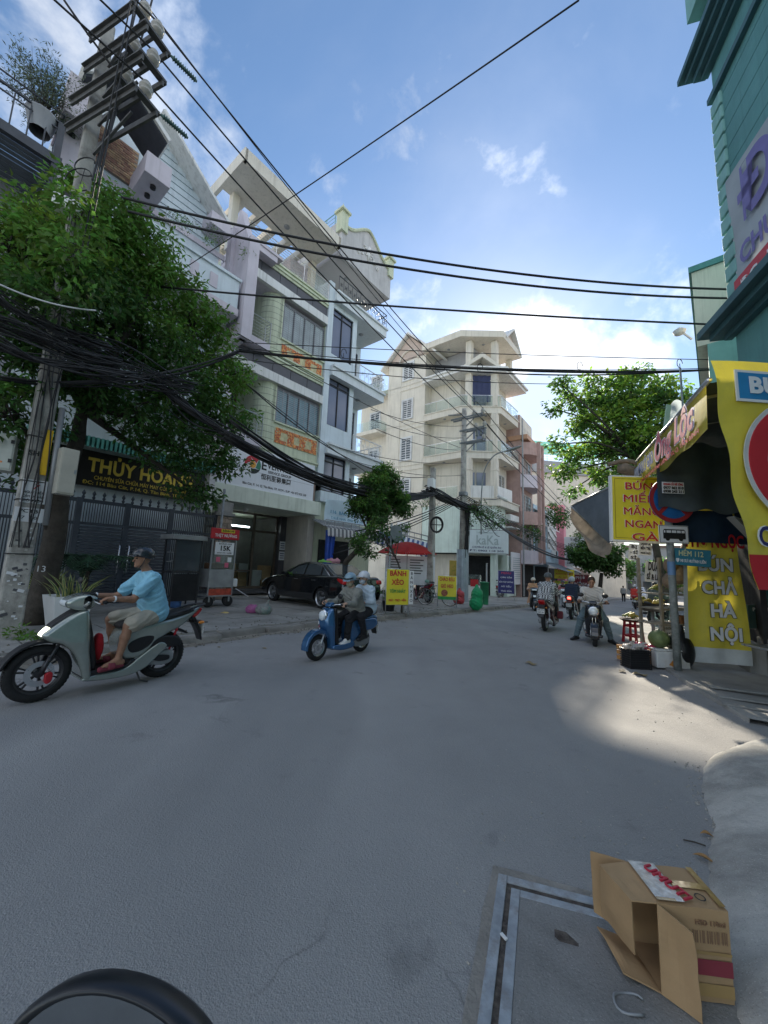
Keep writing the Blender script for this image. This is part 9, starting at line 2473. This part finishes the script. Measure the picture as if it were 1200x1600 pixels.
def build_left_props():
 b0=G(333,947,.12);t=thing('food_cart','small steel food cart with red top sign and price card before the gate','food cart',b0,ROW)
 MS=mat('scuffed_steel',(.36,.37,.38),.45,.15,4,metal=.5,dirtamt=.4)
 f=MB()
 for x in(-.36,.36):
  for y in(-.3,.3):f.box(x-.02,x+.02,y-.02,y+.02,.3,1.98)
 f.box(-.38,.38,-.32,.32,.30,.34);f.box(-.38,.38,-.32,.32,1.94,1.98)
 f.build('frame',MS,parent=t,split=False)
 MB().box(-.35,.35,-.318,-.305,.56,1.04).build('front_panel',MS,parent=t);MB().box(-.35,.35,-.32,-.305,.34,.52).build('red_panel',mat('red_menu',(.42,.07,.04),.5,.3,9),parent=t)
 MB().box(-.35,-.34,-.3,.3,.56,1.04).build('side_panel',MS,parent=t);MB().box(-.36,.36,-.31,.31,1.04,1.07).build('counter',MS,parent=t)
 MB().box(-.34,.34,-.30,-.295,1.08,1.6).build('glass_front',M_cglass,parent=t);MB().box(-.3,.3,-.2,.2,1.08,1.25).build('tray',M_wood,parent=t,bevel=.02)
 tp=MB().box(-.45,.42,-.36,-.30,1.95,2.26).build('top_sign',M_red,parent=t,bevel=.02);MB().box(-.16,.26,-.366,-.36,2.15,2.24).build('name_plate',M_yel,parent=tp)
 text('BÁNH MÌ',.08,material=M_blk,parent=tp,loc=(.05,-.37,2.195),bold=.02,fit=.36);text('THỊT NƯỚNG',.12,material=M_whitepr,parent=tp,loc=(0,-.364,2.05),bold=.02,fit=.68)
 cd_=MB().box(-.28,.30,-.325,-.318,1.50,1.86).build('price_card',M_whitepr,parent=t);text('15K',.2,material=M_blk,parent=cd_,loc=(.02,-.329,1.68),bold=.03,fit=.32);text('ĐỒNG GIÁ',.07,material=M_blk,parent=cd_,loc=(.02,-.329,1.81),fit=.4);text('BÁNH MÌ + NƯỚC',.05,material=M_blk,parent=cd_,loc=(.02,-.329,1.55),fit=.46)
 for x,z,m_ in((-.15,1.36,mat('pink_sticker',(.6,.12,.2),.5)),(.12,1.2,mat('pink_sticker',(0,0,0))),(.2,1.36,M_whitepr)):MB().box(x-.06,x+.06,-.309,-.302,z-.07,z+.07).build('sticker',m_,parent=t)
 for x,y in((.3,-.25),(.45,.1),(-.3,-.25)):
  w=MB();w.lathe([(.0001,-.03),(.11,-.03),(.145,-.02),(.15,0),(.145,.02),(.11,.03),(.0001,.03)],20,(x,y,.15),RX);w.build('wheel',M_rubber,parent=t,smooth=True)
  MB().box(x-.02,x+.02,y-.05,y+.05,.15,.34).build('fork',MS,parent=t)
 MB().box(.42,.60,-.2,.0,.56,.8).build('white_tub',M_whitep,parent=t,bevel=.03)
 MB().tube([(.6,-.1,.5),(1.0,-.2,.25)],.012,6).build('tow_bar',M_steel,parent=t)
 p0=Wp(6.55,12.3,None,.12);top=PN(354,765,12.3)
 t2=thing('awning_pole','plain grey steel pole rising behind the food cart to the shop canopy','pole',p0);MB().tube([(0,0,0),(0,0,top.z-p0.z)],.04,10).build('pole',M_galv,parent=t2,smooth=True)
 t=thing('display_cabinet','dim glazed steel cabinet with a flat top left of the food cart','cabinet',b0+DV*-.95+NV*.15,ROW+.05)
 f=MB()
 for x in(-.36,.36):
  for y in(-.28,.28):f.box(x-.018,x+.018,y-.018,y+.018,.05,1.86)
 f.box(-.38,.38,-.3,.3,.95,1.0);f.build('frame',M_darkalloy,parent=t,split=False)
 MB().box(-.5,.46,-.40,.36,1.86,1.99).build('top',MS,parent=t,bevel=.01);MB().box(-.34,.34,-.29,-.28,.2,.93).build('lower_panel',M_dark,parent=t);MB().box(-.34,.34,-.29,-.285,1.02,1.84).build('glass',M_glass,parent=t)
 for z in(1.25,1.5):MB().box(-.33,.33,-.25,.25,z,z+.015).build('shelf',MS,parent=t)
 MB().lathe([(.0001,0),(.13,0),(.15,.32),(.0001,.32)],14,(-.1,-.1,.12-.1)).build('blue_bucket',mat('blue_bucket',(.08,.18,.42),.5),parent=t,smooth=True)
 for k,(px,py,mt,mt2,lab)in enumerate(((393,958,mat('pink_bag',(.42,.13,.30),.4,.2,6,transl=.2),None,'small pink plastic rubbish bag on the pavement edge'),(411,960,mat('grey_bag',(.28,.28,.27),.35,.25,7,transl=.2,dirt=(.10,.35,.28),dirtamt=.7,dscale=5),None,'grey and green tied rubbish bag beside the pink one'))):
  v=Vox((-.35,-.3,-.05),(.35,.3,.5),.014);r=(.14,.17)[k]
  v.ell((0,0,r*.75),(r*1.2,r,r*.85),k=.03);v.ell((r*.5,.02,r*.6),(r*.7,r*.7,r*.6),k=.04)
  if k:v.cone((r*.3,0,r*1.3),(r*.7,0,r*2.1),.045,.02,k=.05)
  else:
   for q in range(5):v.cone((-.05+.04*q,0,r*1.2),(-.12+.07*q,0,r*1.75),.014,.006,k=.02)
  V,F=surface_net(v.D,v.lo,v.res);V=V+(.008*np.sin(V[:,0]*60+V[:,2]*40)*np.sin(V[:,1]*50+V[:,2]*33))[:,None]
  o=np_mesh('rubbish_bag',V,F,mt);o.location=G(px,py,.115);tag(o,lab,'rubbish bag')
 p=G(352,958,.118);b=MB();b.grid(lambda u,v:(-.12+.24*u,-.06+.12*v,.04*math.sin(u*PI)*math.sin(v*PI)+.01*math.sin(u*20)),8,5);tag(b.build('yellow_rag',mat('yellow_rag',(.5,.38,.15),.8,.3,10),loc=p,smooth=True),'dull yellow rag lying on the pavement slabs','rag')
 rg=random.Random(31)
 for i in range(14):
  px=rg.uniform(0,640);py=1043-px*.118+rg.uniform(-14,12);p=G(px,py,.125 if True else 0);p.z=.122 if p.dot(NV)>KERB+.2 else .008
  a=rg.uniform(.025,.06);b=MB();b.add([(-a,0,0),(0,-a*.45,.012),(a,0,.0),(0,a*.45,.01)],[(0,1,2,3)])
  tag(b.build('fallen_leaf',mat('leaf_litter',(.3,.22,.1),.8,.3,5),loc=p,rz=rg.uniform(0,6)),'dry fallen leaf lying along the left kerb','leaf','dry leaves along the left kerb')
 b0=G(605,955,.1);t=thing('street_sign_post','grey steel post at the left kerb carrying a dark sign seen edge on','sign post',b0)
 top=PY(612,818,b0.y)-b0
 MB().tube([(0,0,0),(top.x,0,top.z)],.035,10).build('post',mat('sign_post_grey',(.40,.44,.45),.5,.1,4,metal=.3),parent=t,smooth=True)
 MB().lathe([(.0001,0),(.28,0),(.28,.012),(.0001,.012)],24,Vector((top.x+.17,.03,top.z-.32)),Matrix(((.75,-.1,.65),(.65,.1,-.75),(0,1,0)))).build('sign_disc',mat('sign_back',(.16,.19,.2),.6),parent=t)
 for k,(px,py,col_,lab)in enumerate(((632,908,(.45,.62,.22),'lime plastic bag hanging on the sapling'),(622,903,(.10,.45,.50),'turquoise plastic cup tied to the sapling'),(614,905,(.03,.20,.16),'dark green net bag behind the turquoise cup'))):
  v=Vox((-.2,-.2,-.25),(.2,.2,.25),.014);v.ell((0,0,-.05),((.11,.07,.10)[k],.07,(.14,.08,.18)[k]),k=.02);v.cone((0,0,.05),(0,0,.18),.03,.012,k=.03)
  o=v.mesh('hanging_bag',mat('bag_col_%d'%k,col_,.4,.1,5,transl=.3));o.location=PY(px,py,12.3);tag(o,lab,'bag')
 a=Vector((PY(588,868,12.5)))
 s=a_board('yellow leaning sandwich board lettered for pancakes next to the sign post',620,960,.72,1.05,M_yel,(('BÁNH',M_red,.72,1.1),('XÈO',M_red,.55,1.1),('TÔM NHẢY',M_green,.7,.7),('MỰC - THỊT - HẾN',M_red,.75,.45)),rz_off=.35,legs=.28)
 MB().box(.37,.50,-.02,.02,.30,1.30).build('side_strip',M_whitep,parent=s)
 for i,ch in enumerate('BÁNHXÈO'):text(ch,.12,material=M_blk,parent=s,loc=(.435,-.024,1.22-i*.135),bold=.01)
 a_board('yellow sandwich board for green bean porridge with a green foot before the bicycle',698,949,.75,.80,M_yel,(('CHÁO ĐẬU',M_red,.8,1),('GIÒ HEO',M_red,.65,1),('',M_red,.3,1)),legs=.42)
 sb=bpy.data.objects['sandwich_board.001']
 MB().box(-.35,.35,-.012,.0,.30,.42).build('green_foot',M_green,parent=sb)
 MB().lathe([(.0001,0),(.13,0),(.13,.006),(.0001,.006)],18,(-.1,-.012,.56),RX).build('bowl_picture',mat('bowl_brown',(.3,.1,.05),.5,.5,12),parent=sb)
 a_board('dark blue menu sandwich board on a thin stand beside the side road',791,939,.95,1.35,mat('menu_blue',(.025,.025,.16),.4),(('MENU',mat('menu_red',(.5,.04,.12),.5),.6,.9),('CƠM TẤM',mat('menu_text',(.65,.65,.72),.5),.7,.6),('BÚN THỊT NƯỚNG',mat('menu_text',(0,0,0)),.85,.6),('HỦ TIẾU',mat('menu_text',(0,0,0)),.6,.6),('TRÀ SỮA',mat('menu_text',(0,0,0)),.7,.6)),legs=.45)
 b0=G(634,938,.12);t=thing('red_umbrella','large red umbrella shading the white menu boards on the pavement','umbrella',b0)
 MB().tube([(0,0,0),(0,0,2.75)],.025,8).build('pole',M_steel,parent=t,smooth=True)
 n=8
 top_=2.75;R0=1.45
 for i in range(n):
  b=MB();a0,a1=2*PI*i/n,2*PI*(i+1)/n
  def uf(u,v):
   a=a0+(a1-a0)*u;r=R0*v;sagv=1-.10*math.sin(u*PI)*v
   return(math.cos(a)*r*sagv,math.sin(a)*r*sagv,top_-.72*(1-math.cos(v*1.35))*1.0)
  b.grid(uf,6,8);b.build('umbrella_panel',mat('umbrella_red',(.50,.035,.03),.6,.08,3,transl=.4),parent=t,smooth=True)
  MB().tube([(math.cos(a0)*R0*v,math.sin(a0)*R0*v,top_-.015-.72*(1-math.cos(v*1.35)))for v in[k/6 for k in range(7)]],.008,4).build('rib',M_steel,parent=t)
 s=thing('menu_board','wide white printed menu board under the red umbrella','sign',PY(646,925,b0.y-.6));s.location.z=gz(*s.location[:2])+.12;s.rotation_euler=(0,0,-.15)
 MB().box(-1.35,.95,0,.04,.75,2.05).build('board',M_whitepr,parent=s);MB().box(-.35,-.32,-.006,0,.75,2.05).build('joint',M_grey,parent=s)
 for x in(-1.3,.9):MB().box(x-.02,x+.02,.0,.04,0,.75).build('leg',M_steel,parent=s)
 for j,x0 in enumerate((-1.2,-.2)):
  for i in range(6):MB().box(x0,x0+.55+.1*math.sin(i*3+j),-.005,0,1.85-i*.12,1.90-i*.12).build('print_line',mat('dark_print',(.12,.12,.13),.6),parent=s)
 t=thing('striped_awning','blue and white scalloped awning along the side wall behind the red umbrella','awning',PY(585,840,20.5));e=PY(668,862,20.0)-t.location;d=e.normalized();L=e.length;out=Vector((-.2,-1,0)).normalized()
 for i in range(22):
  p=d*(L*i/22);q=d*(L*(i+1)/22)
  b=MB();b.quad(p-out*.9+Vector((0,0,.5)),q-out*.9+Vector((0,0,.5)),q+Vector((0,0,.02)),p+Vector((0,0,.02)))
  b.add([tuple(p+Vector((0,0,.02))),tuple(q+Vector((0,0,.02))),tuple(q-Vector((0,0,.28))),tuple((p+q)/2-Vector((0,0,.36))),tuple(p-Vector((0,0,.28)))],[(0,1,2,3,4)])
  b.build('stripe',(M_whitepr,mat('awning_blue',(.08,.12,.25),.7))[i%2],parent=t,split=False)
 f=MB()
 for z in(.55,.8):f.tube([Vector((0,0,z)),e+Vector((0,0,z))],.03,5)
 for i in range(9):f.tube([e*(i/8)+Vector((0,0,.1)),e*(i/8)+Vector((0,0,.8))],.02,4)
 f.build('roof_rail',M_grey,parent=t,split=False)
 b0=G(683,946,.12);t=thing('bicycle','old bicycle with thin wheels parked behind the yellow porridge board','bicycle',b0,R_(-12))
 for x,nm in((-.5,'rear'),(.52,'front')):
  w=MB();w.tube([(x+math.cos(a)*.33,0,.34+math.sin(a)*.33)for a in[2*PI*i/28 for i in range(29)]],.016,6);wo=w.build('wheel',M_rubber,parent=t,smooth=True,split=False)
  s=MB()
  for i in range(14):a=2*PI*i/14;s.tube([(x,0,.34),(x+math.cos(a)*.32,0,.34+math.sin(a)*.32)],.003,3,cap=False)
  s.tube([(x+math.cos(a)*.312,0,.34+math.sin(a)*.312)for a in[2*PI*i/28 for i in range(29)]],.009,5);s.build('spokes',M_steel,parent=wo,split=False)
 f=MB()
 for a,c in(((-.5,0,.34),(-.05,0,.32)),((-.5,0,.34),(-.18,0,.82)),((-.05,0,.32),(-.2,0,.92)),((-.05,0,.32),(.40,0,.78)),((-.17,0,.78),(.36,0,.88)),((.52,0,.34),(.34,0,.98))):f.tube([a,c],.015,7)
 f.build('frame',mat('bicycle_green',(.10,.16,.14),.4),parent=t,smooth=True,split=False)
 MB().tube(spline([(.28,-.25,1.0),(.36,-.12,1.02),(.34,0,.98),(.36,.12,1.02),(.28,.25,1.0)],4),.011,6).build('handlebar',M_steel,parent=t,smooth=True)
 sd=Vox((-.4,-.15,.85),(-.05,.15,1.05),.012);sd.ell((-.24,0,.94),(.12,.075,.03));sd.mesh('saddle',M_seat,t)
 for k,(px,py,r,h,mt,lab)in enumerate(((744,952,.27,.95,M_grnpl,'bulging bright green rubbish sack at the foot of the corrugated pole'),(757,945,.22,1.05,mat('green_bin',(.03,.22,.10),.5,.15,4),'tall green plastic bin beside the green sack'),(717,944,.26,.7,mat('red_sack',(.40,.05,.06),.5,.25,6),'red and pink bundle left of the corrugated pole'))):
  b0=G(px,py,.1)
  if k==1:
   t=thing('green_bin',lab,'bin',b0);MB().lathe([(r*.8,0),(r,h),(r*1.06,h),(r*1.06,h+.03),(r*.95,h+.03),(.0001,h+.06)],16).build('bin',mt,parent=t,smooth=True)
  else:
   v=Vox((-.45,-.45,-.05),(.45,.45,h+.2),.02);v.ell((0,0,h*.25),(r,r,h*.3),k=.05);v.ell((.03,0,h*.6),(r*.85,r*.85,h*.32),k=.08);v.cone((0,0,h*.85),(.02,0,h),.08,.05,k=.05)
   V,F=surface_net(v.D,v.lo,v.res);V=V+(.014*np.sin(V[:,0]*30+V[:,2]*20)*np.sin(V[:,1]*26+V[:,2]*23))[:,None]
   o=np_mesh('rubbish_sack',V,F,mt);o.location=b0;tag(o,lab,'sack')
 MB
 t=thing('yellow_poster','yellow printed poster tied to the pole behind the porridge board','poster',PY(712,905,21.0));MB().box(-.35,.35,0,.02,-.6,1.0).build('sheet',mat('poster_yellow',(.62,.48,.10),.6,.3,6,dirt=(.5,.1,.05),dirtamt=.6,dscale=6),parent=t)
 t=thing('glass_cabinet','small white glazed cabinet in front of the corner shop door','cabinet',PY(741,935,25));t.location.z=gz(*t.location[:2])+.1
 MB().box(-.5,.5,0,.5,0,.8).build('base',M_whitep,parent=t,bevel=.02);MB().box(-.45,.45,.02,.48,.8,1.5).build('glass_top',M_cglass,parent=t);MB().box(-.25,.25,-.02,0,.75,1.2).build('red_notice',M_red,parent=t)
 for k,(px,py,Y)in enumerate(((480,900,13.6),(468,905,13.8))):
  p=PY(px,py,Y);p.z=.12
  o=leaf_mesh('potted_plant',[M_leafm,M_leafsun],blobs_to_clumps([(Vector((0,0,.9)),.35)],60,.15,70+k),9,.16,70+k,droop=-.6,asp=.2);o.location=p;tag(o,('spiky green plant behind the black car beside the tarpaulin','second spiky plant nearer the notices')[k],'plant')
 for k,(px,py,c_,lab)in enumerate(((508,878,(.20,.48,.10),'lime green cloth bundle on the counter beside the tarpaulin'),(521,876,(.60,.30,.36),'pink cloth bundle on the counter under the awning'))):
  v=Vox((-.35,-.2,-.15),(.35,.2,.2),.02)
  for i in range(6):v.cone((-.2+.08*i,0,.0),(-.15+.07*i,.03,.06*math.sin(i*2)),.06,.05,k=.04)
  o=v.mesh('cloth_bundle',mat('cloth_col_%d'%k,c_,.8,.15,5));o.location=PY(px,py,14.3);tag(o,lab,'bundle')
build_left_props()
# FOREGROUND: carton, mirror, litter
def build_foreground():
 t=thing('cardboard_box','torn open cardboard box lying on the inspection cover with tape and red print','cardboard box',Vector((1.19,1.69,0.012)))
 o=Vector((1.19,1.69,0.012))
 FL,FR,BR,BL=[Vector(p)-Vector((1.19,1.69,0))for p in((1.068,1.60,0),(1.308,1.575,0),(1.33,1.772,0),(1.078,1.802,0))]
 H=.292;Z=Vector((0,0,1));th=.0045
 def panel(name,a,b,c,d,mt=M_kraft,bend=0.0,nu=10,nv=8):
  """thin corrugated board with slight warp"""
  a,b,c,d=[Vector(q)for q in(a,b,c,d)];n=(b-a).cross(d-a).normalized()
  m_=MB()
  import mathutils
  def f(u,v,k=0):return mathutils.noise.noise_vector(Vector((u*2.2,v*2.2,nu+len(name))))*(.006*math.sin(PI*min(1,max(0,u*1.02)))+(.004 if 'flap' in name else 0)*v)+(a*(1-u)+b*u)*(1-v)+(d*(1-u)+c*u)*v+n*(bend*math.sin(u*PI)*math.sin(v*PI*.9)+k)
  k0=0
  m_.grid(lambda u,v:f(u,v),nu,nv);m_.grid(lambda u,v:f(u,v,-th),nu,nv)
  q=(nu+1)*(nv+1)
  for i in range(nu):
   for j_,(w0,w1)in((0,(i*(nv+1),(i+1)*(nv+1))),(1,(i*(nv+1)+nv,(i+1)*(nv+1)+nv))):m_.f.append((w0,w1,w1+q,w0+q));m_.m.append(0)
  for j in range(nv):
   for w0 in(j,nu*(nv+1)+j):m_.f.append((w0,w0+1,w0+1+q,w0+q));m_.m.append(0)
  return m_.build(name,mt,parent=t,smooth=False,split=False)
 top0=Z*H
 panel('front_panel',FL,FR,FR+top0,FL+top0,bend=.004)
 panel('right_panel',FR,BR,BR+top0,FR+top0,bend=-.003)
 panel('back_panel',BR,BL,BL+top0,BR+top0,bend=.002)
 panel('bottom_panel',FL+Z*.004,FR+Z*.004,BR+Z*.004,BL+Z*.004)
 tp=panel('top_panel',FL+top0,FR+top0,BR+top0,BL+top0,bend=.004)
 L1=Vector((.962,1.79,H-.006))-Vector((1.19,1.69,0));L0=Vector((.985,1.625,H-.012))-Vector((1.19,1.69,0))
 panel('top_flap',FL+top0+Vector((-.001,.0,0)),BL+top0,L1,L0,bend=-.006)
 panel('folded_flap',L0,L1,L1+Vector((.01,.02,-.20)),L0+Vector((.012,.012,-.19)),bend=.01)
 panel('back_flap',BL+Vector((-.002,0,.02)),BL+top0,BL+top0+Vector((-.115,.06,-.005)),BL+Vector((-.11,.06,.05)),bend=.01)
 panel('ground_flap',FL+Z*.006,BL+Z*.006,Vector((.965,1.835,.022))-Vector((1.19,1.69,0)),Vector((.955,1.64,.03))-Vector((1.19,1.69,0)),bend=.012)
 panel('front_flap',FL+Z*.004,FL+top0,Vector((1.135,1.522,H-.03))-Vector((1.19,1.69,0)),Vector((1.145,1.515,.0))-Vector((1.19,1.69,0)),bend=.014)
 z=H+.0085
 def on_top(u0,u1,v0,v1,name,mt,dz=0.0,par=None):
  q=[FL.lerp(FR,u0).lerp(BL.lerp(BR,u0),v0),FL.lerp(FR,u1).lerp(BL.lerp(BR,u1),v0),FL.lerp(FR,u1).lerp(BL.lerp(BR,u1),v1),FL.lerp(FR,u0).lerp(BL.lerp(BR,u0),v1)]
  return MB().add([(p.x,p.y,z+dz)for p in q],[(0,1,2,3)]).build(name,mt,parent=par or tp)
 MT=mat('brown_tape',(.38,.25,.09),.15,.2,20,coat=.6)
 on_top(.02,.42,.04,.98,'white_print',mat('crinkled_white_print',(.60,.58,.55),.35,.35,30,dirt=(.42,.27,.14),dirtamt=.7,dscale=22,coat=.3))
 text('UMUTI',.058,material=mat('carton_red',(.50,.03,.06),.5),parent=tp,loc=(FL.lerp(BR,.5).x-.035,FL.lerp(BR,.5).y,z+.003),rot=(0,0,R_(-72)),bold=.03,fit=.17)
 on_top(.44,.99,.40,.56,'tape',MT,.0005);on_top(.02,.30,.02,.09,'tape',MT,.0015);on_top(.9,.99,.03,.98,'tape',MT,.001)
 c=FL.lerp(FR,.72).lerp(BL.lerp(BR,.72),.2);MB().lathe([(.014,0),(.018,0),(.018,.001),(.014,.001)],20,(c.x,c.y,z)).build('ring_mark',M_blk,parent=tp)
 fd=(FR-FL).normalized();fn=Vector((fd.y,-fd.x,0));rzf=math.atan2(fd.y,fd.x)
 def on_front(u0,u1,z0,z1,name,mt,off=.006):
  p,q=FL.lerp(FR,u0)+fn*off,FL.lerp(FR,u1)+fn*off
  return MB().add([(p.x,p.y,z0),(q.x,q.y,z0),(q.x,q.y,z1),(p.x,p.y,z1)],[(0,1,2,3)]).build(name,mt,parent=t)
 on_front(.35,.995,.085,.135,'red_print_band',mat('carton_crimson',(.24,.035,.05),.5))
 on_front(.35,.995,.02,.06,'tape',mat('carton_ochre',(.36,.23,.09),.5));on_front(.35,.995,.15,.16,'tape',mat('carton_ochre',(0,0,0)))
 for i in range(16):
  u=.42+i*.034+(.01 if i%3 else 0);on_front(u,u+.012+.008*(i%2),.185,.225,'barcode_bar',mat('carton_brown_print',(.24,.14,.08),.6))
 text('HSD 110ml',.022,material=mat('carton_brown_print',(0,0,0)),parent=t,loc=FL.lerp(FR,.72)+fn*.007+Z*.25,rot=(PI/2,0,rzf),fit=.1)
 c=Vector((-.30,.55,.852));t=thing('rear_view_mirror','black motorbike rear view mirror at the lower left corner','mirror',c)
 Mm=mat('mirror_housing',(.018,.020,.024),.32,.1,8,bump=.05,bscale=200)
 M3=Euler((R_(78),0,R_(-6))).to_matrix()
 def ring(r,zz):return[Vector((math.cos(2*PI*i/48)*.162*r,math.sin(2*PI*i/48)*.112*r*(1-.12*math.cos(2*PI*i/48*1)),zz))for i in range(48)]
 b=MB();prof=[(.90,.012),(.93,.020),(.97,.018),(1.0,.004),(.98,-.014),(.86,-.034),(.6,-.048),(.3,-.053),(.01,-.054)]
 for r,zz in prof:b.v+=[tuple(M3@p)for p in ring(r,zz)]
 for i in range(len(prof)-1):
  for j in range(48):b.f.append((i*48+j,i*48+(j+1)%48,(i+1)*48+(j+1)%48,(i+1)*48+j));b.m.append(0)
 b.build('housing',Mm,parent=t,smooth=True,split=False,recalc=True)
 b=MB();b.add([tuple(M3@p)for p in ring(.905,.010)],[tuple(range(48))]);b.build('mirror_glass',mat('mirror_glass',(.42,.44,.45),.05,.05,30,metal=1.0),parent=t,split=False)
 b=MB();b.tube(spline([M3@Vector((.02,-.05,-.05)),Vector((.05,.06,-.16)),Vector((.06,.05,-.30)),Vector((.06,.02,-.34))],5),.007,8);b.tube([(-.1,.02,-.35),(.25,-.02,-.34)],.014,8);b.build('stem',M_black,parent=t,smooth=True,split=False)
 for k,(px,py,L,a,lab)in enumerate(((1100,1342,.10,-.7,'long curled brown leaf nearest the ramp'),(1105,1305,.07,-.35,'short curled leaf above the long brown leaf'))):
  p=G(px,py,.012);b=MB();b.grid(lambda u,v:(-L/2+L*u,(v-.5)*.03*math.sin(u*PI),.012*abs(v-.5)*2*math.sin(u*PI)+.006*math.sin(u*4)),10,4)
  tag(b.build('dry_leaf',mat('dry_leaf_brown',(.40,.22,.08),.7,.25,12),loc=p,rz=a,smooth=True),lab,'leaf')
 p=G(1085,1317,.01);tag(MB().tube([(-.05,.01,0),(0,0,.004),(.05,-.008,0)],.004,5).build('twig',M_bark,loc=p,rz=-.25),'dark twig on the asphalt left of the ramp','twig')
 p=G(985,1568,.014);b=MB();b.tube([(math.cos(a)*.055,math.sin(a)*.038,.004*math.sin(a*3))for a in[.3+i*.35 for i in range(15)]],.0045,6);tag(b.build('wire_hoop',M_grey,loc=p,smooth=True),'bent wire hoop lying on the cover beside the box flap','wire')
 p=G(1160,1480,.02);b=MB();b.tube([(math.cos(a)*.07,math.sin(a)*.03,.0)for a in[2.6+i*.2 for i in range(10)]],.004,5);tag(b.build('wire_hoop',M_grey,loc=p,smooth=True),'thin bent wire at the foot of the ramp beside the box','wire')
 rg=random.Random(41);bb=MB()
 for i in range(420):
  px=rg.uniform(700,1180);py=rg.uniform(1080,1590);p=G(px,py,.0)
  if random.Random(i).random()>.25+.75*(px-700)/480:continue
  r=rg.uniform(.0015,.006)*(1 if i%30 else 2);bb.obox(p+Vector((0,0,r*.4)),(r*2,r*1.6,r),(rg.uniform(0,1),0,rg.uniform(0,3)))
 o_=bb.build('grit',mat('grit_pale',(.36,.34,.30),.9,.3,50),stuff=True);tag(o_,'small pale stones and grit scattered near the ramp','grit')
 rg=random.Random(77);rb=MB()
 for i in range(260):
  y=rg.uniform(.9,3.4);x=1.24+.68*max(0,y-1.3)+rg.gauss(-.02,.06);r=rg.uniform(.002,.008)
  rb.obox((x,y,r*.4),(r*2,r*1.6,r),(rg.uniform(0,1),rg.uniform(0,1),rg.uniform(0,3)))
 tag(rb.build('rubble',mat('grit_pale',(0,0,0)),stuff=True),'crumbled concrete bits along the broken edge of the ramp','rubble')
 p=PY(1195,1013,5.4);t=thing('metal_bench_edge','end of a steel table jutting in at the right edge under the banner','table',p-Vector((0,0,.02)))
 MB().box(-.05,.9,-.3,.3,0,.03).build('top',M_steel,parent=t,bevel=.01)
 for x in(.05,.8):MB().box(x-.015,x+.015,-.25,-.22,-1.0+.2,0).build('leg',M_steel,parent=t)
build_foreground()
def wrap_foliage():
 """foliage that is a thing of its own gets an Empty at its base and its leaves as one part"""
 for o in list(COL.objects):
  if o.type=='MESH' and o.parent is None and o.name.split('.')[0]in('climbing_plant','balcony_plant','weeds','herb_bundle','potted_plant'):
   nm=o.name.split('.')[0];lab,cat=o['label'],o['category']
   o.name='foliage'
   t=thing(nm,lab,cat,o.location.copy());o.parent=t;o.location=(0,0,0)
   del o['label'];del o['category'];o['kind']='stuff'
wrap_foliage()
